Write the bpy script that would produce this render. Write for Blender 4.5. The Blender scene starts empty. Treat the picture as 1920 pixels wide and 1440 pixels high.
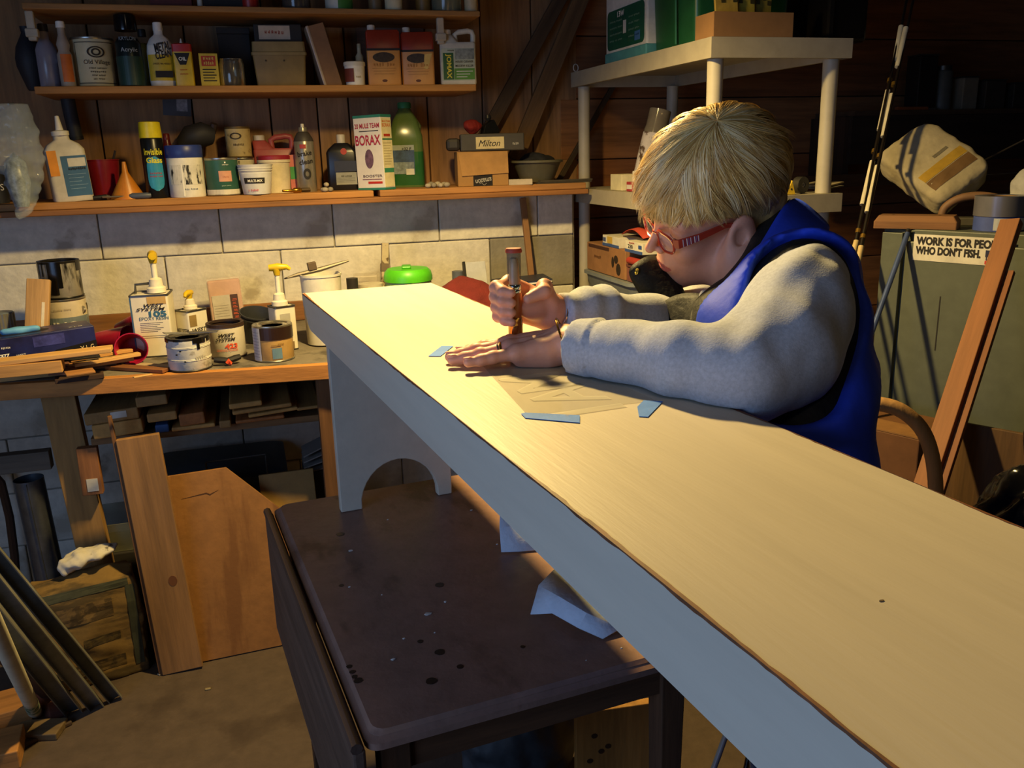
import bpy, math, random
import numpy as np
from mathutils import Vector, Matrix

random.seed(7); rng = np.random.RandomState(11)
scene = bpy.context.scene
COL = scene.collection
R_ = math.radians

# ------------------------------------------------------------------ camera
F = 1640.0; CX, CY = 960.0, 720.0; CAMZ = 1.45
RW = np.array([[0.95685742, -0.09840211, 0.27338783],
               [-0.28939322, -0.23859533, 0.92699721],
               [-0.02598942, -0.96612074, -0.25677861]])
cam_d = bpy.data.cameras.new('camera'); cam_d.sensor_width = 36.0; cam_d.lens = 36.0 * F / 1920.0
cam_d.clip_start = 0.02
cam = bpy.data.objects.new('camera', cam_d); COL.objects.link(cam)
mw = Matrix.Identity(4)
for i in range(3):
    mw[i][0] = RW[i][0]; mw[i][1] = -RW[i][1]; mw[i][2] = -RW[i][2]
mw[2][3] = CAMZ
cam.matrix_world = mw
scene.camera = cam

# ------------------------------------------------------------------ world, lights, exposure
wd = bpy.data.worlds.new('world'); scene.world = wd; wd.use_nodes = True
wd.node_tree.nodes['Background'].inputs[0].default_value = (0.55, 0.68, 1.0, 1)
wd.node_tree.nodes['Background'].inputs[1].default_value = 0.25
vs = scene.view_settings
vs.view_transform = 'Standard'; vs.look = 'None'; vs.gamma = 1.0; vs.use_curve_mapping = False
vs.exposure = 0.0

def light(name, kind, loc, energy, color, **kw):
    d = bpy.data.lights.new(name, kind); d.energy = energy; d.color = color
    for k, v in kw.items(): setattr(d, k, v)
    o = bpy.data.objects.new(name, d); COL.objects.link(o); o.location = loc
    return o
def aim(o, target):
    o.rotation_euler = (Vector(target) - o.location).to_track_quat('-Z', 'Y').to_euler()

LAMP = (0.36, 2.00, 2.06)
lamp = light('work_lamp_bulb', 'SPOT', LAMP, 170, (1.0, 0.71, 0.26), shadow_soft_size=0.04, spot_size=R_(178), spot_blend=0.65)
aim(lamp, (0.36, 1.80, 1.0))
day = light('window_daylight', 'AREA', (-1.72, 0.0, 1.35), 25, (0.34, 0.56, 1.0), shape='RECTANGLE', size=1.7, size_y=1.2)
aim(day, (0.4, 1.4, 1.0))
fill_lamp = light('added_warm_fill', 'POINT', (0.45, -0.1, 2.4), 3.5, (1.0, 0.80, 0.56), shadow_soft_size=0.08)  # unseen warm fill, added to brighten the near end of the bench

# ------------------------------------------------------------------ placing helpers
def wv(px, py):
    return RW @ np.array([(px - CX) / F, (py - CY) / F, 1.0])
def C(px, py, d):                      # point at camera depth d
    v = wv(px, py) * d; return Vector((v[0], v[1], v[2] + CAMZ))
def PY(px, py, Y):                     # point on the plane y = Y
    v = wv(px, py); v = v / v[1] * Y; return Vector((v[0], v[1], v[2] + CAMZ))
def PZ(px, py, Z):                     # point on the level plane z = Z
    v = wv(px, py); v = v / v[2] * (Z - CAMZ); return Vector((v[0], v[1], Z))
def colx(px, Y, Z):                    # x of image column px at y = Y, z = Z
    u = (px - CX) / F; a = RW[:, 0] - u * RW[:, 2]
    return -(Y * a[1] + (Z - CAMZ) * a[2]) / a[0]
def mpp(p): # metres per pixel at point
    return float(RW[:, 2] @ np.array([p[0], p[1], p[2] - CAMZ])) / F
def facing(p): return math.atan2(-p[0], p[1])

# ------------------------------------------------------------------ materials
def lin(c):
    if isinstance(c, str):
        c = tuple(int(c[i:i + 2], 16) / 255 for i in (0, 2, 4))
    return tuple(x / 12.92 if x <= .04045 else ((x + .055) / 1.055) ** 2.4 for x in c)
MC = {}
def M(col, rough=.6, metal=0., var=.10, scale=18., bump=0., bscale=60., trans=0., alpha=1., ior=1.45, sheen=0., stretch=None, sss=0., spec=.5):
    key = (col, rough, metal, var, scale, bump, bscale, trans, alpha, stretch, sss, sheen, spec)
    if key in MC: return MC[key]
    m = bpy.data.materials.new('mat_%s_%d' % (col if isinstance(col, str) else 'c', len(MC))); m.use_nodes = True
    nt = m.node_tree; b = nt.nodes['Principled BSDF']; N = nt.nodes.new; L = nt.links.new
    c = lin(col)
    b.inputs['Roughness'].default_value = rough; b.inputs['Metallic'].default_value = metal
    b.inputs['IOR'].default_value = ior; b.inputs['Specular IOR Level'].default_value = spec
    if trans: b.inputs['Transmission Weight'].default_value = trans
    if alpha < 1: b.inputs['Alpha'].default_value = alpha
    if sheen: b.inputs['Sheen Weight'].default_value = sheen
    if sss:
        b.inputs['Subsurface Weight'].default_value = sss; b.inputs['Subsurface Radius'].default_value = (.012, .005, .003)
        b.inputs['Subsurface Scale'].default_value = .6
    tc = N('ShaderNodeTexCoord'); src = tc.outputs['Object']
    if stretch:
        mp = N('ShaderNodeMapping'); mp.inputs['Scale'].default_value = stretch; L(src, mp.inputs[0]); src = mp.outputs[0]
    if var:
        n = N('ShaderNodeTexNoise'); n.inputs['Scale'].default_value = scale; n.inputs['Detail'].default_value = 6; n.inputs['Roughness'].default_value = .65
        L(src, n.inputs['Vector'])
        r = N('ShaderNodeValToRGB'); r.color_ramp.elements[0].position = .3; r.color_ramp.elements[1].position = .7
        r.color_ramp.elements[0].color = tuple(max(0, x * (1 - 2 * var)) for x in c) + (1,)
        r.color_ramp.elements[1].color = tuple(min(1, x * (1 + 1.2 * var)) for x in c) + (1,)
        L(n.outputs[0], r.inputs[0]); L(r.outputs[0], b.inputs['Base Color'])
    else:
        b.inputs['Base Color'].default_value = c + (1,)
    if bump:
        n2 = N('ShaderNodeTexNoise'); n2.inputs['Scale'].default_value = bscale; n2.inputs['Detail'].default_value = 5
        L(src, n2.inputs['Vector'])
        bp = N('ShaderNodeBump'); bp.inputs['Strength'].default_value = min(1, bump); bp.inputs['Distance'].default_value = .004
        L(n2.outputs[0], bp.inputs['Height']); L(bp.outputs[0], b.inputs['Normal'])
    MC[key] = m; return m
def WOOD(col, axis='z', var=.22, scale=5., rough=.7, bump=.25):
    k = {'x': (.12, 1.6, 1.6), 'y': (1.6, .12, 1.6), 'z': (1.6, 1.6, .12)}[axis]
    return M(col, rough, 0, var, scale * 4, bump, 60, stretch=k)
def SPOTTED(col, col2, thr=.62, scale=8., rough=.6, metal=0., bump=.2, stretch=None):
    """base colour with irregular stains of a second colour (dirt, drips, wear)"""
    key = ('sp', col, col2, thr, scale, rough, metal, stretch)
    if key in MC: return MC[key]
    m = M(col, rough, metal, .1, 20, bump).copy(); m.name = 'mat_stained_%d' % len(MC)
    nt = m.node_tree; b = nt.nodes['Principled BSDF']; N = nt.nodes.new; L = nt.links.new
    old = b.inputs['Base Color'].links[0].from_socket
    tc = N('ShaderNodeTexCoord'); src = tc.outputs['Object']
    if stretch:
        mp = N('ShaderNodeMapping'); mp.inputs['Scale'].default_value = stretch; L(src, mp.inputs[0]); src = mp.outputs[0]
    n = N('ShaderNodeTexNoise'); n.inputs['Scale'].default_value = scale; n.inputs['Detail'].default_value = 8; n.inputs['Roughness'].default_value = .6
    L(src, n.inputs['Vector'])
    r = N('ShaderNodeValToRGB'); r.color_ramp.elements[0].position = thr - .03; r.color_ramp.elements[1].position = thr + .05
    L(n.outputs[0], r.inputs[0])
    mx = N('ShaderNodeMix'); mx.data_type = 'RGBA'
    L(r.outputs[0], mx.inputs[0]); L(old, mx.inputs[6]); mx.inputs[7].default_value = lin(col2) + (1,)
    L(mx.outputs[2], b.inputs['Base Color'])
    MC[key] = m; return m

# ------------------------------------------------------------------ geometry helpers: (verts, faces)
def join(*gs):
    V = []; Fc = []
    for v, f in gs:
        o = len(V); V += [tuple(p) for p in v]; Fc += [tuple(i + o for i in q) for q in f]
    return V, Fc
def xf(g, m):
    return [tuple(m @ Vector(p)) for p in g[0]], g[1]
def T(x, y, z): return Matrix.Translation((x, y, z))
def RX(a): return Matrix.Rotation(R_(a), 4, 'X')
def RY(a): return Matrix.Rotation(R_(a), 4, 'Y')
def RZ(a): return Matrix.Rotation(R_(a), 4, 'Z')
def box(x0, x1, y0, y1, z0, z1):
    v = [(x, y, z) for z in (z0, z1) for y in (y0, y1) for x in (x0, x1)]
    return v, [(0, 2, 3, 1), (4, 5, 7, 6), (0, 1, 5, 4), (2, 6, 7, 3), (0, 4, 6, 2), (1, 3, 7, 5)]
def cbox(w, d, h, z=0): return box(-w / 2, w / 2, -d / 2, d / 2, z, z + h)
def lathe(prof, seg=28, sx=1., sy=1.):
    V = []; rings = []; Fc = []
    for r, z in prof:
        if r <= 1e-6: V.append((0, 0, z)); rings.append([len(V) - 1])
        else:
            rings.append(list(range(len(V), len(V) + seg)))
            V += [(r * sx * math.cos(2 * math.pi * i / seg), r * sy * math.sin(2 * math.pi * i / seg), z) for i in range(seg)]
    for a, b in zip(rings[:-1], rings[1:]):
        for i in range(seg):
            j = (i + 1) % seg
            if len(a) == 1 and len(b) == 1: continue
            if len(a) == 1: Fc.append((a[0], b[j], b[i]))
            elif len(b) == 1: Fc.append((a[i], a[j], b[0]))
            else: Fc.append((a[i], a[j], b[j], b[i]))
    return V, Fc
def tube(pts, r, seg=10, cap=True, closed=False):
    pts = [Vector(p) for p in pts]; n = len(pts)
    rs = r if isinstance(r, (list, tuple)) else [r] * n
    V = []; Fc = []; up = None
    for i, p in enumerate(pts):
        if closed: t = pts[(i + 1) % n] - pts[i - 1]
        else: t = pts[min(i + 1, n - 1)] - pts[max(i - 1, 0)]
        t.normalize()
        if up is None:
            up = Vector((0, 0, 1)) if abs(t.z) < .9 else Vector((1, 0, 0))
        a = t.cross(up)
        if a.length < 1e-4: a = t.cross(Vector((0, 1, 0)))
        a.normalize(); up = a.cross(t); up.normalize()
        for k in range(seg):
            an = 2 * math.pi * k / seg
            V.append(tuple(p + (a * math.cos(an) + up * math.sin(an)) * rs[i]))
    m = n if closed else n - 1
    for i in range(m):
        for k in range(seg):
            a0 = i * seg + k; a1 = i * seg + (k + 1) % seg; j = (i + 1) % n
            Fc.append((a0, a1, j * seg + (k + 1) % seg, j * seg + k))
    if cap and not closed:
        Fc.append(tuple(reversed(range(seg)))); Fc.append(tuple((n - 1) * seg + k for k in range(seg)))
    return V, Fc
def spline(pts, n=6):                  # Catmull-Rom through the given points
    P = [Vector(p) for p in pts]; out = []
    for i in range(len(P) - 1):
        a, b, c, d = P[max(i - 1, 0)], P[i], P[i + 1], P[min(i + 2, len(P) - 1)]
        for k in range(n):
            t = k / n; out.append(.5 * ((2 * b) + (c - a) * t + (2 * a - 5 * b + 4 * c - d) * t * t + (3 * b - a - 3 * c + d) * t ** 3))
    return out + [P[-1]]
def prism(poly, y0, y1):               # polygon in x,z (counter-clockwise seen from -y), extruded along y
    n = len(poly)
    V = [(x, y0, z) for x, z in poly] + [(x, y1, z) for x, z in poly]
    Fc = [tuple(range(n)), tuple(reversed(range(n, 2 * n)))]
    Fc += [(i, i + n, (i + 1) % n + n, (i + 1) % n) for i in range(n)]
    return V, Fc
def plate(poly, z0, z1):               # polygon in x,y extruded along z
    n = len(poly)
    V = [(x, y, z0) for x, y in poly] + [(x, y, z1) for x, y in poly]
    return V, [tuple(reversed(range(n))), tuple(range(n, 2 * n))] + [(i, (i + 1) % n, (i + 1) % n + n, i + n) for i in range(n)]
def loft(secs, cap=True):              # list of equal-length closed rings
    V = []; Fc = []; m = len(secs[0])
    for s in secs: V += [tuple(p) for p in s]
    for i in range(len(secs) - 1):
        for k in range(m):
            k2 = (k + 1) % m
            Fc.append((i * m + k, i * m + k2, (i + 1) * m + k2, (i + 1) * m + k))
    if cap: Fc += [tuple(reversed(range(m))), tuple((len(secs) - 1) * m + k for k in range(m))]
    return V, Fc
def rrect(w, d, r, z, seg=4, cx=0, cy=0):
    out = []
    for qx, qy, a0 in ((1, 1, 0), (-1, 1, 90), (-1, -1, 180), (1, -1, 270)):
        for i in range(seg + 1):
            a = R_(a0 + 90 * i / seg)
            out.append((cx + qx * (w / 2 - r) + r * math.cos(a), cy + qy * (d / 2 - r) + r * math.sin(a), z))
    return out
def patch(P, thick=0.):                # grid of points -> sheet
    n = len(P); m = len(P[0]); V = [tuple(p) for row in P for p in row]
    Fc = [(i * m + j, i * m + j + 1, (i + 1) * m + j + 1, (i + 1) * m + j) for i in range(n - 1) for j in range(m - 1)]
    return V, Fc
def arcpatch(r, z0, z1, a0, a1, seg=14, off=.0005):   # label wrapped on a cylinder; angles in degrees, 0 = towards -y, positive to +x
    rows = []
    for z in (z0, z1):
        rows.append([((r + off) * math.sin(R_(a0 + (a1 - a0) * i / seg)), -(r + off) * math.cos(R_(a0 + (a1 - a0) * i / seg)), z) for i in range(seg + 1)])
    return patch(rows)
def capsule_poly(w, h, seg=8):
    pts = []
    for cxs, a0 in ((w / 2 - h / 2, -90), (-(w / 2 - h / 2), 90)):
        for i in range(seg + 1):
            a = R_(a0 + 180 * i / seg); pts.append((cxs + h / 2 * math.cos(a), h / 2 * math.sin(a)))
    return pts

# ------------------------------------------------------------------ objects
def mk(name, geo, mat=None, parent=None, smooth=False, bevel=0., seg=2, label=None, solid=0., sub=0, kind=None):
    me = bpy.data.meshes.new(name); me.from_pydata(geo[0], [], geo[1]); me.update()
    if smooth:
        me.polygons.foreach_set('use_smooth', [True] * len(me.polygons)); me.set_sharp_from_angle(angle=R_(smooth if smooth > 1 else 42))
    o = bpy.data.objects.new(name, me); COL.objects.link(o)
    if mat: me.materials.append(mat)
    if parent: o.parent = parent
    if sub:
        s = o.modifiers.new('subdivision', 'SUBSURF'); s.levels = sub; s.render_levels = sub
    if solid:
        s = o.modifiers.new('thickness', 'SOLIDIFY'); s.thickness = solid; s.offset = 0
    if bevel:
        b = o.modifiers.new('bevel', 'BEVEL'); b.width = bevel; b.segments = seg; b.limit_method = 'ANGLE'; b.angle_limit = R_(35)
    if label: o['label'] = label
    if kind: o['kind'] = kind
    return o
def tag(o, label, cat, group=None):
    o['label'] = label; o['category'] = cat
    if group: o['group'] = group
    return o
def thing(name, label, cat, loc=(0, 0, 0), rz=0., group=None, rot=None):
    o = bpy.data.objects.new(name, None); COL.objects.link(o); o.empty_display_size = .05
    o.location = loc; o.rotation_euler = rot if rot else (0, 0, rz)
    return tag(o, label, cat, group)
def struct(name, geo, mat, **k):
    o = mk(name, geo, mat, **k); o['kind'] = 'structure'; return o
_tx = {}
def text_geo(s, h=None, w=None, bold=0., shear=0., ext=.0):
    key = (s, bold, shear)
    if s.startswith('~') and key not in _tx:       # print too small to read in the photograph: bare strokes
        rr = random.Random(s); V = []; Fc = []; x = 0.
        for ch in s[1:]:
            if ch == ' ': x += .5; continue
            for k in range(2):
                h0 = rr.uniform(0, .25); h1 = rr.uniform(.7, 1.); b = len(V); V += [(x, h0, 0), (x + .13, h0, 0), (x + .13, h1, 0), (x, h1, 0)]; Fc.append((b, b + 1, b + 2, b + 3)); x += .22
            hm = rr.choice((.1, .5, .85)); b = len(V); V += [(x - .44, hm - .07, 0), (x - .1, hm - .07, 0), (x - .1, hm + .07, 0), (x - .44, hm + .07, 0)]; Fc.append((b, b + 1, b + 2, b + 3)); x += .18
        _tx[key] = (V, Fc)
    if key not in _tx:
        c = bpy.data.curves.new('lettering', 'FONT'); c.body = s; c.size = 1; c.offset = bold; c.shear = shear
        c.align_x = 'CENTER'; c.resolution_u = 3
        o = bpy.data.objects.new('lettering', c); COL.objects.link(o)
        dg = bpy.context.evaluated_depsgraph_get(); me = bpy.data.meshes.new_from_object(o.evaluated_get(dg))
        V = [tuple(v.co) for v in me.vertices]; Fc = [tuple(p.vertices) for p in me.polygons]
        bpy.data.objects.remove(o); bpy.data.curves.remove(c); bpy.data.meshes.remove(me)
        _tx[key] = (V, Fc)
    V, Fc = _tx[key]
    xs = [v[0] for v in V]; ys = [v[1] for v in V]
    x0, x1, y0, y1 = min(xs), max(xs), min(ys), max(ys)
    sy = h / (y1 - y0) if h else None; sx = w / (x1 - x0) if w else None
    sx = sx or sy; sy = sy or sx
    return [((v[0] - (x0 + x1) / 2) * sx, (v[1] - (y0 + y1) / 2) * sy) for v in V], Fc
def text(parent, s, x, z, y=0., h=None, w=None, mat=None, wrap=None, bold=0., shear=0., rot=0., name='lettering'):
    """lettering on a face that looks along -y; wrap = radius of the cylinder it lies on (x then is an arc length)"""
    V2, Fc = text_geo(s, h, w, bold, shear); V = []
    ca, sa = math.cos(R_(rot)), math.sin(R_(rot))
    for a, b in V2:
        a, b = a * ca - b * sa, a * sa + b * ca
        if wrap:
            t = (x + a) / wrap; V.append((math.sin(t) * (wrap + .0011), -math.cos(t) * (wrap + .0011), z + b))
        else: V.append((x + a, y - .0011, z + b))
    return mk(name, (V, Fc), mat, parent)
def flat(parent, name, x0, x1, z0, z1, y, mat, label=None):   # printed panel on a -y face
    return mk(name, box(x0, x1, y - .0006, y + .0004, z0, z1), mat, parent, label=label)

# ------------------------------------------------------------------ smooth solids from distance fields
def smin(a, b, k):
    h = np.clip(.5 + .5 * (b - a) / k, 0, 1); return b * (1 - h) + a * h - k * h * (1 - h)
def smax(a, b, k): return -smin(-a, -b, k)
def sph(P, c, r): return np.sqrt(((P - np.array(c, np.float32)) ** 2).sum(-1)) - r
def ell(P, c, r, rot=None):
    q = P - np.array(c, np.float32)
    if rot is not None: q = q @ np.array(rot, np.float32)
    r = np.array(r, np.float32)
    k0 = np.sqrt(((q / r) ** 2).sum(-1)); k1 = np.sqrt(((q / (r * r)) ** 2).sum(-1)) + 1e-9
    return k0 * (k0 - 1) / k1
def cap(P, a, b, ra, rb=None):
    rb = ra if rb is None else rb
    a = np.array(a, np.float32); b = np.array(b, np.float32); ab = b - a
    t = np.clip(((P - a) @ ab) / max(1e-9, float(ab @ ab)), 0, 1)
    return np.sqrt(((P - a - t[..., None] * ab) ** 2).sum(-1)) - (ra + (rb - ra) * t)
def chain(P, pts, rs, k):
    d = None
    for i in range(len(pts) - 1):
        c = cap(P, pts[i], pts[i + 1], rs[i], rs[i + 1]); d = c if d is None else smin(d, c, k)
    return d
def surface(fn, lo, hi, h):
    lo = np.array(lo, float); hi = np.array(hi, float)
    n = np.ceil((hi - lo) / h).astype(int) + 1
    ax = [(lo[i] + h * np.arange(n[i])).astype(np.float32) for i in range(3)]
    vals = np.empty(tuple(n), np.float32); step = max(1, int(400000 / (n[1] * n[2])))
    for i in range(0, n[0], step):
        G = np.stack(np.meshgrid(ax[0][i:i + step], ax[1], ax[2], indexing='ij'), -1)
        vals[i:i + step] = fn(G)
    ins = vals < 0
    c8 = [ins[a:n[0] - 1 + a, b:n[1] - 1 + b, c:n[2] - 1 + c] for a in (0, 1) for b in (0, 1) for c in (0, 1)]
    s = sum(x.astype(np.int8) for x in c8); cell = (s > 0) & (s < 8)
    ids = np.full(cell.shape, -1, np.int64); ci = np.argwhere(cell); ids[cell] = np.arange(len(ci))
    acc = np.zeros((len(ci), 3)); cnt = np.zeros(len(ci))
    cor = [(a, b, c) for a in (0, 1) for b in (0, 1) for c in (0, 1)]
    for a in cor:
        for ax_ in range(3):
            if a[ax_]: continue
            b = list(a); b[ax_] = 1
            va = vals[ci[:, 0] + a[0], ci[:, 1] + a[1], ci[:, 2] + a[2]]; vb = vals[ci[:, 0] + b[0], ci[:, 1] + b[1], ci[:, 2] + b[2]]
            m = (va < 0) != (vb < 0); t = np.where(m, va / np.where(m, va - vb, 1), 0)
            p = np.tile(np.array(a, float), (len(ci), 1)); p[:, ax_] += t
            acc[m] += p[m]; cnt[m] += 1
    V = lo + h * (ci + acc / cnt[:, None])
    Fc = []
    for ax_ in range(3):
        sl0 = [slice(1, -1)] * 3; sl1 = [slice(1, -1)] * 3
        sl0[ax_] = slice(0, n[ax_] - 1); sl1[ax_] = slice(1, n[ax_])
        A = ins[tuple(sl0)]; B = ins[tuple(sl1)]
        e = np.argwhere(A != B); sg = A[A != B]
        off = np.array([1, 1, 1]); off[ax_] = 0; e = e + off
        u, v = [(1, 2), (2, 0), (0, 1)][ax_]
        def g(du, dv):
            q = e.copy(); q[:, u] -= du; q[:, v] -= dv; return ids[q[:, 0], q[:, 1], q[:, 2]]
        q = np.stack([g(1, 1), g(0, 1), g(0, 0), g(1, 0)], 1)
        q[~sg] = q[~sg][:, ::-1]; Fc.append(q)
    Fc = np.concatenate(Fc)
    Fc = Fc[(Fc >= 0).all(1)]
    return V, Fc
def mk_np(name, V, Fc, mat, parent=None, smooth=True, label=None):
    me = bpy.data.meshes.new(name)
    me.vertices.add(len(V)); me.vertices.foreach_set('co', np.asarray(V, np.float32).ravel())
    k = Fc.shape[1]
    me.loops.add(Fc.size); me.loops.foreach_set('vertex_index', Fc.astype(np.int32).ravel())
    me.polygons.add(len(Fc)); me.polygons.foreach_set('loop_start', np.arange(0, Fc.size, k, dtype=np.int32))
    me.polygons.foreach_set('use_smooth', np.full(len(Fc), smooth))
    me.update(calc_edges=True); me.validate()
    o = bpy.data.objects.new(name, me); COL.objects.link(o)
    for m_ in (mat if isinstance(mat, list) else [mat]): me.materials.append(m_)
    if parent: o.parent = parent
    if label: o['label'] = label
    return o
def vnoise(P, s, seed=0, octs=3):      # cheap smooth pseudo-noise from summed sines
    r = np.random.RandomState(seed); out = 0
    for o in range(octs):
        for _ in range(3):
            k = r.normal(size=3); k = k / np.linalg.norm(k) * s * (1.9 ** o); out = out + np.sin(P @ k.astype(np.float32) + r.uniform(0, 6.28)) / (3 * 1.7 ** o)
    return out
# ================================================================== the room
WALLY = 3.40
BT = 1.165                             # bench top height
TT = 0.705                             # small table top height
WB = 0.88                              # workbench top height
struct('floor', box(-2.2, 3.9, -2.4, 3.6, -.06, 0), SPOTTED('54463a', '42352b', .55, 2.2, .9, bump=.35))
struct('ceiling', box(-2.2, 3.9, -2.4, 3.6, 2.62, 2.7), M('5b4c3c', .9, var=.1))
struct('wall_right', box(3.7, 3.8, -2.4, 3.6, 0, 2.62), M('4a3a2c', .9))
struct('wall_rear', box(-2.2, 3.8, -2.5, -2.4, 0, 2.62), M('5a4d40', .9))
# left wall with the window the daylight comes through
wl = join(box(-2.0, -1.9, -2.4, -.95, 0, 2.62), box(-2.0, -1.9, .95, 3.6, 0, 2.62), box(-2.0, -1.9, -.95, .95, 0, .7), box(-2.0, -1.9, -.95, .95, 2.0, 2.62))
struct('wall_left', wl, M('8d8a84', .9))
w1 = struct('window_1', join(box(-2.0, -1.86, -.95, -.9, .7, 2.0), box(-2.0, -1.86, .9, .95, .7, 2.0), box(-2.0, -1.86, -.9, .9, 1.95, 2.0), box(-2.0, -1.82, -.95, .95, .66, .7)), M('a89a86', .6))

# back wall: concrete blocks below, vertical boards above on the left, level boards on the right
BLK = CAMZ - .150; CRS = .197; BLKY = 3.23
wb_ = struct('wall_foundation', box(-2.0, 1.225, BLKY + .012, WALLY + .2, 0, BLK), M('9c968a', .95, var=.1, bump=.5))
mj = CAMZ - .3145
bm = [SPOTTED('d8d2c4', 'b3aa9a', .60, 5, .92, bump=.5), SPOTTED('d3cdc0', 'a9a091', .63, 6, .92, bump=.5), SPOTTED('dcd7ca', 'beb6a6', .61, 4, .92, bump=.5)]
grey_block = M('8b8577', .95, var=.12, scale=9, bump=.6)
bw = .386; gap = .004
k = -2
while mj + k * CRS > -.05: k -= 1
shared = {}
for row in range(k, 2):
    z0 = max(0, mj + row * CRS); z1 = min(BLK, mj + (row + 1) * CRS)
    if z1 - z0 < .03: continue
    off = .303 if row % 2 == 0 else .303 - bw / 2
    x = off - 6 * bw
    while x < 1.15:
        if x + bw > -1.95:
            hh = round(z1 - z0, 4)
            jx = random.uniform(-.0015, .0015)
            if (hh, round(min(bw, 1.22 - x), 3)) not in shared:
                o = mk('block', box(0, min(bw, 1.22 - x) - gap, 0, .03, 0, hh - gap), random.choice(bm), wb_, bevel=.004, seg=2); shared[(hh, round(min(bw, 1.22 - x), 3))] = o
            else:
                o = shared[(hh, round(min(bw, 1.22 - x), 3))].copy(); COL.objects.link(o); o.parent = wb_
            o.location = (x, BLKY + jx, z0)
            o.material_slots[0].link = 'OBJECT'
            gb = row == -1 and abs(x - .86) < .12
            o.material_slots[0].material = grey_block if gb else random.choice(bm)
        x += bw
# upper wall
wu = struct('wall_back', join(box(-2.0, 1.23, WALLY + .046, WALLY + .16, BLK, 2.62), box(1.23, 3.7, WALLY + .051, WALLY + .16, 0, 2.62)), M('3a2a1e', .9))
seams = [-2.0, -1.62, -1.24, -.86]
x_ = [-.86] + [colx(p, WALLY, 1.75) for p in (172, 352, 500, 590, 650, 800, 905, 1000, 1085)]
cols = ['96704c', '9c7652', '926a46', 'a07a54', '8e663e', '986f4a', 'a47c54', '977048']
for a, b in zip(x_[:-1], x_[1:]):
    mk('plank', box(a + .0025, b - .0025, WALLY + .018, WALLY + .045, BLK + .0, 2.60), WOOD(random.choice(cols), 'z'), wu, bevel=.003)
for a, b in zip(seams[:-1], seams[1:]):
    mk('plank', box(a + .0025, b - .0025, WALLY + .018, WALLY + .045, BLK, 2.60), WOOD(random.choice(cols), 'z'), wu, bevel=.003)
z = 0; xr = 1.235
hh = .235
while z < 2.55:
    z1 = min(2.6, z + hh)
    mk('plank', box(xr + .003, 3.7, WALLY + .016 + random.uniform(0, .006), WALLY + .05, z + .002, z1 - .002), WOOD(random.choice(['8a5732', '90603a', '80502e', '966642']), 'x'), wu, bevel=.003)
    z = z1

# shelves on the back wall
shelf_wood = WOOD('a8763f', 'x', .18)
SH = {}
def shelf(name, label, xa, xb, yf, ztop, th, yb=WALLY + .016, brk=()):
    t = thing(name, label, 'shelf', ((xa + xb) / 2, (yf + yb) / 2, ztop - th))
    L = xb - xa; D = yb - yf
    mk('board', box(-L / 2, L / 2, -D / 2, D / 2, 0, th), shelf_wood, t, bevel=.003)
    for fx in brk:
        xx = PY(fx, 50, yf + .05).x - (xa + xb) / 2
        mk('bracket', join(box(xx - .012, xx + .012, -D / 2 + .03, -D / 2 + .05, -.085, 0), box(xx - .018, xx + .018, -D / 2 + .026, -D / 2 + .054, -.075, -.05)), M('b7ab95', .6), t, bevel=.004, label='pale plastic bracket under the shelf')
    return t
ZT = CAMZ + .466; ZM = CAMZ + .229; ZL = CAMZ - .117
shelf('wall_shelf', 'topmost brown wooden wall shelf, cut off by the top of the photo', PY(40, 8, 3.10).x, PY(900, 20, 3.10).x, 3.10, ZT, .018, brk=(60, 824))
shelf('wall_shelf', 'middle brown wooden wall shelf holding paint cans and bottles', PY(62, 155, 3.10).x, PY(893, 164, 3.10).x, 3.10, ZM, .022)
sl = thing('sill_shelf', 'long lower wooden shelf on top of the painted block wall', 'shelf', (0, 3.25, ZL - .03))
mk('board', box(-1.9, PY(700, 350, 3.08).x, -.17, .166, .008, .03), shelf_wood, sl, bevel=.003)
mk('board', box(PY(712, 350, 3.08).x, PY(1100, 350, 3.08).x, -.165, .166, .008, .03), WOOD('9f7040', 'x'), sl, bevel=.003)
mk('ledge_board', box(-1.9, PY(1100, 350, 3.08).x, -.19, .166, -.010, .0075), WOOD('8f5f35', 'x'), sl, bevel=.003)

# ================================================================== white bench
A = PZ(567, 550, BT); dv = Vector((0.0988, -0.9951, 0)).normalized(); nv = Vector((.9951, .0988, 0)).normalized()
BL = 1.96; BW = .291
ang = math.atan2(nv.y, nv.x)
bench = thing('painted_bench', 'long cream painted wooden bench standing on the dark table, brown worn edges', 'bench', (A.x, A.y, TT + .0008), ang)
BH = BT - TT - .0008
# local frame: x across (0..BW), y along (-BL .. 0)
paint = M('cdc2ad', .45, 0, .035, 14, .06, 90, stretch=(2.5, .2, 2.5))
mk('seat_board', box(0, BW, -BL, 0, BH - .02, BH), paint, bench)
ap = [(0, BH - .02), (0, BH - .026)]
for i in range(9):
    t = i / 8; ap.append((.012 + .06 * t, BH - .028 - .042 * math.sin(t * math.pi / 2) ** .8))
ap2 = [(BL - a, b) for a, b in reversed(ap)]
def apron(x0, x1):
    poly = [(-a, b) for a, b in ap] + [(-a, b) for a, b in ap2]
    n = len(poly)
    V = [(x0, y, z) for y, z in poly] + [(x1, y, z) for y, z in poly]
    return V, [tuple(range(n)), tuple(reversed(range(n, 2 * n)))] + [(i, i + n, (i + 1) % n + n, (i + 1) % n) for i in range(n)]
mk('apron', apron(0.0, .019), paint, bench)
mk('apron', apron(BW - .019, BW), paint, bench)
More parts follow.
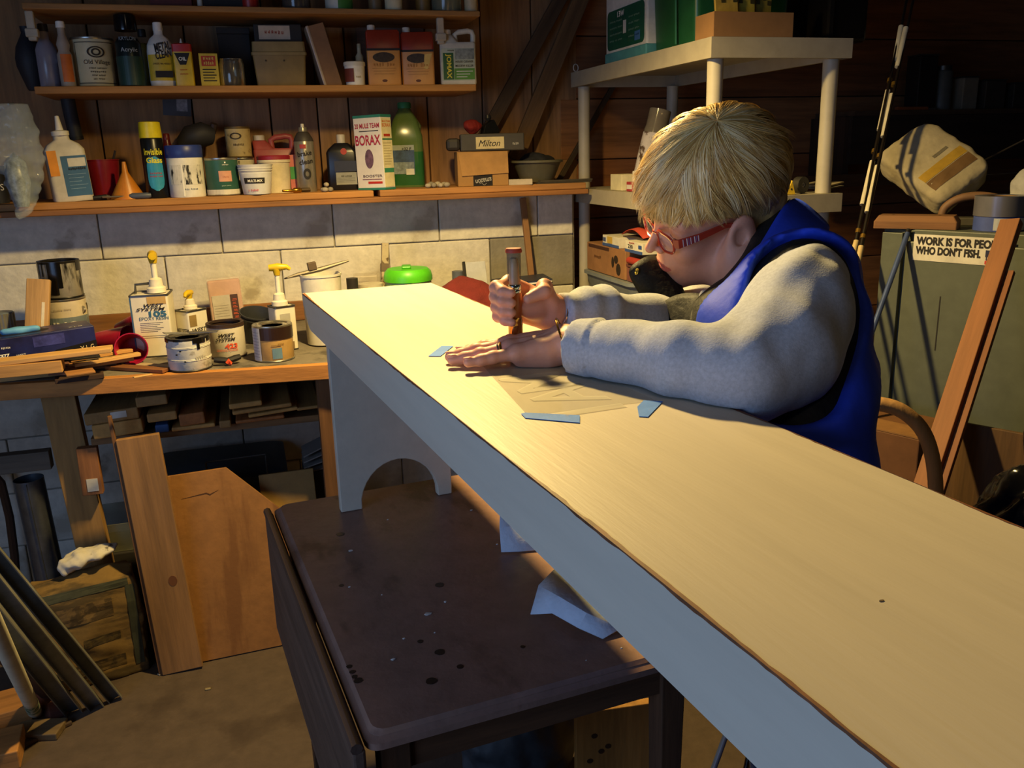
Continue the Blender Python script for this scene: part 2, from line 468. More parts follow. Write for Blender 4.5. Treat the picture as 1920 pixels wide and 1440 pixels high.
def bench_leg(y):
    x0, x1 = .0195, BW - .0195
    pts = [(x0 - .0, 0), (.066, 0)]
    r = .092; cxm = .152
    for i in range(1, 16):
        a = math.pi - math.pi * i / 16; pts.append((cxm + r * math.cos(a) * .95, max(.0, .004 + r * math.sin(a) * 1.06)))
    pts += [(BW - .052, 0), (x1, 0), (x1, BH - .0205), (x0, BH - .0205)]
    return prism([(a - .0, b) for a, b in pts], y - .011, y + .011)
mk('leg', bench_leg(-.135), paint, bench, bevel=.002)
mk('leg', bench_leg(-BL + .135), paint, bench, bevel=.002)
# brown wear along the long top edges, built as a thin irregular chafed band
def wear(x, sgn, seed):
    r_ = np.random.RandomState(seed); n = 220; ys = np.linspace(-.004, -BL + .004, n)
    wn = np.convolve(r_.normal(size=n + 20), np.ones(9) / 9, 'same')[10:10 + n]
    w2 = np.convolve(r_.normal(size=n + 60), np.ones(41) / 41, 'same')[30:30 + n]
    ws = np.clip(.0010 + .0022 * wn + .016 * w2, .0006, .009); hs = np.clip(.0018 + .003 * np.roll(wn, 30), .0008, .006)
    rows = [[(x + sgn * ws[i], y, BH + .0004) for i, y in enumerate(ys)], [(x - sgn * .0002, y, BH + .0002) for y in ys], [(x - sgn * .0005, y, BH - hs[i]) for i, y in enumerate(ys)]]
    return patch(rows)
mk('worn_edge', wear(0, 1, 3), M('7a4a2a', .6, var=.25, scale=40), bench, label='brown bare wood showing along the worn edge')
mk('worn_edge', wear(BW, -1, 5), M('7a4a2a', .6, var=.25, scale=40), bench, label='brown bare wood showing along the worn edge')

# near support of the bench (mostly below the frame)
st = thing('brown_stool', 'dark brown wooden stool under the near end of the bench', 'stool', tuple(A + dv * (BL - .14) + nv * .145) [:2] + (0,), ang)
mk('stool_top', cbox(.36, .26, .03, TT - .03), WOOD('4b2f20', 'x'), st, bevel=.004)
for sx in (-1, 1):
    for sy in (-1, 1):
        mk('leg', tube([(sx * .15, sy * .10, TT - .03), (sx * .17, sy * .12, 0)], .02, 8), WOOD('4b2f20', 'z'), st, smooth=True)

# ================================================================== dark drop-leaf table
tNL = PZ(690, 1385, TT); tFL = PZ(515, 950, TT)
tl = (tFL - tNL).length; td = (tFL - tNL).normalized(); ta = math.atan2(-td.x, td.y)
table = thing('drop_leaf_table', 'dark stained worn wooden drop-leaf table carrying the cream bench', 'table', (tNL.x, tNL.y, 0), ta)
TWD = .53; TLN = tl + .015
tabm = SPOTTED('8c6c5e', '64493e', .57, 6, .42, bump=.25, stretch=(1.0, .5, 1))
def ogee(w0, w1, l0, l1, zt):
    secs = []
    for o, z in ((0, zt), (.0, zt - .002), (-.004, zt - .006), (-.006, zt - .008), (-.004, zt - .010), (.0, zt - .012), (0, zt - .02)):
        secs.append([(x, y, z) for x, y in ((w0 - o * -1 - .0, l0 - o * -1), (w1 + o, l0 - o * -1), (w1 + o, l1 + o), (w0 - o * -1, l1 + o))])
    return secs
def top_round(w0, w1, l0, l1, r, z, o):
    return rrect((w1 - w0) + 2 * o, (l1 - l0) + 2 * o, r, z, 4, (w0 + w1) / 2, (l0 + l1) / 2)
secs = [top_round(0, TWD, 0, TLN, .02, TT - zz, o) for zz, o in ((.022, .002), (.012, .002), (.009, -.003), (.007, -.006), (.0055, -.006), (.003, -.0085), (.0, -.011))]
mk('tabletop', loft(secs), tabm, table, smooth=30)
mk('table_leaf', box(-.022, -.004, .0, TLN - .005, TT - .30, TT - .016), WOOD('5a463a', 'y', .25), table, bevel=.004, label='hanging leaf on the window side')
mk('leaf_moulding', tube([(-.016, 0.0, TT - .012), (-.016, TLN - .005, TT - .012)], .0085, 8), WOOD('4a382f', 'y'), table, smooth=True)
twd = WOOD('5b3c26', 'x', .25); twz = WOOD('5b3c26', 'z', .25)
mk('apron', box(.06, TWD - .06, .03, .048, TT - .085, TT - .022), twd, table)
mk('apron', box(.06, TWD - .06, TLN - .05, TLN - .032, TT - .085, TT - .022), twd, table)
mk('apron', box(.025, .043, .06, TLN - .06, TT - .085, TT - .022), WOOD('5b3c26', 'y'), table)
mk('apron', box(TWD - .043, TWD - .025, .06, TLN - .06, TT - .085, TT - .022), WOOD('5b3c26', 'y'), table)
for lx in (.02, TWD - .062):
    for ly in (.022, TLN - .066):
        V = [[(lx + a, ly + b, zz) for a, b in ((s0, s0), (.042 - s0, s0), (.042 - s0, .042 - s0), (s0, .042 - s0))] for zz, s0 in ((0, .008), (TT - .1, 0), (TT - .022, 0))]
        mk('leg', loft(V), twz, table, bevel=.002)
fl = M('d9d6cf', .6); 
for k_, (px, py, s) in enumerate([(802, 1152, 9), (835, 1129, 4), (657, 1033, 6), (884, 957, 3), (737, 1237, 5), (757, 1198, 4), (815, 1187, 2), (655, 1101, 3), (932, 1021, 2), (1165, 1216, 3), (716, 1116, 2), (1099, 1239, 2), (727, 975, 2)]):
    p = PZ(px, py, TT); q = table.matrix_basis.inverted() @ p
    sz = s * mpp(p)
    poly = [(q.x + sz * random.uniform(.5, 1) * math.cos(a), q.y + sz * random.uniform(.3, .6) * math.sin(a)) for a in np.linspace(0, 5.6, 7)]
    mk('paint_fleck', plate(poly, TT + .0002, TT + .0016), fl, table)
sp = M('1f1411', .35)
for px, py, s in [(655, 1250, 6), (661, 1260, 6), (665, 1269, 6), (672, 1276, 9), (809, 1277, 11), (863, 1250, 7), (825, 1223, 10), (788, 1203, 6), (980, 1213, 5), (640, 1098, 5), (824, 1097, 9), (638, 1002, 8)]:
    p = PZ(px, py, TT); q = table.matrix_basis.inverted() @ p; sz = s * mpp(p)
    mk('dark_stain', plate([(q.x + sz * math.cos(a) * random.uniform(.85, 1.1), q.y + sz * math.sin(a)) for a in np.linspace(0, 5.9, 12)], TT + .0001, TT + .0006), sp, table)

# ================================================================== workbench
f1 = PZ(604, 684, WB); f0 = PZ(0, 722, WB)
fd = (f1 - f0).normalized(); wa = math.atan2(fd.y, fd.x)
x_l = -1.7; x_rt = 1.19
F0 = f0 + fd * ((x_l - f0.x) / fd.x); F1 = f0 + fd * ((x_rt - f0.x) / fd.x)
wbt = thing('workbench', 'long rough wooden workbench against the block wall', 'workbench', (0, 0, 0))
topm = SPOTTED('6f675c', '4a443d', .55, 7, .85, bump=.4)
poly = [(F0.x, F0.y + .03), (F1.x, F1.y + .03), (x_rt, BLKY - .004), (x_l, BLKY - .004)]
mk('worktop', plate(poly, WB - .022, WB), topm, wbt, bevel=.002)
fe = WOOD('b5793a', 'x', .2)
mk('front_edge_board', plate([(F0.x, F0.y), (F1.x, F1.y), (F1.x, F1.y + .028), (F0.x, F0.y + .028)], WB - .044, WB), fe, wbt, bevel=.002)
mk('back_rail', box(x_l, .55, BLKY - .024, BLKY - .006, WB + .001, WB + .070), WOOD('8a5c34', 'x'), wbt, bevel=.002)
def post(pxa, pya, pxb, pyb, Y, wpx, name, mat, dep=.045, parent=None):
    a = PY(pxa, pya, Y); b = PY(pxb, pyb, Y); w_ = wpx * mpp(a)
    return mk(name, loft([[(p.x - w_ / 2, Y - dep / 2, p.z), (p.x + w_ / 2, Y - dep / 2, p.z), (p.x + w_ / 2, Y + dep / 2, p.z), (p.x - w_ / 2, Y + dep / 2, p.z)] for p in (b, a)]), mat, parent, bevel=.002)
lw = WOOD('9a7440', 'z', .2)
# legs reach the floor
def leg_at(px, py, Y, w_, lean=0, m=lw):
    a = PY(px, py, Y)
    mk('leg', loft([[(a.x + dx + sx * w_ / 2, Y + sy * .022, zz) for sx, sy in ((-1, -1), (1, -1), (1, 1), (-1, 1))] for zz, dx in ((0, lean), (WB - .045, 0))]), m, wbt, bevel=.002)
def yfr(x): return f0.y + (x - f0.x) * fd.y / fd.x
yl_ = yfr(colx(118, 2.58, .8)) + .125
leg_at(118, 790, yl_, .088, .045)
leg_at(617, 780, yfr(.17) + .06, .06, 0, WOOD('6e4a28', 'z'))
leg_at(1050, 620, yfr(.8) + .06, .06, 0)
mk('cross_rail', box(x_l, colx(95, 2.68, .64), 2.66, 2.70, .60, .655), WOOD('5c5348', 'x'), wbt, bevel=.002)
mk('lower_shelf', box(colx(170, 2.62, .69), .9, 2.62, 3.21, WB - .21, WB - .19), WOOD('7d5a34', 'x'), wbt)
# ================================================================== containers
STEEL = M('a8a59c', .32, .9, .08); DARKSTEEL = M('5b5a58', .4, .8, .1)
WHITE = M('e6e2d8', .5); CREAM = M('d8cba8', .55); BLACK = M('17161a', .4, var=.05); INK = M('201c1c', .7, var=0)
REDINK = M('b3261e', .7, var=0); WINK = M('ece8de', .7, var=0)
def dims(px, ytop, Y, zb, wpx):
    x = colx(px, Y, zb); p = Vector((x, Y, zb)); s = mpp(p)
    H = PY(px, ytop, Y).z - zb
    return p, wpx * s, H, s
def can(px, ytop, Y, zb, wpx, label, body, lid=None, name='paint_can', cat='can', group=None, turn=0, open_=None, rimm=None, rot=None, band=None, opaque_lid=True):
    p, W, H, s = dims(px, ytop, Y, zb, wpx); r = W / 2
    t = thing(name, label, cat, p, facing(p) + R_(turn), group)
    if rot: t.rotation_euler = rot
    rim = rimm or STEEL
    mk('body', lathe([(0, .002), (r * .96, .002), (r * .985, .004), (r * .985, H - .006), (r * .9, H - .006)] + ([(r * .9, H * .5), (0, H * .5)] if open_ else [(0, H - .006)])), body, t, smooth=True)
    mk('bottom_rim', tube([(r * .985 * math.cos(a), r * .985 * math.sin(a), .003) for a in np.linspace(0, 2 * math.pi, 28, endpoint=False)], .0025, 6, closed=True), rim, t, smooth=True)
    mk('top_rim', lathe([(r * .84, H - .007), (r * .84, H - .001), (r * .9, H), (r * 1.0, H), (r * 1.01, H - .004), (r * .985, H - .007)]), rim, t, smooth=True)
    if open_: mk('inside', lathe([(r * .895, H - .005), (r * .895, H * .55), (0, H * .55)]), open_, t, smooth=True)
    else: mk('lid', lathe([(0, H - .006), (r * .55, H - .006), (r * .6, H - .0035), (r * .78, H - .0035), (r * .835, H - .0005)]), lid or STEEL, t, smooth=True)
    return t, r, H
def bottle(px, ytop, Y, zb, wpx, prof, label, mat, cap=None, name='bottle', cat='bottle', sx=1., sy=1., turn=0, group=None, caph=.1, capr=.3):
    """prof: (radius fraction, height fraction) list up to the neck; the cap takes the rest"""
    p, W, H, s = dims(px, ytop, Y, zb, wpx); r = W / 2
    t = thing(name, label, cat, p, facing(p) + R_(turn), group)
    Hb = H * (1 - caph) if cap else H
    mk('body', lathe([(0, 0.0)] + [(r * a, Hb * b) for a, b in prof] + [(0, Hb * prof[-1][1])], 28, sx, sy), mat, t, smooth=50)
    if cap: mk('cap', lathe([(0, Hb), (r * capr, Hb), (r * capr * 1.02, Hb + H * caph * .1), (r * capr * .95, H * .99), (r * capr * .8, H), (0, H)], 20), cap, t, smooth=True)
    return t, r, H
def boxy(name, px, ytop, Y, zb, wpx, dep, label, mat, cat='box', turn=0, bevel=.002, group=None):
    p, W, H, s = dims(px, ytop, Y, zb, wpx)
    t = thing(name, label, cat, p, facing(p) + R_(turn), group)
    return t, W, H
SPRAY = [(.94, 0), (.98, .01), (.98, .78), (.93, .80), (.78, .86), (.6, .88)]

# ------------------------------------------------------------------ middle shelf
z = ZM
bottle(66, 50, 3.28, z, 50, [(.42, 0), (.5, .03), (.98, .38), (1, .5), (.85, .68), (.45, .85), (.34, .9), (.4, 1)], 'black pottery vase at the left end of the middle shelf', M('25252b', .6, bump=.3), name='vase', cat='vase')
t, r, H = bottle(97, 45, 3.20, z, 36, [(.9, 0), (1, .02), (1, .68), (.8, .78), (.5, .86), (.45, .9), (.45, 1)], 'tall clear plastic bottle with a dark cap beside the black vase', M('b9b4c4', .25, trans=.55, var=.05), M('2a2830', .4), caph=.12, capr=.5)
t, r, H = bottle(130, 40, 3.155, z, 26, [(.9, 0), (1, .02), (1, .55), (.72, .62), (.9, .72), (.6, .84), (.5, .88), (.5, 1)], 'slim white-capped bottle with an orange label on the middle shelf', M('c9b9a8', .35, trans=.35), WHITE, caph=.10, capr=.62)
mk('paper_label', arcpatch(r, H * .08, H * .5, -35, 55), M('d9702a', .6), t)
t, r, H = can(184, 73, 3.215, z, 75, 'cream old-fashioned quart paint can with a dark oval emblem on the middle shelf', M('cfc29a', .5, var=.06), STEEL)
br = M('3a2e22', .7, var=0)
for z0, z1 in ((H * .08, H * .095), (H * .885, H * .90)): mk('label_border', arcpatch(r, z0, z1, -52, 62), br, t)
for a0, a1 in ((-52, -50.5), (60.5, 62)): mk('label_border', arcpatch(r, H * .08, H * .9, a0, a1), br, t)
def ring_on(t, r, x, zc, a, b, wd, mat, name='emblem'):
    pts = []
    n = 24
    V = []; Fc = []
    for i in range(n):
        an = 2 * math.pi * i / n
        for kk in (1, 1 - wd):
            th = (x + a * kk * math.cos(an)) / r; V.append((math.sin(th) * (r + .0012), -math.cos(th) * (r + .0012), zc + b * kk * math.sin(an)))
    for i in range(n):
        j = (i + 1) % n; Fc.append((2 * i, 2 * j, 2 * j + 1, 2 * i + 1))
    return mk(name, (V, Fc), mat, t)
ring_on(t, r, .008, H * .70, .026, .017, .22, br); ring_on(t, r, .008, H * .70, .014, .011, .4, br)
text(t, 'Old Village', .008, H * .49, h=.017, w=.078, mat=br, wrap=r)
for k_ in range(4): text(t, ['~PAINT COMPANY', '~INTERIOR', '~LATEX ENAMEL', '~ONE QUART'][k_], .008, H * (.38 - .07 * k_), h=.005, w=.05 - .006 * k_, mat=br, wrap=r)
t, r, H = bottle(250, 28, 3.16, z, 46, SPRAY, 'tall black spray can of clear acrylic with a glossy black cap', M('1d2a2c', .3, .3), M('101014', .15), name='spray_can', cat='spray can', caph=.22, capr=.86)
text(t, 'KRYLON', 0, H * .66, h=.011, w=.05, mat=M('8f9aa0', .5, var=0), wrap=r); text(t, 'Acrylic', .002, H * .50, h=.016, w=.05, mat=M('b8bfbf', .5, var=0), wrap=r)
mk('label_band', arcpatch(r, H * .02, H * .42, -88, 88, 20), M('23413a', .45), t)
bottle(279, 55, 3.34, z, 21, SPRAY, 'narrow dark yellow can half hidden behind the white cleaner bottle', M('6f6424', .5), M('2a2622', .5), name='small_can', cat='can', caph=.12, capr=.7)
t, r, H = bottle(309, 42, 3.18, z, 48, [(.85, 0), (.96, .03), (1, .1), (1, .62), (.93, .75), (.7, .86), (.4, .92), (.34, .94), (.34, 1)], 'white oval bottle of metal cleaner with a bold yellow label', M('ded8cc', .4), WHITE, sy=.6, caph=.13, capr=.36)
def oval_patch(t, rx, ry, z0, z1, a0, a1, mat, name='paper_label'):
    rows = [[((rx + .0006) * math.sin(R_(a)), -(ry + .0006) * math.cos(R_(a)), zz) for a in np.linspace(a0, a1, 14)] for zz in (z0, z1)]
    return mk(name, patch(rows), mat, t)
oval_patch(t, r, r * .6, H * .10, H * .50, -70, 75, M('d6b52e', .5)); oval_patch(t, r * .995, r * .597, H * .5, H * .64, -60, 70, M('e7e0cf', .5))
text(t, 'METAL', .006, H * .62, y=-r * .62, h=.026, w=.05, mat=INK, bold=.03, shear=.25, rot=12); text(t, 'CLEAN', .008, H * .50, y=-r * .62, h=.022, w=.05, mat=INK, bold=.03, shear=.25, rot=12)
text(t, '~Cleans and Shines', .0, H * .36, y=-r * .62, h=.006, w=.05, mat=INK); mk('black_panel', box(-.022, .03, -r * .62 - .0015, -r * .62, H * .15, H * .25), INK, t)
p, W, H, s = dims(349, 84, 3.15, z, 34)
t = thing('oil_can', 'small flat red and yellow oil tin with a thin spout', 'can', p, facing(p) + R_(-6))
mk('body', loft([rrect(W, .024, .006, zz) for zz in (0, H)]), M('d9b428', .35), t, smooth=30)
mk('top', loft([rrect(W + .001, .025, .006, H * .83), rrect(W + .001, .025, .006, H + .001), rrect(W * .8, .018, .005, H + .004)]), M('b3261e', .35), t, smooth=30)
mk('spout', lathe([(.005, H + .003), (.004, H + .008), (.002, H + .018), (0, H + .019)], 12), M('d8d2c6', .4), t, smooth=True)
mk('black_triangle', prism([(-W * .40, H * .80), (-W * .16, H * .52), (W * .16, H * .52), (W * .40, H * .80)], -.0128, -.0118), INK, t)
text(t, 'OIL', 0, H * .66, y=-.0128, h=.011, mat=WINK, bold=.02)
for k_ in range(2): text(t, ('~HOUSEHOLD', '~LUBRICATES')[k_], 0, H * (.4 - .1 * k_), y=-.0122, h=.004, mat=REDINK)
t, W, H = boxy('tack_box', 396, 101, 3.16, z, 33, .03, 'small yellow and red carton right of the oil tin', None)
mk('carton', cbox(W, .035, H), M('d8b93a', .55), t, bevel=.001)
flat(t, 'red_panel', -W * .38, W * .38, H * .62, H * .92, -.0175, M('c23a26', .6)); text(t, '~TACK', 0, H * .84, y=-.0182, h=.010, w=.03, mat=M('e8cf6a', .6, var=0), bold=.02); text(t, '~CLOTH', 0, H * .71, y=-.0182, h=.010, w=.03, mat=M('e8cf6a', .6, var=0), bold=.02)
for k_ in range(5): flat(t, 'print_line', -W * .36, W * (.36 - .1 * (k_ % 2)), H * (.5 - .085 * k_), H * (.53 - .085 * k_), -.0175, INK)
p, W, H, s = dims(438, 111, 3.17, z, 46); r = W / 2
t = thing('glass_jar', 'small clear glass jar standing before a black box', 'jar', p)
mk('glass', lathe([(0, .003), (r * .9, .003), (r * .93, .006), (r * .93, H * .8), (r * .82, H * .9), (r * .84, H), (r * .9, H), (r * .9, H * .92), (r, H * .8), (r, .006), (r * .93, 0), (0, 0)]), M('d9d4c8', .08, trans=.95, var=0), t, smooth=True)
t, W, H = boxy('black_box', 448, 66, 3.345, z, 56, .1, 'dark upright box behind the glass jar', None)
mk('box_body', cbox(W, .07, H), M('231f1e', .7), t, bevel=.002); mk('lid', cbox(W + .004, .074, .02, H), M('2b2624', .7), t, bevel=.002)
t, W, H = boxy('tool_case', 529, 82, 3.22, z, 98, .12, 'beige plastic lidded box in the middle of the shelf', None, 'case')
bg = M('8d7444', .55)
mk('case_body', loft([rrect(W * .88, .10, .008, 0), rrect(W * .96, .12, .008, H * .70)]), bg, t, smooth=30)
mk('case_lid', loft([rrect(W * 1.0, .128, .008, H * .70), rrect(W * 1.0, .128, .008, H * .76), rrect(W * .97, .122, .01, H * .78), rrect(W * .95, .118, .01, H)]), M('97804f', .55), t, smooth=30)
for sx in (-.25, .08): mk('rivet', tube([(W * sx, -.0595, H * .58), (W * sx, -.062, H * .58)], .003, 8), M('3a2e1c', .6), t)
ztc = z + H
t, W, H = boxy('label_case', 523, 48, 3.25, ztc + .001, 86, .1, 'black case with a white paper label on top of the beige box', None, 'case')
mk('case_body', cbox(W, .09, H), BLACK, t, bevel=.003)
flat(t, 'paper_label', -W * .40, W * .25, H * .18, H * .9, -.0455, M('c9b8a0', .7)); text(t, '~screws', -W * .08, H * .55, y=-.0462, h=.012, w=.06, mat=M('a5452e', .7, var=0), shear=.3)
# leaning flat box
p0 = PY(632, 157, 3.20); s = mpp(p0)
t = thing('flat_carton', 'flat brown carton leaning left against the beige box', 'box', (p0.x + .012, 3.20, z + .0035), rot=(0, R_(-14), 0))
mk('carton', box(-.060, 0, -.055, .055, 0, .203), M('8a6444', .7), t, bevel=.002); mk('clear_edge', box(-.0605, -.050, -.057, .057, .001, .2045), M('b39a80', .3), t, bevel=.003)
p, W, H, s = dims(667, 116, 3.15, z, 40); r = W / 2
t = thing('plastic_tub', 'small white tub with a brown label before the red cans', 'tub', p, facing(p))
mk('tub', lathe([(0, 0), (r * .84, 0), (r * .86, .003), (r * .94, H * .82), (0, H * .82)]), WHITE, t, smooth=True)
mk('lid', lathe([(r * .9, H * .82), (r, H * .82), (r, H * .97), (r * .9, H), (0, H)]), M('dcd6c6', .5), t, smooth=True); mk('paper_label', arcpatch(r * .92, H * .15, H * .7, -75, -5, 8, .002), M('6e2f20', .6), t); text(t, '~GLUE', .012, H * .36, h=.007, mat=M('8c7a58', .6, var=0), wrap=r * .93)
bottle(678, 82, 3.26, z, 15, [(.95, 0), (1, .03), (1, .8), (.5, .88), (.5, 1)], 'thin cream bottle rising behind the small white tub', M('cdbb94', .5), M('bfae88', .5), caph=.1, capr=.5)
for px, w_, yt, wh in ((722, 61, 58, 'left of two red and orange square-shouldered solvent cans'), (786, 60, 62, 'right of two red and orange square-shouldered solvent cans, with a torn shiny label')):
    p, W, H, s = dims(px, yt, 3.17, z, w_)
    t = thing('solvent_can', wh, 'can', p, facing(p) + R_(2 if px < 750 else -2), 'red and orange solvent cans')
    D = .062
    mk('body', loft([rrect(W, D, .006, zz) for zz in (0, H * .66)]), M('c98a45', .32, var=.06), t, smooth=30)
    mk('shoulder', loft([rrect(W + .0006, D + .0006, .006, H * .66), rrect(W + .0006, D + .0006, .006, H * .965), rrect(W * .94, D * .9, .006, H)]), M('8e2f1c', .3), t, smooth=30)
    mk('cap', lathe([(0, H), (.0135, H), (.0135, H + .016), (.012, H + .018), (0, H + .018)], 16), M('ddd5c4', .5), t, smooth=True).location.x = -W * .32
    y0 = -D / 2
    mk('dark_band', box(-W / 2, W / 2, y0 - .001, y0, H * .63, H * .67), INK, t)
    V = [(W * .0 + W * .33 * math.cos(a), H * .51 + H * .09 * math.sin(a)) for a in np.linspace(0, 2 * math.pi, 20, endpoint=False)]
    mk('oval_picture', prism(V, y0 - .0012, y0), M('3a2a1c', .6, var=.4, scale=60), t)
    text(t, '~Tung Oil', 0, H * .38, y=y0 - .0006, h=.013, w=W * .62, mat=M('a06a2c', .6, var=0), shear=.3)
    for k_ in range(3): flat(t, 'print_line', -W * (.36 - .03 * k_), W * (.36 - .03 * k_), H * (.31 - .05 * k_), H * (.315 - .05 * k_), y0, M('8a5520', .6))
    V = [(W * .08 * math.cos(a), H * .09 + H * .025 * math.sin(a)) for a in np.linspace(0, 2 * math.pi, 12, endpoint=False)]; mk('emblem', prism(V, y0 - .0012, y0), M('5a2a16', .6), t)
    if px > 750: mk('torn_label', prism([(W * .18, H * .32), (W * .30, H * .30), (W * .46, H * .60), (W * .22, H * .58)], y0 - .0014, y0 - .0006), M('e3c27c', .15, .4), t)
p, W, H, s = dims(860, 57, 3.165, z, 66)
def jug(t, W, H, D, mat, cap, name='body', capx=-.3, hx=.24, body=.74):
    mk(name, loft([rrect(W * .95, D * .95, .008, 0), rrect(W, D, .01, .006), rrect(W, D, .01, H * body), rrect(W * .96, D * .9, .012, H * (body + .03))]), mat, t, smooth=40)
    mk('neck', loft([rrect(W * .5, D * .85, .012, H * (body + .03), cx=W * capx * .72), rrect(W * .36, D * .6, .012, H * .90, cx=W * capx), rrect(W * .30, .03, .010, H * .92, cx=W * capx)]), mat, t, smooth=50)
    a = W * hx
    pts = [(W * .44, 0, H * (body - .0)), (W * .455, 0, H * .90), (W * .42, 0, H * .97), (W * .30, 0, H * .985), (W * .05, 0, H * .965), (-W * .06, 0, H * .92), (-W * .04, 0, H * (body + .0))]
    mk('handle', tube(pts, W * .075, 10), mat, t, smooth=60)
    mk('cap', lathe([(0, H * .92), (W * .14, H * .92), (W * .14, H * .995), (W * .12, H * 1.01), (0, H * 1.01)], 18), cap, t, smooth=True).location.x = W * capx
t = thing('cleaner_jug', 'white handled jug of house cleaner with a green label at the shelf end', 'jug', p, facing(p) + R_(3))
jug(t, W, H, .07, M('d8d0bc', .45), WHITE)
y0 = -.035
flat(t, 'paper_label', -W * .46, W * .46, H * .08, H * .66, y0 - .0002, M('b9bfa6', .5)); flat(t, 'green_panel', -W * .42, -W * .13, H * .10, H * .58, y0 - .0012, M('1f5a24', .5)); flat(t, 'green_panel', -W * .12, W * .45, H * .10, H * .30, y0 - .0012, M('4f8a2c', .5)); flat(t, 'house_picture', -W * .08, W * .45, H * .46, H * .65, y0 - .0012, M('8f948a', .6, var=.3, scale=50))
text(t, 'JOMAX', -W * .275, H * .34, y=y0 - .002, h=.021, w=H * .44, mat=M('e3cf3a', .5, var=0), bold=.03, rot=-90)
text(t, 'HOUSE CLEANER', W * .17, H * .42, y=y0 - .0012, h=.007, w=W * .5, mat=INK, bold=.01); text(t, 'MILDEW KILLER', W * .17, H * .345, y=y0 - .0012, h=.007, w=W * .5, mat=INK, bold=.01); text(t, '~ZINSSER', -W * .2, H * .62, y=y0 - .0012, h=.005, mat=INK)
for k_ in range(3): flat(t, 'print_line', -W * .06, W * (.4 - .08 * k_), H * (.24 - .05 * k_), H * (.252 - .05 * k_), y0 - .0016, WINK)
p = PY(738, 160, 3.385); s = mpp(p)
t = thing('backing_board', 'thin brown board standing against the wall behind the solvent cans', 'board', (p.x, 3.39, z + .0005), rot=(R_(-4), 0, 0))
mk('board', box(-62 * s, 64 * s, -.004, .004, 0, 128 * s), WOOD('7c5a48', 'x'), t, bevel=.001)

# ------------------------------------------------------------------ top shelf (only the feet of things show)
z = ZT
def tin(px, w_, h_, Y, mat, label, name='tin', cat='tin', lidm=None, band=None):
    x = colx(px, Y, z); p = Vector((x, Y, z)); s = mpp(p); r = w_ * s / 2
    t = thing(name, label, cat, p, facing(p))
    mk('body', lathe([(0, 0), (r * .97, 0), (r, .003), (r, h_), (r * .8, h_ + .004), (0, h_ + .004)]), mat, t, smooth=True)
    mk('lid', lathe([(0, h_ + .004), (r * .7, h_ + .004), (r * .7, h_ + .02), (0, h_ + .022)], 20), lidm or STEEL, t, smooth=True)
    if band: mk('paper_label', arcpatch(r, .002, h_ * .7, -5, 70), band, t)
    return t
t = thing('red_carton', 'dark red carton cut off by the top edge, left on the top shelf', 'box', (colx(324, 3.2, z), 3.2, z)); mk('carton', cbox(.125, .1, .10), M('5c1d1a', .6), t, bevel=.002); mk('tape', box(-.063, .063, -.051, .051, .04, .06), M('8a6a50', .4), t)
tin(376, 10, .12, 3.15, M('cfc8b8', .5), 'thin pale tube on the top shelf between red and black boxes', 'glue_tube', 'tube')
t = thing('dark_carton', 'black carton on the top shelf left of the small red tin', 'box', (colx(420, 3.2, z), 3.2, z)); mk('carton', cbox(.125, .1, .08), M('1c1a1a', .7), t, bevel=.002); mk('flap', box(-.062, .062, -.05, .0, .0805, .083), M('252222', .7), t)
tin(470, 30, .10, 3.16, M('a3231c', .4), 'small red tin on the top shelf')
tin(557, 52, .11, 3.18, M('6c6258', .12, trans=.5), 'smoky glass jar on the top shelf', 'glass_jar', 'jar')
tin(637, 52, .12, 3.16, M('cfc8b6', .45), 'white tin with a green label on the top shelf', band=M('3f7a34', .5))
tin(705, 26, .12, 3.2, M('8a6a44', .5), 'tan tube on the top shelf beside a cream jar', 'tan_tube', 'tube')
tin(739, 33, .09, 3.15, M('d9c9a2', .7), 'cream jar near the right of the top shelf', 'cream_jar', 'jar')
tin(795, 30, .11, 3.22, M('9a6e34', .5), 'amber bottle on the top shelf before the glass jar', 'amber_bottle', 'bottle')
tin(838, 56, .12, 3.16, M('8d8c74', .12, trans=.45), 'large glass jar near the right end of the top shelf', 'large_jar', 'jar')
tin(883, 24, .12, 3.15, M('d2b98c', .5), 'cream tube at the right end of the top shelf', 'cream_tube', 'tube')

# ------------------------------------------------------------------ lower shelf
z = ZL
# clear bag hanging at far left
def bagfn(P):
    q = P.copy(); zz = q[..., 2]
    tt = np.clip((zz + .17) / .34, 0, 1)
    cx_ = -.012 + .03 * np.sin(tt * 3.1); r = .012 + .062 * np.sin(np.clip(tt * 1.12, 0, 1) * math.pi * .62) ** 1.0
    r = r + .009 * vnoise(P, 60, 3) + .006 * vnoise(P, 150, 5)
    d = np.sqrt((q[..., 0] - cx_) ** 2 + (q[..., 1] * 2.2) ** 2) - r
    return np.maximum(d * .5, np.abs(zz) - .168)
p = PY(28, 305, 3.02)
V, Fc = surface(bagfn, (-.12, -.07, -.18), (.12, .07, .18), .0045)
t = thing('plastic_bag', 'crumpled clear plastic bag hanging at the left end of the lower shelf', 'bag', (p.x, 3.02, p.z))
mk_np('bag', V, Fc, M('d8e6ea', .05, var=.1, scale=30, alpha=.20), t)
mk('bag_contents', lathe([(0, -.13), (.02, -.13), (.035, -.06), (.03, .0), (0, .03)], 12), M('8d979a', .35, var=.3, scale=40), t, smooth=True)
mk('nail', tube([(0.01, .06, .172), (0.01, -.01, .166)], .003, 6), DARKSTEEL, t)
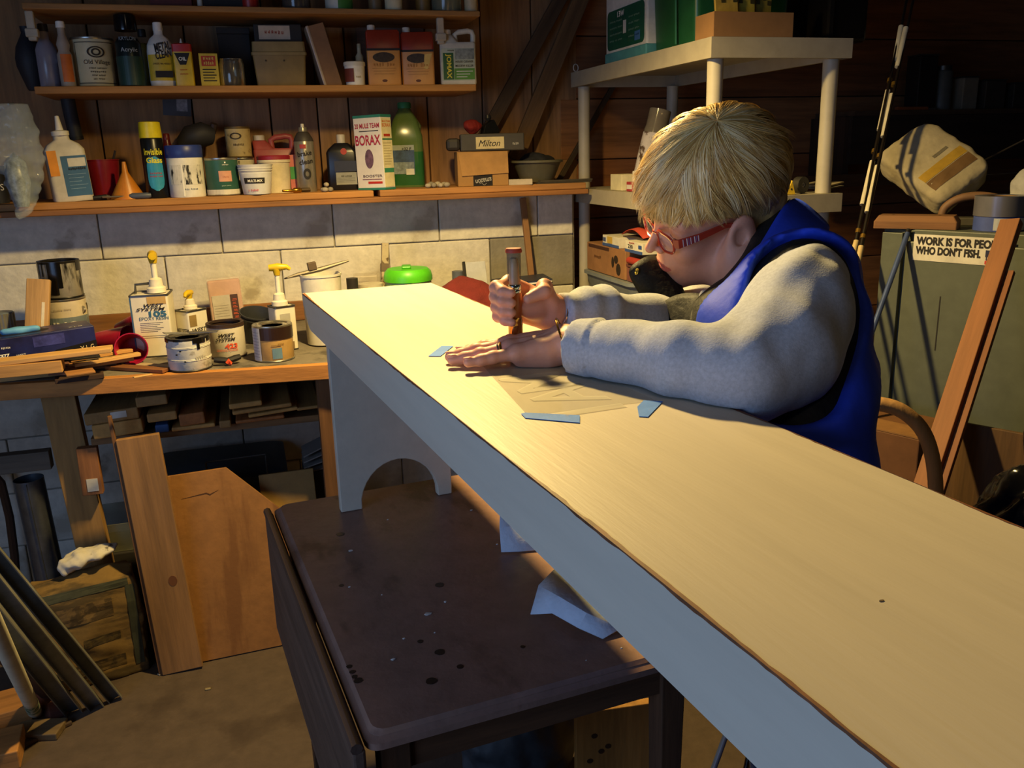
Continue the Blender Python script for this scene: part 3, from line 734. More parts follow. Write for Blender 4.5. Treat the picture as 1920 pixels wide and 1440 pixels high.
t = thing('dark_tin', 'dark tin with white lettering at the far left of the lower shelf', 'tin', (colx(-4, 3.2, z), 3.2, z)); mk('body', lathe([(0, 0), (.035, 0), (.036, .1), (0, .1)]), M('2c2e33', .5), t, smooth=True); mk('lid', lathe([(0, .1), (.037, .1), (.037, .115), (0, .115)]), DARKSTEEL, t, smooth=True); text(t, 'S', .028, .05, h=.02, mat=WINK, wrap=.036)
p, W, H, s = dims(139, 265, 3.15, z, 68)
t = thing('white_jug', 'white bottle with blue and orange labels and a pointed nozzle', 'bottle', p, facing(p) + R_(8)); t.rotation_euler[1] = R_(-3)
mk('body', loft([rrect(W * .95, .055, .012, 0), rrect(W, .06, .014, .006), rrect(W, .06, .014, H * .86), rrect(W * .8, .052, .014, H * .95), rrect(W * .4, .036, .012, H * 1.03), rrect(W * .38, .034, .012, H * 1.10)]), M('c9c2b4', .5), t, smooth=45)
mk('nozzle', lathe([(0, H * 1.1), (W * .22, H * 1.1), (W * .22, H * 1.17), (W * .1, H * 1.19), (W * .05, H * 1.42), (0, H * 1.43)], 14), WHITE, t, smooth=True)
flat(t, 'blue_label', -W * .16, W * .47, H * .09, H * .76, -.0302, M('2f5f86', .5)); flat(t, 'white_strip', W * .0, W * .44, H * .58, H * .72, -.0312, M('cfcabd', .5)); flat(t, 'orange_label', -W * .47, -W * .24, H * .44, H * .86, -.0302, M('d98a2a', .5))
text(t, '~ISOPROPYL', W * .2, H * .545, y=-.0315, h=.008, w=W * .42, mat=INK); 
for k_ in range(5): flat(t, 'print_line', W * -.05, W * (.4 - .07 * (k_ % 3)), H * (.45 - .06 * k_), H * (.456 - .06 * k_), -.0312, M('8fb0c8', .6))
p = PY(131, 215, 3.36); s = mpp(p)
t = thing('hanging_hose', 'dark rubber hose end hanging from the middle shelf above the white bottle', 'hose', p)
mk('hose', tube(spline([(-.03, 0, 40 * s), (-.012, -.005, 42 * s), (.0, -.01, 36 * s), (.004, -.01, 0), (.010, -.01, -40 * s)]), .022, 12), M('2d2f36', .6), t, smooth=True); mk('hose_end', tube([(.010, -.01, -40 * s), (.011, -.01, -46 * s)], .0235, 12), M('1c1d22', .6), t, smooth=True)
def cup_geo(r0, r1, h, th=.0012):
    return lathe([(0, .004), (r0 - th, .004), (r1 - th, h), (r1 + .0018, h), (r1 + .0018, h - .003), (r1, h - .004), (r1 * .93 + r0 * .07, h * .8), (r0, 0), (0, 0)])
p, W, H, s = dims(200, 299, 3.26, z, 60)
t = thing('red_cup', 'red plastic cup on the lower shelf with a dark stirring stick in it', 'cup', p); mk('cup', cup_geo(W * .36, W * .5, H), M('7c1220', .35), t, smooth=True)
mk('stirring_stick', tube([(.0, 0, .008), (.047, -.002, H + .028)], .004, 6), M('2a211c', .7), t)
p, W, H, s = dims(241, 303, 3.15, z, 62)
t = thing('funnel', 'orange funnel standing mouth down on the lower shelf', 'funnel', p); mk('cone', lathe([(W * .48, 0), (W * .5, .0), (W * .5, .004), (.010, H * .72), (.006, H), (.004, H), (.004, H * .7), (W * .47, .003)]), M('c07722', .4), t, smooth=True)
p = PZ(262, 364, z + .0)
t = thing('screwdriver', 'screwdriver with a grey handle lying on the lower shelf edge', 'screwdriver', (colx(250, 3.105, z), 3.105, z), R_(3)); mk('handle', tube([(-.01, 0, .0105), (.0, 0, .0105), (.045, 0, .0105), (.055, 0, .0105)], [.006, .010, .010, .007], 10), M('4d5364', .4), t, smooth=True); mk('shaft', tube([(-.09, 0, .0105), (-.01, 0, .0105)], .003, 8), STEEL, t, smooth=True)
t = thing('spring_clip', 'small black clip with a chrome nose on the lower shelf', 'clip', (colx(193, 3.115, z), 3.115, z), R_(12)); mk('jaw', tube([(-.028, 0, .008), (.012, 0, .010)], [.007, .009], 8), BLACK, t, smooth=True); mk('nose', tube([(.012, 0, .0095), (.022, 0, .009)], [.009, .006], 10), STEEL, t, smooth=True)
t, r, H = bottle(297, 228, 3.14, z, 40, [(.94, 0), (.98, .01), (.98, .97), (.9, 1)], 'tall glass-cleaner spray can with a bright yellow cap', M('15181c', .3, .2), M('d8c61e', .4), name='spray_can', cat='spray can', caph=.21, capr=.98)
V = []
def oval_label(t, r, x, zc, a, b, mat, name, n=24):
    V = []
    for i in range(n):
        an = 2 * math.pi * i / n; th = (x + a * math.cos(an)) / r; V.append((math.sin(th) * (r + .0006), -math.cos(th) * (r + .0006), zc + b * math.sin(an)))
    V.append((math.sin(x / r) * (r + .0006), -math.cos(x / r) * (r + .0006), zc)); return mk(name, (V, [(i, (i + 1) % n, n) for i in range(n)]), mat, t)
def tall_oval(t, r, x, z0, z1, a, mat, name):
    rows = []
    for zz in np.linspace(z0, z1, 12):
        q = (zz - z0) / (z1 - z0); hw = a * min(1, math.sqrt(max(.02, 1 - (2 * q - 1) ** 4)))
        rows.append([(math.sin((x + u * hw) / r) * (r + .0007), -math.cos((x + u * hw) / r) * (r + .0007), zz) for u in np.linspace(-1, 1, 10)])
    return mk(name, patch(rows), mat, t)
tall_oval(t, r, .002, H * .1, H * .55, .026, M('2f8fb5', .4), 'blue_oval')
YI = M('d9cf2a', .5, var=0)
text(t, 'Invisible', .002, H * .61, h=.020, w=.058, mat=YI, wrap=r, bold=.02); text(t, 'Glass', .002, H * .50, h=.018, w=.050, mat=YI, wrap=r, bold=.03)
text(t, '~CLEANER', .003, H * .33, h=.006, w=.035, mat=REDINK, wrap=r, bold=.02); text(t, '~STREAK FREE', .003, H * .29, h=.006, w=.038, mat=REDINK, wrap=r, bold=.02)
bottle(325, 250, 3.34, z, 24, [(.9, 0), (1, .02), (1, .8), (.6, .92), (.5, 1)], 'small dark red bottle behind the yellow-capped spray can', M('5c1a14', .3), M('6b2018', .4), caph=.1, capr=.5)
t = thing('power_tool', 'dark rounded power tool behind the blue-lidded jar', 'tool', (colx(382, 3.30, z), 3.33, z + .002)); s = .00185
mk('motor_housing', tube([(-.05, 0, .165), (-.02, -.01, .19), (.02, -.01, .20), (.05, 0, .195)], [.03, .042, .042, .03], 14), M('2c2b2e', .6), t, smooth=True); mk('grip', tube([(-.01, 0, .19), (-.016, 0, .09), (-.012, 0, .0)], [.03, .024, .026], 12), M('232225', .6), t, smooth=True); mk('knob', tube([(.05, 0, .205), (.06, -.01, .235)], .012, 8), M('3a2a22', .6), t, smooth=True)
p, W, H, s = dims(354, 272, 3.14, z, 66); r = W / 2
t = thing('finish_jar', 'white labelled jar with a wide blue lid on the lower shelf', 'jar', p, facing(p))
mk('body', lathe([(0, 0), (r * .93, 0), (r * .96, .003), (r * .96, H * .76), (r * .9, H * .78), (0, H * .78)]), WHITE, t, smooth=True)
mk('lid', lathe([(r * .98, H * .76), (r * 1.0, H * .77), (r, H * .98), (r * .95, H), (0, H)]), M('2a3c86', .4), t, smooth=True)
mk('picture_label', arcpatch(r * .96, H * .25, H * .62, -60, 55), SPOTTED('d6d2c8', '1f1c1c', .52, 60, .5, stretch=(1, 1, .3)), t); mk('paint_streak', arcpatch(r * .97, H * .02, H * .64, -14, -9, 3), WINK, t)
text(t, '~GEL STAIN', .012, H * .16, h=.006, w=.04, mat=M('44608a', .6, var=0), wrap=r * .96)
t, r, H = can(421, 296, 3.15, z, 60, 'green quart paint can with a pale square on its label', M('2f5a4c', .45), STEEL)
mk('white_band', arcpatch(r, H * .04, H * .17, -85, 85), M('cfc8b8', .5), t); mk('color_square', arcpatch(r, H * .38, H * .66, -12, 32, 8, .0008), M('d0977c', .5), t)
text(t, '~BENJAMIN', .012, H * .82, h=.004, mat=WINK, wrap=r); mk('emblem', arcpatch(r, H * .86, H * .9, 10, 15, 2), WINK, t); text(t, '~REGAL SELECT', .010, H * .27, h=.004, mat=M('9fb8a8', .6, var=0), wrap=r); text(t, '~Moore', .010, H * .5, h=.006, mat=M('a0604c', .6, var=0), wrap=r)
t, r, H = can(458, 296, 3.31, z, 48, 'white can with black letters under the small cream can', M('cfc6b0', .5)); text(t, '~TM', -.01, H * .88, h=.010, mat=INK, wrap=r, bold=.02)
zc = z + H
t, r, H = can(450, 238, 3.31, zc + .0008, 46, 'small stained cream paint can stacked on another can at the back', SPOTTED('c0aa74', '6e5a36', .62, 25, .5), M('6f5a34', .5, .5), rimm=M('6f5a34', .5, .5)); ring_on(t, r, -.008, H * .7, .02, .011, .3, br); text(t, '~Village', .0, H * .42, h=.008, mat=br, wrap=r)
p, W, H, s = dims(483, 308, 3.116, z, 64); r = W / 2
t = thing('mixing_tub', 'white tapered mixing tub with a black band on the lower shelf front', 'tub', p, facing(p))
mk('tub', lathe([(0, .002), (r * .76, .002), (r * .78, .004), (r * .93, H * .72), (r * .9, H * .74), (r * .98, H * .8), (r * .94, H * .82), (r, H * .88), (r * .96, H * .9), (r * 1.02, H), (r * .98, H), (r * .9, H * .76), (r * .74, .006), (0, .006)]), M('d5d4d6', .45), t, smooth=True)
text(t, 'MULTI-MIX', -.004, H * .47, h=.0085, w=.048, mat=WINK, wrap=r * .9, bold=.02)
rows = [[((r * (.78 + .15 * q / .72) + .0006) * math.sin(R_(a)), -(r * (.78 + .15 * q / .72) + .0006) * math.cos(R_(a)), H * q) for a in np.linspace(-48, 32, 12)] for q in (.38, .57)]
mk('black_band', patch(rows), INK, t); text(t, '~1 QUART', -.012, H * .16, h=.008, mat=M('c8506a', .6, var=0), wrap=r * .83, bold=.02)
p, W, H, s = dims(519, 291, 3.235, z, 62); r = W / 2
t = thing('lidded_bucket', 'white plastic bucket with a red lid behind the mixing tub', 'bucket', p, facing(p))
mk('bucket', lathe([(0, 0), (r * .84, 0), (r * .95, H * .8), (r, H * .81), (r, H * .88), (0, H * .88)]), M('d9cdb2', .5), t, smooth=True); mk('lid', lathe([(r * .97, H * .87), (r * 1.0, H * .88), (r, H * .97), (r * .94, H), (0, H)]), M('8e2030', .45), t, smooth=True)
p, W, H, s = dims(521, 254, 3.345, z, 74)
t = thing('pink_jug', 'faded pink handled jug at the back of the lower shelf', 'jug', p, facing(p)); jug(t, W, H, .07, M('a34a44', .4), M('c9bfae', .5), capx=-.34)
t, W, H = boxy('carton', 556, 290, 3.25, z, 17, .08, 'narrow pink and green carton beside the brake cleaner', None); mk('carton', cbox(W, .07, H), M('bf6a58', .6), t); flat(t, 'green_panel', -W * .48, W * .48, H * .35, H * .68, -.0352, M('3e8a3e', .5))
t, r, H = bottle(577, 232, 3.19, z, 37, SPRAY + [(.45, .9), (.4, 1)], 'tall grey brake-cleaner spray can with black lettering', M('8f8a80', .3, .5), M('c9c2b4', .5), name='spray_can', cat='spray can', caph=.05, capr=.18)
mk('dome', lathe([(r * .99, H * .745), (r * .9, H * .79), (r * .6, H * .87), (r * .3, H * .9), (0, H * .9)]), M('3a3634', .5), t, smooth=True)
text(t, 'brake', .0, H * .57, h=.017, w=.05, mat=INK, wrap=r, bold=.02, rot=8); text(t, 'clean', .003, H * .45, h=.017, w=.048, mat=INK, wrap=r, bold=.02, rot=8); ring_on(t, r, .004, H * .27, .013, .018, .5, INK); mk('red_emblem', arcpatch(r, H * .64, H * .7, -25, 10, 4), M('a03428', .5), t)
BR = M('b0802c', .25, .9)
t = thing('brass_nozzle', 'brass hose nozzle lying on the lower shelf edge', 'nozzle', (colx(552, 3.10, z), 3.10, z), R_(14)); mk('barrel', tube([(-.04, 0, .0095), (-.005, 0, .0095), (.0, 0, .0095), (.02, 0, .0095), (.025, 0, .0095)], [.004, .005, .009, .009, .006], 10), BR, t, smooth=True); mk('fitting', tube([(.025, 0, .0095), (.055, 0, .0095)], .007, 8), M('4a3c2c', .5, .6), t, smooth=True)
PEB = [M('9a9080', .8, var=.15), M('8a8274', .8, var=.15), M('a89c88', .8, var=.15)]
def pebble(x, y, zz, r, label, k_, group):
    t = mk('pebble', lathe([(0, -r * .7), (r * .7, -r * .5), (r, 0), (r * .75, r * .5), (0, r * .72)], 12, 1, .8), PEB[k_ % 3], smooth=80); t.location = (x, y, zz + r * .7); t.rotation_euler = (0, 0, k_); return tag(t, label, 'pebble', group)
for k_, (px, zz, rr, Y) in enumerate([(610, 0, .012, 3.10), (620, 0, .012, 3.107), (613, .0170, .011, 3.104), (607, .0, .011, 3.13)]):
    pebble(colx(px, Y, z), Y, z + zz, rr, ['left front pebble of the heap beside the black oil bottle', 'right front pebble of the heap beside the black oil bottle', 'top pebble of the heap beside the black oil bottle', 'rear pebble of the heap beside the black oil bottle'][k_], k_, 'pebbles by the oil bottle')
p, W, H, s = dims(646, 268, 3.235, z, 56)
t = thing('oil_bottle', 'black plastic motor-oil bottle with a pale cap', 'bottle', p, facing(p) + R_(-4))
mk('body', loft([rrect(W * .95, .055, .01, 0), rrect(W, .06, .012, .005), rrect(W, .06, .012, H * .80), rrect(W * .88, .055, .012, H * .87), rrect(W * .55, .04, .012, H * .97), rrect(W * .42, .034, .01, H * 1.0)]), M('16161c', .3), t, smooth=45)
mk('cap', lathe([(0, H), (.015, H), (.015, H + .026), (.013, H + .029), (0, H + .029)], 18), M('bdb5a8', .5), t, smooth=True)
flat(t, 'pale_label', -W * .22, W * .46, H * .12, H * .38, -.0302, M('8f8e80', .5)); flat(t, 'dark_label', -W * .25, W * .46, H * .4, H * .62, -.0302, M('22263a', .5)); mk('red_spot', prism([(W * .08 + .011 * math.cos(a), H * .82 + .011 * math.sin(a)) for a in np.linspace(0, 5.9, 14)], -.0312, -.0295), M('a83a26', .5), t)
text(t, '~SAE 10W-30', W * .12, H * .3, y=-.031, h=.006, mat=INK); 
for k_ in range(4): flat(t, 'print_line', -W * .2, W * .4, H * (.17 + .03 * k_), H * (.174 + .03 * k_), -.031, M('5c5c52', .6))
# borax carton
p, W, H, s = dims(707, 216, 3.15, z, 74)
t = thing('borax_carton', 'tall white laundry-booster carton with red lettering and turquoise trim', 'box', p, facing(p) + R_(-38)); t.rotation_euler[1] = R_(-1)
BWd, BD = .118, .058
mk('carton', cbox(BWd, BD, H), M('d9d4d2', .55, var=.04), t, bevel=.0012)
for z0, z1 in ((H * .965, H * 1.0005), (0, H * .03)): mk('turquoise_trim', box(-BWd / 2 - .0006, BWd / 2 + .0006, -BD / 2 - .0006, BD / 2 + .0006, z0, z1), M('2f7a70', .5), t)
RB = M('a5284a', .6, var=0); y0 = -BD / 2 - .0006
text(t, '20 MULE TEAM', 0, H * .86, y=y0, h=.016, w=BWd * .9, mat=RB, bold=.02); mk('wagon_picture', box(-BWd * .3, BWd * .4, y0 - .0006, y0, H * .785, H * .795), INK, t); text(t, 'BORAX', 0, H * .67, y=y0, h=.034, w=BWd * .92, mat=RB, bold=.02)
mk('oval_picture', prism([(.018 * math.cos(a), H * .42 + .032 * math.sin(a)) for a in np.linspace(0, 5.98, 20)], y0 - .0008, y0), M('6b5068', .6, var=.3, scale=60), t); text(t, 'BOOSTER', .01, H * .19, y=y0, h=.008, w=BWd * .7, mat=M('3a2430', .6, var=0)); flat(t, 'red_strip', -BWd * .1, BWd * .42, H * .085, H * .115, y0, REDINK); flat(t, 'print_line', -BWd * .3, BWd * .4, H * .14, H * .15, y0, M('7a4a5a', .6))
side = thing('x', 'x', 'x'); bpy.data.objects.remove(side)
def side_text(t, s_, y, zz, h, w, mat):   # on the +x face
    V2, Fc = text_geo(s_, h, w, .02); return mk('lettering', ([(BWd / 2 + .0012, y + a, zz + b) for a, b in V2], Fc), mat, t)
def side_flat(t, y0, y1, z0, z1, mat, name): return mk(name, box(BWd / 2 - .0003, BWd / 2 + .0008, y0, y1, z0, z1), mat, t)
side_flat(t, -BD * .47, BD * .47, H * .04, H * .95, M('e0d6ae', .55), 'side_panel')
OI = M('c8602a', .6, var=0)
side_text(t, 'MULE TEAM', 0, H * .91, .007, BD * .75, OI); side_text(t, 'BORAX', 0, H * .86, .012, BD * .8, OI)
mk('red_button', box(BWd / 2, BWd / 2 + .0012, -BD * .3, BD * .3, H * .71, H * .745), M('b8402a', .6), t); mk('green_strip', box(BWd / 2, BWd / 2 + .0012, -BD * .46, BD * .46, H * .665, H * .685), M('3a7a5c', .6), t); mk('green_strip', box(BWd / 2, BWd / 2 + .0012, -BD * .46, BD * .46, H * .23, H * .29), M('3a8a6c', .6), t)
for k_ in range(9): mk('print_line', box(BWd / 2, BWd / 2 + .0011, -BD * .4, BD * (.38 - .08 * (k_ % 3)), H * (.62 - .035 * k_), H * (.626 - .035 * k_)), M('9a8c62', .6), t)
p, W, H, s = dims(766, 192, 3.30, z, 62); r = W / 2
t = thing('antifreeze_jug', 'tall translucent green jug with a green cap and blue label', 'jug', p, facing(p))
mk('body', loft([rrect(W * .95, .095, .02, 0), rrect(W, .1, .022, .006), rrect(W, .1, .022, H * .5), rrect(W * .98, .1, .022, H * .6), rrect(W * .75, .08, .022, H * .78), rrect(W * .42, .045, .018, H * .9), rrect(W * .34, .036, .016, H * .93)]), M('6f8a4e', .2, trans=.35, var=.05), t, smooth=50)
mk('liquid', loft([rrect(W * .97, .097, .02, .004), rrect(W * 1.006, .1006, .022, .008), rrect(W * 1.006, .1006, .022, H * .42)]), M('2f6a3a', .2, trans=.2, var=.05), t, smooth=50)
mk('cap', lathe([(0, H * .93), (W * .20, H * .93), (W * .20, H * .99), (W * .18, H), (0, H)], 18), M('2f7a4a', .45), t, smooth=True)
flat(t, 'blue_label', -W * .5, W * .22, H * .16, H * .47, -.0506, M('34507a', .5, var=.3, scale=30)); flat(t, 'mountain_label', -W * .5, W * .2, H * .16, H * .3, -.0514, M('7f8d96', .5, var=.3, scale=60)); flat(t, 'top_label', -W * .5, W * .22, H * .44, H * .5, -.0514, M('9aa39c', .5)); text(t, '+32 F', W * .0, H * .455, y=-.052, h=.011, w=.035, mat=INK, bold=.02, shear=.2); flat(t, 'bar_code', -W * .04, W * .2, H * .15, H * .22, -.0518, M('d0ccc0', .5))
mk('handle', tube([(W * .36, 0, H * .60), (W * .40, 0, H * .72), (W * .22, 0, H * .84), (W * .05, 0, H * .86)], .009, 8), M('6f8a4e', .2, trans=.35, var=.05), t, smooth=True)
for k_, (px, Y, rr) in enumerate([(803, 3.11, .012), (814, 3.115, .013), (826, 3.11, .012), (838, 3.12, .013), (809, 3.15, .015), (821, 3.16, .015), (833, 3.155, .013)]):
    pebble(colx(px, Y, z), Y, z, rr, ['front-row stone nearest the green jug on the lower shelf', 'second front-row stone from the green jug', 'third front-row stone from the green jug', 'front-row stone nearest the cardboard carton', 'left stone of the back row right of the green jug', 'middle stone of the back row right of the green jug', 'right stone of the back row, towards the carton'][k_], k_, 'stones on the lower shelf')
p, W, H, s = dims(903, 284, 3.19, z, 93)
t = thing('cardboard_carton', 'brown cardboard carton with black printed tape on the lower shelf', 'box', p, facing(p) + R_(6))
cb = M('9c7440', .75, var=.06)
mk('carton', cbox(W, .14, H), cb, t, bevel=.0015); mk('flap', prism([(-W * .42, H * .30), (W * .5, H * .36), (W * .49, H * .98), (-W * .48, H * .98)], -.0755, -.0712), M('a77d48', .75), t)
mk('tape', box(-W * .20, W * .18, -.0712, -.0702, H * .0, H * .5), M('1c1a1c', .35), t); text(t, 'amazon', W * .0, H * .17, y=-.0712, h=.013, w=W * .32, mat=M('a8a49a', .5, var=0), rot=188, bold=.01)
mk('smile_print', tube([(W * (-.08 + .02 * i), -.0716, H * .06 + .004 * math.sin(i)) for i in range(8)], .0008, 4), M('a8a49a', .5, var=0), t)
zb = z + H + .001
p = Vector((colx(922, 3.19, zb), 3.19, zb))
t = thing('name_case', 'flat dark tool case with a handwritten name label on the cardboard carton', 'case', p, facing(p) + R_(4)); s = mpp(p); W = 118 * s
mk('case_body', cbox(W, .11, 31 * s), M('3a3632', .5), t, bevel=.004); mk('catch', box(-W * .72, -W * .5, -.05, .05, .003, 24 * s), M('2c2826', .55), t, bevel=.012)
flat(t, 'name_label', -W * .26, W * .18, 4 * s, 25 * s, -.0552, M('c9b98c', .7)); text(t, 'Milton', -W * .05, 14 * s, y=-.0558, h=.022, w=W * .34, mat=INK, shear=.35); text(t, '~SKIL', W * .36, 12 * s, y=-.0552, h=.009, mat=M('b8b4aa', .6, var=0), bold=.02)
def cloth_fn(seed, rx, ry, rz):
    def fn(P):
        return (ell(P, (0, 0, 0), (rx, ry, rz)) + .006 * vnoise(P, 50, seed) + .004 * vnoise(P, 120, seed + 1)) * .7
    return fn
zb2 = zb + 31 * s
V, Fc = surface(cloth_fn(4, .032, .02, .03), (-.05, -.04, -.05), (.05, .04, .05), .004)
t = mk_np('red_rag', V, Fc, M('7c1c16', .8, bump=.3)); tag(t, 'crumpled red rag lying on the dark tool case', 'rag'); t.location = (colx(888, 3.19, zb2), 3.20, zb2 + .026)
t = thing('hand_plane', 'dark metal hand tool with a round knob behind the red rag', 'tool', (colx(915, 3.24, zb2), 3.235, zb2 + .001), R_(20)); mk('blade', prism([(-.03, 0), (.04, 0), (.045, .012), (.02, .05), (-.02, .03)], -.012, .012), M('2b2c2e', .4, .6), t, bevel=.002); mk('knob', lathe([(0, .045), (.008, .046), (.013, .055), (.010, .066), (0, .068)], 14), M('4a4a4a', .3, .7), t, smooth=True)
p, W, H, s = dims(1007, 300, 3.20, z, 98); r = W / 2
t = thing('plastic_basin', 'round grey-green plastic basin holding black rags', 'basin', p)
mk('basin', lathe([(0, .003), (r * .55, .003), (r * .62, .006), (r * .9, H * .85), (r * .92, H * .88), (r, H * .9), (r, H * .98), (r * .97, H), (r * .86, H * .98), (r * .56, .01), (0, .008)]), M('5a5646', .6), t, smooth=True)
V, Fc = surface(cloth_fn(9, r * .72, r * .6, .03), (-.11, -.11, -.05), (.11, .11, .05), .005); o = mk_np('black_rags', V, Fc, M('1a1a1e', .8), t); o.location.z = H * .95
t = thing('white_batten', 'short pale wooden batten lying before the basin', 'batten', (colx(976, 3.10, z), 3.10, z), R_(-14)); mk('batten', cbox(.085, .02, .02), M('b8ab98', .7), t, bevel=.001); mk('end_grain', box(.0425, .043, -.0095, .0095, .001, .019), M('8a7c68', .8), t)
t = thing('metal_strips', 'two thin dark strips lying at the right end of the lower shelf', 'strip', (colx(1052, 3.12, z), 3.12, z), R_(5)); mk('strip', box(-.10, .12, -.012, .008, 0, .006), M('4a4640', .5, .4), t); mk('strip', xf(box(-.09, .13, -.008, .010, .0062, .012), RZ(4)), M('5c564c', .5, .4), t)

# leaning boards in the corner
def lean(name, a, b, w_, th, label, mat, cat='board', up=(0, -1, 0), group=None):
    """plank whose long axis runs from a to b, wide side towards up"""
    a = Vector(a); b = Vector(b); L = (b - a).length; zx = (b - a).normalized(); n = Vector(up); n = (n - zx * n.dot(zx)).normalized(); xx = n.cross(zx)
    m = Matrix((( -xx.x, -n.x, zx.x, a.x), (-xx.y, -n.y, zx.y, a.y), (-xx.z, -n.z, zx.z, a.z), (0, 0, 0, 1)))
    t = thing(name, label, cat, group=group); t.matrix_basis = m
    mk('board', box(-w_ / 2, w_ / 2, -th / 2, th / 2, 0, L), mat, t, bevel=.002)
    return t
lean('leaning_board', PY(905, 262, 3.372), PY(1082, -60, 3.372), .05, .018, 'narrow dark board leaning diagonally behind the rag, left of two', WOOD('4e3a26', 'z'))
lean('leaning_board', PY(965, 300, 3.345), PY(1112, -60, 3.345), .062, .02, 'wider brown board leaning diagonally above the basin, right of two', WOOD('6a4e30', 'z'))
lean('leaning_stick', PY(1040, 352, 3.38), PY(1188, 95, 3.38), .02, .015, 'thin stick leaning in the dark corner behind the rack', WOOD('3f3122', 'z'), 'stick')
t = thing('picture_card', 'small dark photo card pinned to the wall boards under the middle shelf', 'card', PY(331, 197, 3.415)); mk('card', box(-.045, .048, -.0015, .001, -.036, .034), M('3a3436', .4), t); mk('picture', box(.0, .036, -.0022, -.0015, -.02, .03), M('8a8486', .4, var=.3, scale=50), t); t.rotation_euler = (0, R_(4), 0)
# ================================================================== on the workbench
z = WB + .0008
def blk_text(t, s_, x, zz, h, w, wrap, mat=INK, **k): return text(t, s_, x, zz, h=h, w=w, mat=mat, wrap=wrap, **k)
# big can with grey lettering + black dripped can on top of it
t, r, H = can(134, 556, 2.96, z, 76, 'large cream can with pale block letters behind the blue glove box', M('cbbda4', .5), STEEL)
mk('blue_grey_band', arcpatch(r, H * .36, H * .68, -88, 88, 20), M('69747c', .5), t); text(t, 'ING', -.004, H * .52, h=.030, w=.068, mat=M('d8d4ca', .5, var=0), wrap=r + .0008, bold=.03); text(t, '~CEILING PAINT', -.008, H * .82, h=.006, w=.05, mat=M('9a8c78', .6, var=0), wrap=r)
mk('ear', lathe([(0, 0), (.012, 0), (.010, .004), (0, .005)], 12), STEEL, t).matrix_basis = T(r * .80, -r * .60, H * .78) @ RX(90) @ RY(-55)
mk('wire_handle', tube([(r * 1.0 * math.cos(a), -r * 1.03 * abs(math.sin(a)) - .004, H * .78 - .085 * math.sin(a)) for a in np.linspace(-.2, 1.2, 12)], .0016, 6), STEEL, t, smooth=True)
zt = z + H
t, r, H = can(119, 487, 2.96, zt + .001, 72, 'open steel can streaked with thick black drips, stacked on the cream can', SPOTTED('aaa59a', '14120f', .58, 22, .3, .4, stretch=(1, 1, .22)), open_=BLACK, rimm=M('2a2826', .3, .5))
dr = M('0e0d0d', .2, var=0)
for a0, a1, z0 in ((-80, -66, .55), (-34, -8, .12), (-8, 4, .3), (50, 80, .72), (-52, -48, .62)): mk('black_drip', arcpatch(r, H * z0, H * .99, a0, a1, 8, .001), dr, t)
# ribbed jar
p, W, H, s = dims(16, 584, 2.92, z, 46); r = W / 2
t = thing('ribbed_jar', 'jar with a grey ribbed lid at the left edge of the workbench', 'jar', p); mk('jar', lathe([(0, 0), (r * .9, 0), (r * .92, H * .55), (r * .8, H * .62), (0, H * .62)]), M('8d8578', .3, var=.15), t, smooth=True)
V = []; n_ = 48
mk('lid', loft([[(r * (1 if i % 2 else .96) * math.cos(2 * math.pi * i / n_), r * (1 if i % 2 else .96) * math.sin(2 * math.pi * i / n_), zz) for i in range(n_)] for zz in (H * .62, H * .98)]), M('77746c', .45, .3), t); mk('lid_top', lathe([(0, H), (r * .9, H), (r * .97, H * .98), (r * .96, H * .97)]), M('6b7684', .4, .3), t, smooth=True)
# small offcut standing on end
t = lean('wood_offcut', Vector((PY(60, 640, 2.79).x, 2.79, z + .006)), PY(73, 524, 2.86), .062, .022, 'pale wooden moulding offcut leaning upright against the cans', WOOD('b08a5c', 'z'), 'wood'); mk('white_groove', box(.012, .020, -.0118, -.010, 0.0, .18), M('cfc4b0', .6), t)
# 105 resin can
def fcan(px, ytop, Y, w_, D, label, turn, name='resin_can', body='d6cfbe'):
    p, W, H, s = dims(px, ytop, Y, z, w_)
    t = thing(name, label, 'can', p, facing(p) + R_(turn))
    mk('body', loft([rrect(W, D, .006, zz) for zz in (0.003, H)]), M(body, .4, var=.05), t, smooth=30)
    mk('top_rim', loft([rrect(W + .003, D + .003, .007, H - .002), rrect(W + .003, D + .003, .007, H + .003), rrect(W - .004, D - .004, .006, H + .003), rrect(W - .004, D - .004, .006, H - .001)]), DARKSTEEL, t, smooth=30)
    mk('bottom_rim', loft([rrect(W + .002, D + .002, .007, 0), rrect(W + .002, D + .002, .007, .004)]), DARKSTEEL, t, smooth=30)
    return t, W, D, H
def pump(t, x, y, zb_, s, h, turn):
    root = mk('pump_collar', lathe([(0, 0), (.024 * s, 0), (.024 * s, .012 * s), (.018 * s, .016 * s), (.016 * s, .034 * s), (.010 * s, .038 * s), (0, .038 * s)], 18), M('d8d0c0', .45), t, smooth=True); root.location = (x, y, zb_)
    mk('pump_stem', tube([(0, 0, .036 * s), (0, 0, h - .015)], .0075 * s, 10), M('e0dacb', .45), root, smooth=True)
    e = mk('pump_head', join(tube([(0, 0, h - .02), (0, 0, h)], [.009 * s, .013 * s], 12), tube([(.022 * s, 0, h + .003), (-.004, 0, h + .004), (-.030 * s, 0, h + .004), (-.040 * s, 0, h - .004)], [.010 * s, .0125 * s, .008 * s, .005 * s], 10)), M('c9a81e', .4), root, smooth=60, label='yellow pump spout')
    e.rotation_euler[2] = R_(turn)
t, W, D, H = fcan(298, 549, 2.82, 66, .105, 'tall epoxy resin can marked 105 with a yellow pump, largest on the bench', -10)
y0 = -D / 2 - .0003
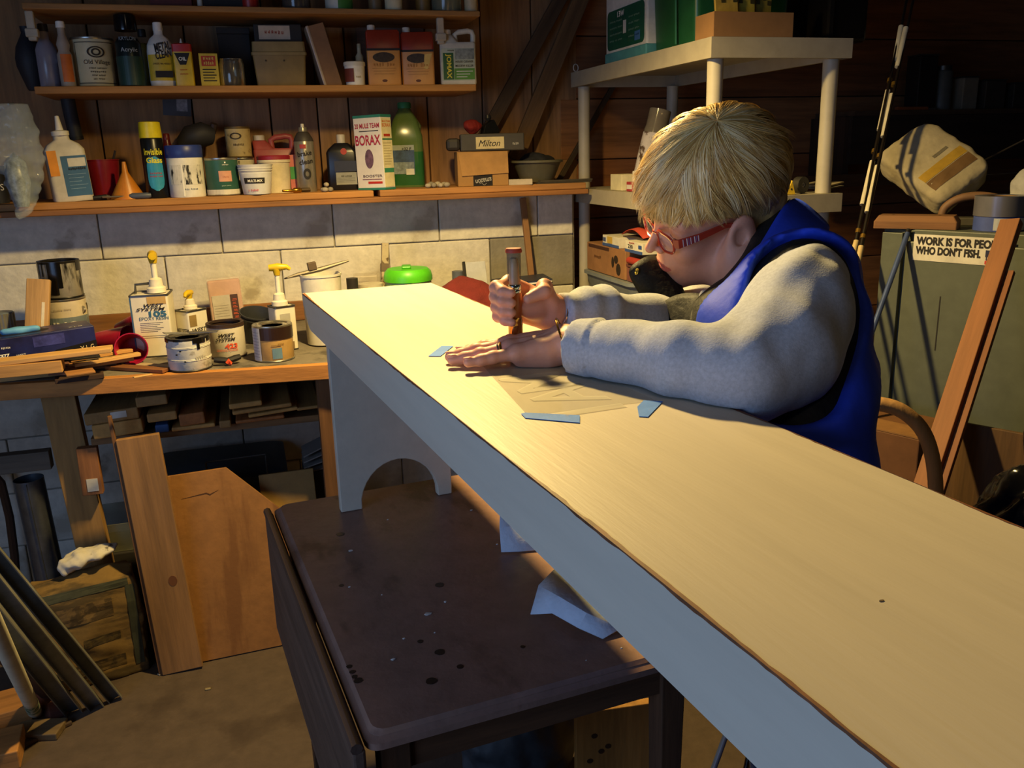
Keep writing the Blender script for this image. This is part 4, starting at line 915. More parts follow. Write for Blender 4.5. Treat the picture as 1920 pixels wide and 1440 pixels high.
flat(t, 'blue_edge', -W * .5, -W * .46, 0.01, H * .98, y0, M('3a5a80', .5)); mk('blue_side', box(-W / 2 - .0006, -W / 2 + .0004, -D * .45, D * .45, .01, H * .98), M('54708c', .5), t)
flat(t, 'tan_square', -W * .05, W * .44, H * .86, H * .985, y0, M('b5945a', .5))
text(t, 'WEST', W * .12, H * .845, y=y0 - .001, h=.0105, w=W * .52, mat=INK, shear=.3, bold=.02); text(t, 'SYSTEM', W * .02, H * .785, y=y0 - .0006, h=.0095, w=W * .76, mat=INK, shear=.3, bold=.02)
BI = M('2f5f80', .5, var=0); text(t, '105', W * .19, H * .705, y=y0, h=.017, w=W * .46, mat=BI, bold=.04); text(t, 'EPOXY RESIN', W * .08, H * .635, y=y0, h=.010, w=W * .76, mat=BI)
for k_ in range(6): flat(t, 'print_line', -W * .30, W * (.30 - .08 * (k_ % 3)), H * (.56 - .028 * k_), H * (.566 - .028 * k_), y0, M('77746a', .6))
for k_ in range(2): flat(t, 'print_line', -W * .34, W * .36, H * (.35 - .03 * k_), H * (.356 - .03 * k_), y0, M('8a8a84', .6))
mk('handle', tube([(-W * .40, 0, H + .002), (-W * .38, 0, H + .028), (0, 0, H + .03), (W * .1, 0, H + .028)], .004, 8), DARKSTEEL, t, smooth=True)
pump(t, W * .16, 0, H + .003, 1.15, PY(298, 482, 2.82).z - z - H, -80)
t, W, D, H = fcan(366, 580, 2.87, 44, .062, 'small white hardener can with a yellow pump between the 105 and 423 cans', 38)
y0 = -D / 2 - .0003; text(t, 'WEST', 0, H * .5, y=y0, h=.012, w=W * .75, mat=INK, shear=.3, bold=.02); text(t, 'SYSTEM', 0, H * .40, y=y0, h=.010, w=W * .85, mat=INK, shear=.3, bold=.02); flat(t, 'tan_square', -W * .45, -W * .1, H * .6, H * .9, y0, M('8a7348', .5))
V2, Fc_ = text_geo('WEST SYSTEM', .012, D * .9, .02, .3); mk('lettering', ([(-W / 2 - .0008, -a, H * .5 + b) for a, b in V2], Fc_), INK, t)
pump(t, 0, 0, H + .003, .85, PY(360, 553, 2.87).z - z - H, 30)
t, W, D, H = fcan(535, 573, 2.72, 40, .055, 'slim resin can seen edge-on with a yellow pump, beside the white bench', 24)
y0 = -D / 2 - .0003; flat(t, 'grey_print', -W * .3, W * .2, H * .6, H * .85, y0, M('a5a298', .6)); flat(t, 'brown_print', -W * .2, W * .3, H * .03, H * .2, y0, M('7a6444', .6))
pump(t, -.004, 0, H + .003, 1.0, PY(526, 505, 2.72).z - z - H, 150)
# white dripped can in front
t, r, H = can(358, 628, 2.575, z, 78, 'white can dripped with dark paint at the front edge of the workbench', SPOTTED('cfccc6', '9d988e', .62, 30, .5), M('5a5650', .5, .5), rimm=M('3b3836', .4, .5))
for a0, a1, z0 in ((-88, -60, .88), (12, 50, .84), (22, 30, .66), (55, 80, .86), (-40, -20, .92)): mk('dark_drip', arcpatch(r, H * z0, H * .99, a0, a1, 6, .001), dr, t)
for a, zz in ((-25, .62), (-15, .3), (-36, .52)): mk('dark_spot', arcpatch(r, H * zz, H * (zz + .04), a, a + 5, 2, .001), dr, t)
text(t, '~Drill', .03, H * .42, h=.012, w=.03, mat=M('a8a49a', .6, var=0), wrap=r)
for zz in (.33, .36, .70, .73): mk('body_ridge', tube([((r * .99) * math.cos(a), (r * .99) * math.sin(a), H * zz) for a in np.linspace(0, 2 * math.pi, 30, endpoint=False)], .0012, 5, closed=True), M('c9c6bf', .5), t, smooth=True)
mk('foil_strip', xf(box(-.055, .012, -.012, .012, 0, .0015), T(-.008, .0, H + .006) @ RY(9) @ RZ(20)), M('8a8d90', .25, .8), t); mk('putty_knife', xf(box(-.02, .075, -.010, .010, 0, .002), T(.01, .01, H + .004) @ RZ(-14)), M('6c6a68', .4, .6), t)
# 423 can
t, r, H = can(428, 603, 2.70, z, 68, 'open white can marked 423 in orange, brown inside', M('d4ccbc', .45, var=.05), open_=M('2c1a12', .5), rimm=M('3a2c26', .5, .3))
mk('brown_rim_stain', arcpatch(r, H * .90, H * .975, -90, 90, 20, .0006), M('3a281e', .5), t)
text(t, 'WEST', .002, H * .70, h=.0100, w=.046, mat=INK, wrap=r, shear=.3, bold=.03); text(t, 'SYSTEM', -.003, H * .575, h=.0092, w=.058, mat=INK, wrap=r, shear=.3, bold=.03); OR = M('d2502e', .5, var=0); text(t, '423', .012, H * .38, h=.015, w=.036, mat=OR, wrap=r, bold=.04); text(t, 'GRAPHITE POWDER', .0, H * .26, h=.007, w=.062, mat=OR, wrap=r)
# gold can
t, r, H = can(516, 606, 2.60, z, 72, 'tan quart can with a dark brown top band and a shiny lid', M('c9a362', .4), M('b9b4a6', .2, .9))
mk('brown_band', arcpatch(r, H * .62, H * .955, -40, 89, 18, .0006), M('2c1c18', .35), t); mk('back_label', arcpatch(r, H * .03, H * .955, -89, -40, 8, .0007), M('b9bac2', .5), t); mk('blue_square', arcpatch(r, H * .10, H * .40, -6, 22, 5, .0010), M('5f7f94', .5), t); mk('label_line', arcpatch(r, H * .46, H * .49, -8, 20, 5, .0010), M('8a6c38', .5), t); text(t, '~STAIN', .02, H * .5, h=.006, mat=M('6e5228', .6, var=0), wrap=r)
for k_ in range(9): mk('print_line', arcpatch(r, H * (.14 + .085 * k_), H * (.155 + .085 * k_), -80, -46, 4, .0012), M('8a8c98', .6), t)
# clip
t = thing('spring_clamp', 'small black clamp with orange tips on the bench before the 423 can', 'clamp', PZ(428, 684, z), R_(10))
for sx in (-1, 1): mk('handle', tube([(0, 0, .012), (sx * .022, .004, .016), (sx * .036, .008, .018)], [.009, .010, .008], 8), M('1d1b1c', .5), t, smooth=True)
mk('orange_tip', tube([(-.004, -.012, .008), (.001, -.014, .016), (.005, -.012, .008), (.002, -.016, .005)], .0055, 8), M('e0552e', .5), t, smooth=True)
# tilted dark bucket
p, W, H, s = dims(480, 585, 2.88, z, 62); r = W / 2
t = thing('black_bucket', 'charcoal plastic bucket tipped towards the viewer behind the cans', 'bucket', p + Vector((0, .0, .006)), rot=(R_(14), R_(8), 0)); mk('bucket', lathe([(0, .004), (r * .72, .004), (r * .96, H * .96), (r * 1.04, H * .96), (r * 1.04, H), (r * .97, H), (r * .7, .012), (0, .012)]), M('33353a', .5), t, smooth=True); mk('rim_band', lathe([(r * .955, H * .84), (r * 1.0, H * .84), (r * 1.0, H * .88), (r * .96, H * .88)]), M('3b3d42', .5), t, smooth=True)
# pink sponge pack
p, W, H, s = dims(432, 520, 3.09, z + .004, 60)
t = thing('sponge_pack', 'pink sponge in a clear wrapper standing against the block wall', 'sponge', p, rot=(R_(-5), R_(-2), facing(p))); mk('sponge', cbox(W * .96, .045, H * .96), M('c99a86', .9, var=.08, bump=.5), t, bevel=.006); mk('wrapper', cbox(W, .05, H), M('e0d2c8', .15, alpha=.25), t, bevel=.004); flat(t, 'white_label', -W * .40, W * .12, H * .24, H * .68, -.0256, M('b9b2ac', .6)); flat(t, 'dark_label', W * .14, W * .36, H * .14, H * .68, -.0256, M('4a3230', .5)); text(t, '~SPONGE', W * .25, H * .42, y=-.0262, h=.016, w=H * .36, mat=M('b0503a', .6, var=0), rot=-90); flat(t, 'red_patch', W * .14, W * .36, H * .02, H * .2, -.026, M('8e4438', .5))
for k_ in range(5): flat(t, 'print_line', -W * .36, W * (.06 - .04 * (k_ % 2)), H * (.29 + .05 * k_), H * (.295 + .05 * k_), -.0262, M('8a8480', .6))
# white pail with a trowel across it
p, W, H, s = dims(611, 512, 2.76, z, 76); r = W / 2
t = thing('white_pail', 'tall white plastic pail behind the far end of the bench', 'pail', p, facing(p)); mk('pail', lathe([(0, .004), (r * .86, .004), (r * .97, H * .97), (r, H * .97), (r, H), (r * .94, H), (r * .84, .01), (0, .01)]), M('d5d0c4', .45), t, smooth=True); text(t, '~JOINT COMPOUND', 0, H * .72, h=.010, w=.09, mat=M('55524c', .6, var=0), wrap=r * .97, bold=.02)
tw = thing('pointing_trowel', 'long worn steel blade with a wooden stub lying across the white pail', 'trowel', (p.x - .02, 2.755, z + H + .001), rot=(0, R_(-8), R_(6))); mk('blade', tube([(-.09, 0, .004), (-.05, 0, .0075), (.02, 0, .0085), (.09, 0, .0145), (.115, 0, .0165)], [.002, .006, .0075, .005, .003], 8), M('7c7468', .5, .6), tw, smooth=True); mk('stub', cbox(.026, .018, .024, .012), M('5a4a3a', .7), tw, bevel=.002)
# orange carton, dark jar, pale lid, caked stick
t, W, H = boxy('orange_carton', 690, 514, 3.15, z, 44, .08, 'orange plastic carton with a clear top behind the bench end', None); mk('carton', cbox(W, .08, H * .72), M('c0672a', .45), t, bevel=.004); mk('clear_lid', cbox(W * 1.02, .082, H * .28, H * .72), M('c8bfae', .15, alpha=.4), t, bevel=.004)
p, W, H, s = dims(667, 521, 2.92, z, 26); t = thing('dark_jar', 'small jar with a dark ribbed cap beside the orange carton', 'jar', p); r = W / 2; mk('jar', lathe([(0, 0), (r, 0), (r, H * .72), (r * .7, H * .8), (0, H * .8)]), M('5a5450', .2, trans=.4), t, smooth=True); mk('cap', lathe([(0, H * .8), (r * .82, H * .8), (r * .82, H), (0, H)]), M('2c2a2c', .5), t, smooth=True)
p, W, H, s = dims(700, 531, 3.0, z, 44); t = thing('pale_tub', 'low pale tub peeping over the far end of the bench', 'tub', p); r = W / 2; mk('tub', lathe([(0, 0), (r * .9, 0), (r * .97, H * .9), (0, H * .9)]), M('b8ae9c', .5), t, smooth=True); mk('lid', lathe([(r * .9, H * .88), (r * 1.02, H * .9), (r, H), (0, H)]), M('c4bba8', .5), t, smooth=True)
t = lean('caked_brush', Vector((PY(717, 560, 3.06).x, 3.06, z + .003)), PY(722, 456, 3.10), .024, .02, 'stirring stick caked with dried plaster standing behind the green tub', SPOTTED('b5a68a', '5c4a34', .55, 40, .9), 'stick'); mk('dark_end', box(-.0135, .0135, -.0115, .0115, .172, .20), M('6b5c4c', .8), t)
mk('plaster_lump', xf(lathe([(0, 0), (.014, .01), (.016, .04), (.011, .07), (0, .08)], 10), T(-.004, 0, .05)), M('c4b596', .9, bump=.5), t, smooth=True)
# green-lidded tub
p, W, H, s = dims(770, 497, 2.98, z, 88); r = W / 2
t = thing('wipes_tub', 'round tub with a bright green lid behind the bench', 'tub', p, facing(p)); mk('tub', lathe([(0, 0), (r * .9, 0), (r * .97, .01), (r * .97, H * .78), (0, H * .78)]), M('8fb38a', .35, var=.05), t, smooth=True); mk('lid', lathe([(r * .96, H * .74), (r * 1.02, H * .75), (r * 1.02, H * .82), (r * .97, H * .90), (r * .85, H * .95), (0, H * .96)]), M('55c022', .4), t, smooth=True); mk('lid_tab', box(-.02, .012, -.03, .03, H * .955, H * 1.0), M('48ad1c', .4), t, bevel=.004)
for k_ in range(6): mk('bar_code', arcpatch(r * .97, H * .5, H * .70, -4 + 3 * k_, -2.6 + 3 * k_, 2, .001), M('3f5a3c', .5, var=0), t)
# red cloth heap
def heap(P):
    d = smin(ell(P, (0, 0, .06), (.11, .10, .115)), ell(P, (.07, -.02, .04), (.085, .09, .09)), .05)
    return (d + .007 * vnoise(P, 38, 21) + .003 * vnoise(P, 90, 22)) * .7
V, Fc = surface(lambda P: np.maximum(heap(P), .001 - P[..., 2]), (-.2, -.2, -.01), (.24, .2, .22), .006)
t = mk_np('red_towel', V, Fc, M('6e2420', .95, var=.12, bump=.6, bscale=220)); tag(t, 'dark red towel heaped on the workbench behind the bench', 'towel'); q = PY(868, 560, 2.86); t.location = (q.x, 2.86, z); t.scale = (1, 1, (PY(868, 518, 2.86).z - z) / .178)
p, W, H, s = dims(861, 508, 3.12, z, 22); t = thing('small_jar', 'small jar with a grey-blue lid peeping over the red towel', 'jar', p); r = W / 2; mk('jar', lathe([(0, 0), (r, 0), (r, H * .8), (0, H * .8)]), M('8a857c', .2, trans=.4), t, smooth=True); mk('lid', lathe([(0, H * .8), (r * .95, H * .8), (r * .95, H), (0, H)]), M('5c6270', .5), t, smooth=True)
t = lean('display_folder', Vector((PY(902, 600, 3.0).x, 3.0, z + .004)), PY(890, 491, 3.06), .075, .012, 'pale folder with a black spine standing behind the red towel', M('b4b6ba', .35), 'folder'); L_ = (Vector((PY(902, 600, 3.0).x, 3.0, z + .004)) - PY(890, 491, 3.06)).length; mk('spine', box(-.046, -.0375, -.009, .007, 0, L_ + .002), BLACK, t)
t, W, H = boxy('black_carton', 978, 534, 3.0, z, 106, .14, 'black carton with blue and white print behind the hand', None, turn=10); mk('carton', cbox(W, .14, H), M('15151a', .4), t, bevel=.002); flat(t, 'blue_panel', W * .10, W * .32, H * .5, H * .85, -.0702, M('2a3f9a', .4)); text(t, '~D', W * .40, H * .78, y=-.0704, h=.02, mat=WINK, bold=.02); text(t, '~C', W * .40, H * .58, y=-.0704, h=.02, mat=WINK, bold=.02)
pz_ = z + H
t = thing('thin_book', 'thin dark book with white pages lying on the black carton', 'book', (colx(978, 3.0, pz_), 3.0, pz_ + .006), rot=(0, R_(-3.0), facing((p.x, 3.0)) + R_(8))); mk('pages', box(-.095, .095, -.07, .07, .003, .012), M('d8d2c2', .8), t); mk('cover', join(box(-.098, .098, -.073, .073, 0, .003), box(-.098, .098, -.073, .073, .012, .015), box(-.098, .098, .07, .073, 0, .015)), M('232838', .4), t)
lean('wall_stick', Vector((PY(1001, 540, 3.15).x, 3.15, z + .004)), PY(980, 371, 3.21), .022, .018, 'brown stick leaning on the block wall with paint on its tip', SPOTTED('8a6440', 'd2cabb', .66, 20, .8), 'stick')
# ------------------------------------------------------------------ glove box, red cups
q = PY(86, 662, 2.70); zb_ = z + .034
t = thing('glove_box', 'dark blue carton of disposable gloves with a glove sticking out', 'box', (colx(84, 2.72, zb_), 2.72, zb_), rot=(0, R_(-1.5), facing(q) + R_(6))); W = 176 * mpp(q); D = .115; H = .082
mk('carton', cbox(W, D, H), M('20265c', .35, var=.35, scale=8), t, bevel=.003); y0 = -D / 2 - .0004
mk('opening', plate([(-.05 + .075 * math.cos(a), .0 + .03 * math.sin(a)) for a in np.linspace(0, 5.98, 20)], H, H + .0006), M('0c0d1c', .6), t)
V, Fc = surface(lambda P: (ell(P, (0, 0, 0), (.045, .018, .014)) + .006 * vnoise(P, 70, 31)) * .7, (-.07, -.04, -.03), (.07, .04, .03), .004); o = mk_np('glove', V, Fc, M('5f9fd6', .6), t); o.location = (-.045, 0, H + .006)
mk('black_front', prism([(-W * .1, 0.001), (W * .5, 0.001), (W * .5, H * .5), (W * .1, H * .36)], y0 - .0006, y0), M('15151c', .4), t)
text(t, 'X L G', W * .40, H * .28, y=y0 - .001, h=.014, w=.036, mat=M('d8c9a0', .5, var=0), rot=3); 
V2, Fc_ = text_geo('X L G', .010, .035, 0); mk('lettering', ([(W * .33 + a, -.035 + b, H + .0012) for a, b in V2], Fc_), WINK, t)
tri = lambda s_: [(-W * .40 - .018 * s_, .030 + .009 * s_), (-W * .40, .030 - .021 * s_), (-W * .40 + .018 * s_, .030 + .009 * s_)]
mk('triangle_mark', prism(list(reversed(tri(1.0)))[::-1], y0 - .0006, y0), WINK, t); mk('triangle_mark', prism(tri(.78), y0 - .0012, y0), M('20265c', .4, var=0), t); text(t, 'W', -W * .40, .031, y=y0 - .0014, h=.014, w=.018, mat=WINK, bold=.02)
text(t, 'WEST', -W * .23, .030, y=y0, h=.006, w=.024, mat=WINK); text(t, '~PROTECTIVE GEAR', -W * .15, .022, y=y0, h=.0035, w=.07, mat=M('8a90c0', .5, var=0)); text(t, '~POSI SHIELD', -W * .39, .056, y=y0, h=.006, w=.04, mat=WINK); flat(t, 'purple_panel', -W * .1, W * .2, H * .55, H * .9, y0, M('3b3f86', .4, var=.3, scale=40))
RC = M('a3163a', .3); RC2 = M('8a1430', .35)
def rcup(a, b, r0, r1, label, n=1, mat=RC):
    a = Vector(a); b = Vector(b); L = (b - a).length; m = (b - a).to_track_quat('Z', 'Y').to_matrix().to_4x4(); m.translation = a
    t = thing('red_cup', label, 'cup', group='red cups on the workbench'); t.matrix_basis = m
    for k_ in range(n): o = mk('cup' if k_ == 0 else 'nested_cup', cup_geo(r0, r1, L * (1 if n == 1 else .8)), mat, t, smooth=True); o.location.z = k_ * .011
    return t
zc = z + .036
a = PY(180, 628, 2.86); a.z = z + .040; b = PY(243, 668, 2.80); b.z = z + .046
rcup((a.x, 2.90, z + .036), (b.x, 2.84, z + .0445), .030, .043, 'red plastic cup lying on its side right of the glove box')
rcup((colx(222, 3.02, z + .05), 3.02, z + .038), (colx(268, 3.0, z + .05), 3.0, z + .0535), .030, .045, 'nested red cups lying behind, their rims to the right', 5, RC2)
rcup((colx(252, 2.79, z + .04), 2.775, z + .033), (colx(247, 2.70, z + .045), 2.69, z + .046), .030, .0445, 'red cup lying with its open mouth towards the viewer')
# ------------------------------------------------------------------ scraps of wood at the left front
W1 = WOOD('b98a50', 'x', .2); W2 = WOOD('9a6a3a', 'x', .25); W3 = WOOD('7a4c2a', 'x', .25); W4 = WOOD('c79a5e', 'x', .15); W5 = WOOD('6e4630', 'x', .3)
def scrap(px, py, zc_, L, w_, th, rz, ry, mat, label, name='wood_scrap', rx=0):
    p = PZ(px, py, zc_)
    t = mk(name, box(-L / 2, L / 2, -w_ / 2, w_ / 2, 0, th), mat, bevel=.0015); t.location = p; t.rotation_euler = (R_(rx), R_(ry), R_(rz)); tag(t, label, 'wood scrap', 'wood scraps on the workbench'); return t
scrap(42, 706, z + .001, .26, .09, .016, 8, 0, W4, 'thin plank offcut hanging over the front edge at far left')
scrap(52, 696, z + .0185, .21, .075, .012, 4, 0, W5, 'reddish offcut lying under the pale wood block')
scrap(58, 700, z + .032, .16, .06, .032, 3, 0, W1, 'thick pale wood block with a sawn end')
scrap(-30, 696, z + .032, .06, .05, .03, 6, 0, M('a8a8ac', .7), 'grey block at the left edge beside the pale wood block')
scrap(74, 674, z + .0665, .36, .055, .012, 2, -2, W4, 'long pale strip lying on the pile before the glove box')
scrap(165, 690, z + .001, .17, .05, .014, -6, 0, W3, 'dark offcut at the bottom of the scrap pile')
scrap(182, 684, z + .016, .19, .045, .012, 20, 0, W2, 'brown slat crossing the middle of the scrap pile')
scrap(202, 677, z + .029, .18, .022, .010, 27, 0, W4, 'pale narrow slat pointing up right on the pile')
scrap(190, 668, z + .0305, .17, .03, .010, 24, 0, W1, 'tan slat just behind the pale narrow slat')
scrap(118, 700, z + .0175, .055, .05, .012, -20, 0, W5, 'small red-brown chip on the pile front')
scrap(150, 700, z + .0305, .07, .05, .006, 16, 0, W2, 'thin chip lying over the dark offcut')
scrap(150, 712, z + .001, .12, .04, .013, 10, 0, M('3a261c', .8), 'nearly black offcut at the pile front')
scrap(258, 694, z + .001, .20, .034, .010, -35, 0, W3, 'brown shim slanting down right towards the bench edge')
scrap(300, 690, z + .001, .15, .026, .009, -37, 0, WOOD('b39a78', 'x'), 'pale shim beside the brown slanting shim')
scrap(268, 706, z + .0115, .05, .012, .004, 25, 0, W4, 'curled yellow splinter on the brown shim')
scrap(128, 676, z + .045, .16, .03, .006, 14, 0, M('1d1a18', .5), 'thin black strip across the top of the pile')

# ================================================================== lumber under the bench
def end_piece(x0, x1, y0, y1, label, mat, Y=2.60, L=.5, rot=0, name='lumber_offcut', minz=None):
    a = PY(x0, y1, Y); b = PY(x1, y0, Y); w_ = abs(b.x - a.x); h_ = PY((x0 + x1) / 2, y0, Y).z - PY((x0 + x1) / 2, y1, Y).z
    zz = PY((x0 + x1) / 2, y1, Y).z
    t = mk(name, box(-w_ / 2, w_ / 2, 0, L, 0, h_), mat, bevel=.003); t.location = ((a.x + b.x) / 2, Y, zz if minz is None else minz); t.rotation_euler = (0, R_(-rot), 0)
    tag(t, label, 'lumber', 'lumber stored under the workbench'); return t, zz + h_
LU = [WOOD('a97c40', 'y', .15), WOOD('b98a48', 'y', .15), WOOD('94703e', 'y', .15), WOOD('a0622e', 'y', .2)]
S0 = WB - .1895
def stack(items, Y=2.60):
    zc = None
    for x0, x1, h_, rot, m, lab, dz, sticker in items:
        a = colx(x0, Y, dz); b = colx(x1, Y, dz)
        t = thing('lumber_offcut', lab, 'lumber', ((a + b) / 2, Y, dz), group='lumber stored under the workbench'); t.rotation_euler = (0, R_(-rot), 0)
        mk('board', box(-(b - a) / 2, (b - a) / 2, 0, .5, 0, h_), m, t, bevel=.004)
        if sticker: mk('price_sticker', box(-.002, .04, -.001, 0, h_ * .3, h_ * .85), M('c9c4b8', .6), t)
stack([(176, 270, .042, 3, LU[1], 'lowest thick board end at the left of the lumber under the bench', S0 + .0045, False),
       (160, 262, .034, 3, LU[2], 'board end with a white price sticker on the lumber pile', S0 + .0475, True),
       (277, 333, .026, 2, LU[0], 'rounded board end resting beside the stickered board', S0 + .035, False),
       (256, 315, .030, 2, LU[2], 'topmost grey-tan board end of the lumber pile', S0 + .083, False),
       (292, 318, .024, 0, M('2c4a78', .6), 'blue painted wood block under the lumber boards', S0 + .001, False),
       (338, 386, .036, 3, LU[3], 'orange-brown board end right of the blue block', S0 + .014, False),
       (322, 404, .012, 1, LU[1], 'thin pale strip under the orange-brown board', S0 + .001, False)])
mkS = [(412, 434, .022, 0, LU[2], 'short stub at the left of the thin sticks', S0 + .001, False), (430, 492, .016, 2, LU[1], 'upper thick stick of the bundle under the bench', S0 + .056, False), (436, 548, .012, 3, LU[0], 'long stick in the middle of the bundle under the bench', S0 + .0405, False), (466, 560, .010, 4, LU[1], 'pointed pale stick of the bundle under the bench', S0 + .0275, False), (442, 534, .010, 1, LU[3], 'brown stick at the bottom of the bundle under the bench', S0 + .010, False), (557, 602, .010, 2, LU[0], 'single pale stick at the far right under the bench', S0 + .03, False)]
stack(mkS, 2.58)
# boards leaning below
t = lean('leaning_plank', PZ(345, 1240, .004) + Vector((0, -.045, .0)), PY(258, 818, 2.52), .112, .022, 'long pine plank leaning on the workbench from the floor', WOOD('90693f', 'z', .18), 'plank'); mk('second_board', box(-.066, -.0565, -.005, .012, .0, .78), WOOD('6e4a2a', 'z'), t, bevel=.001); mk('knot', prism([(.02 + .012 * math.cos(a), .28 + .016 * math.sin(a)) for a in np.linspace(0, 5.9, 12)], -.0118, -.0105), M('6b4020', .7), t)
# plywood panel with a clipped corner
pa = PZ(345, 1247, 0.003); pb = PZ(556, 1203, 0.003); Yp = pa.y
ex = (pb - pa); ex.z = 0; Lx = ex.length; exn = ex.normalized()
tp = PY(324, 890, pa.y + .10); up_ = (tp - pa); up_ = (up_ - exn * up_.dot(exn)); Hh = up_.length; upn = up_.normalized(); nn = exn.cross(upn)
t = thing('plywood_sheet', 'large orange plywood sheet with one clipped corner leaning below the bench', 'plywood'); t.matrix_basis = Matrix(((exn.x, -nn.x, upn.x, pa.x), (exn.y, -nn.y, upn.y, pa.y), (exn.z, -nn.z, upn.z, pa.z), (0, 0, 0, 1)))
mk('face', prism([(-.005, 0), (Lx, 0), (Lx + .02, Hh * .62), (Lx * .99, Hh * .74), (Lx * .56, Hh * 1.0), (-.03, Hh * .995)], -.006, .006), SPOTTED('8f6234', '7a5028', .58, 4, .7, stretch=(2.5, 1, .4)), t, bevel=.001); mk('split', prism([(.05, Hh * .87), (.12, Hh * .885), (.13, Hh * .875), (.155, Hh * .89), (.13, Hh * .868), (.12, Hh * .878)], -.0068, -.0055), M('4a2c14', .8), t)
lean('short_board', PY(548, 990, 2.62) , PY(536, 884, 2.66), .165, .018, 'short knotty yellow board standing behind the plywood sheet', SPOTTED('90703c', '5c3c1a', .68, 9, .7), 'board')
t = lean('stud_block', PY(176, 925, yl_ - .045), PY(163, 838, yl_ - .045), .055, .03, 'short stud with a barcode sticker fixed beside the workbench leg', WOOD('8a5a34', 'z'), 'wood'); mk('barcode_sticker', box(-.012, .018, -.0165, -.0152, .012, .05), M('c9c4b8', .6), t)
# duct pipe
a = PY(96, 1060, 2.72); b = PY(86, 893, 2.72); a.z = 0.0
t = thing('duct_pipe', 'grey sheet-metal duct pipe standing on end at the left', 'pipe', (a.x, 2.72, 0), rot=(0, R_(-2), 0)); hh = b.z; r = 26 * mpp(b)
mk('pipe', lathe([(r - .001, 0), (r, 0), (r, hh), (r - .001, hh), (r - .001, 0)], 32), M('6c7078', .38, .8, .15), t, smooth=True); mk('seam', box(-.002, .002, -r - .003, -r + .001, .01, hh - .005), M('5c6068', .4, .8), t)
# clear tray
t = thing('clear_tray', 'grimy clear plastic tray on the floor behind the plank', 'tray', PY(228, 1005, 2.78)); p_ = PY(228, 1008, 2.78); t.location = (p_.x + .0, 2.80, 0.001)
mk('tray', loft([rrect(.12, .16, .02, p_.z - .02), rrect(.15, .19, .025, p_.z + .075)], cap=False), M('8b8a70', .3, alpha=.45), t, solid=.003); mk('tray_floor', loft([rrect(.118, .158, .02, p_.z - .021), rrect(.118, .158, .02, p_.z - .019)]), M('8b8a70', .3, alpha=.5), t); mk('crate', cbox(.14, .18, p_.z - .022), M('2a2622', .8), t, bevel=.004)
# cement sack
def sack(P):
    d = ell(P, (0, 0, .155), (.165, .10, .19)); bx = np.maximum(np.maximum(np.abs(P[..., 0]) - .145, np.abs(P[..., 1]) - .085), np.abs(P[..., 2] - .158) - .158)
    d = smax(smin(d, bx, .05), bx - .012, .03)
    tuck = np.exp(-((P[..., 2] - .335) / .035) ** 2) * (np.abs(P[..., 1]) * .35)
    return (d + tuck + .007 * vnoise(P, 26, 41) + .0035 * vnoise(P * np.array([.5, .5, 2], np.float32), 55, 42)) * .75
V, Fc = surface(lambda P: np.maximum(sack(P), -P[..., 2] + .001), (-.2, -.14, -.01), (.2, .14, .36), .006)
q = PZ(178, 1272, 0); 
t = thing('cement_sack', 'slumped paper sack with dark print on the floor at the left', 'sack', (q.x, q.y + .030, 0), R_(13))
sk = SPOTTED('7a5f30', '4a3b20', .55, 7, .85, stretch=(.6, 1, 2.6))
ss = (PY(178, 1052, q.y + .05).z) / .34; t.scale = (ss * .95, ss * .8, ss)
mk_np('sack', V, Fc, sk, t)
sd = M('3a3c2c', .8, var=.2); 
def on_sack(x0, x1, z0, z1, name, mat, off=.0015):
    rows = []
    for zz in np.linspace(z0, z1, 6):
        row = []
        for xx in np.linspace(x0, x1, 8):
            ys = np.linspace(-.14, 0, 120); Pq = np.stack([np.full(120, xx), ys, np.full(120, zz)], -1).astype(np.float32); dd = sack(Pq); i = int(np.argmax(dd < 0)); row.append((xx, ys[i] - off - .001, zz))
        rows.append(row)
    return mk(name, patch(rows), mat, t)
on_sack(-.10, .085, .04, .075, 'printed_block', SPOTTED('5e4a26', '3c2e18', .5, 40, .8)); on_sack(-.10, .07, .20, .255, 'printed_block', SPOTTED('6e5630', '4a3a20', .5, 30, .8)); on_sack(-.13, .12, .278, .30, 'dark_band', sd); on_sack(.11, .135, .03, .28, 'dark_band', sd); on_sack(-.02, .08, .125, .15, 'printed_block', SPOTTED('52421f', '3a2e18', .5, 40, .8))
V, Fc = surface(lambda P: (ell(P, (0, 0, 0), (.09, .05, .022)) + .010 * vnoise(P, 38, 51) + .006 * vnoise(P, 90, 52)) * .6, (-.13, -.09, -.05), (.13, .09, .06), .004)
q2 = PY(168, 1040, q.y + .04)
t2 = mk_np('crumpled_paper', V, Fc, SPOTTED('c9c2b2', '4a4438', .66, 26, .8)); tag(t2, 'crumpled white printed paper lying on top of the sack', 'paper'); t2.location = (q2.x, q2.y,   .34 * ss + .026); t2.rotation_euler = (0, R_(-10), R_(10))
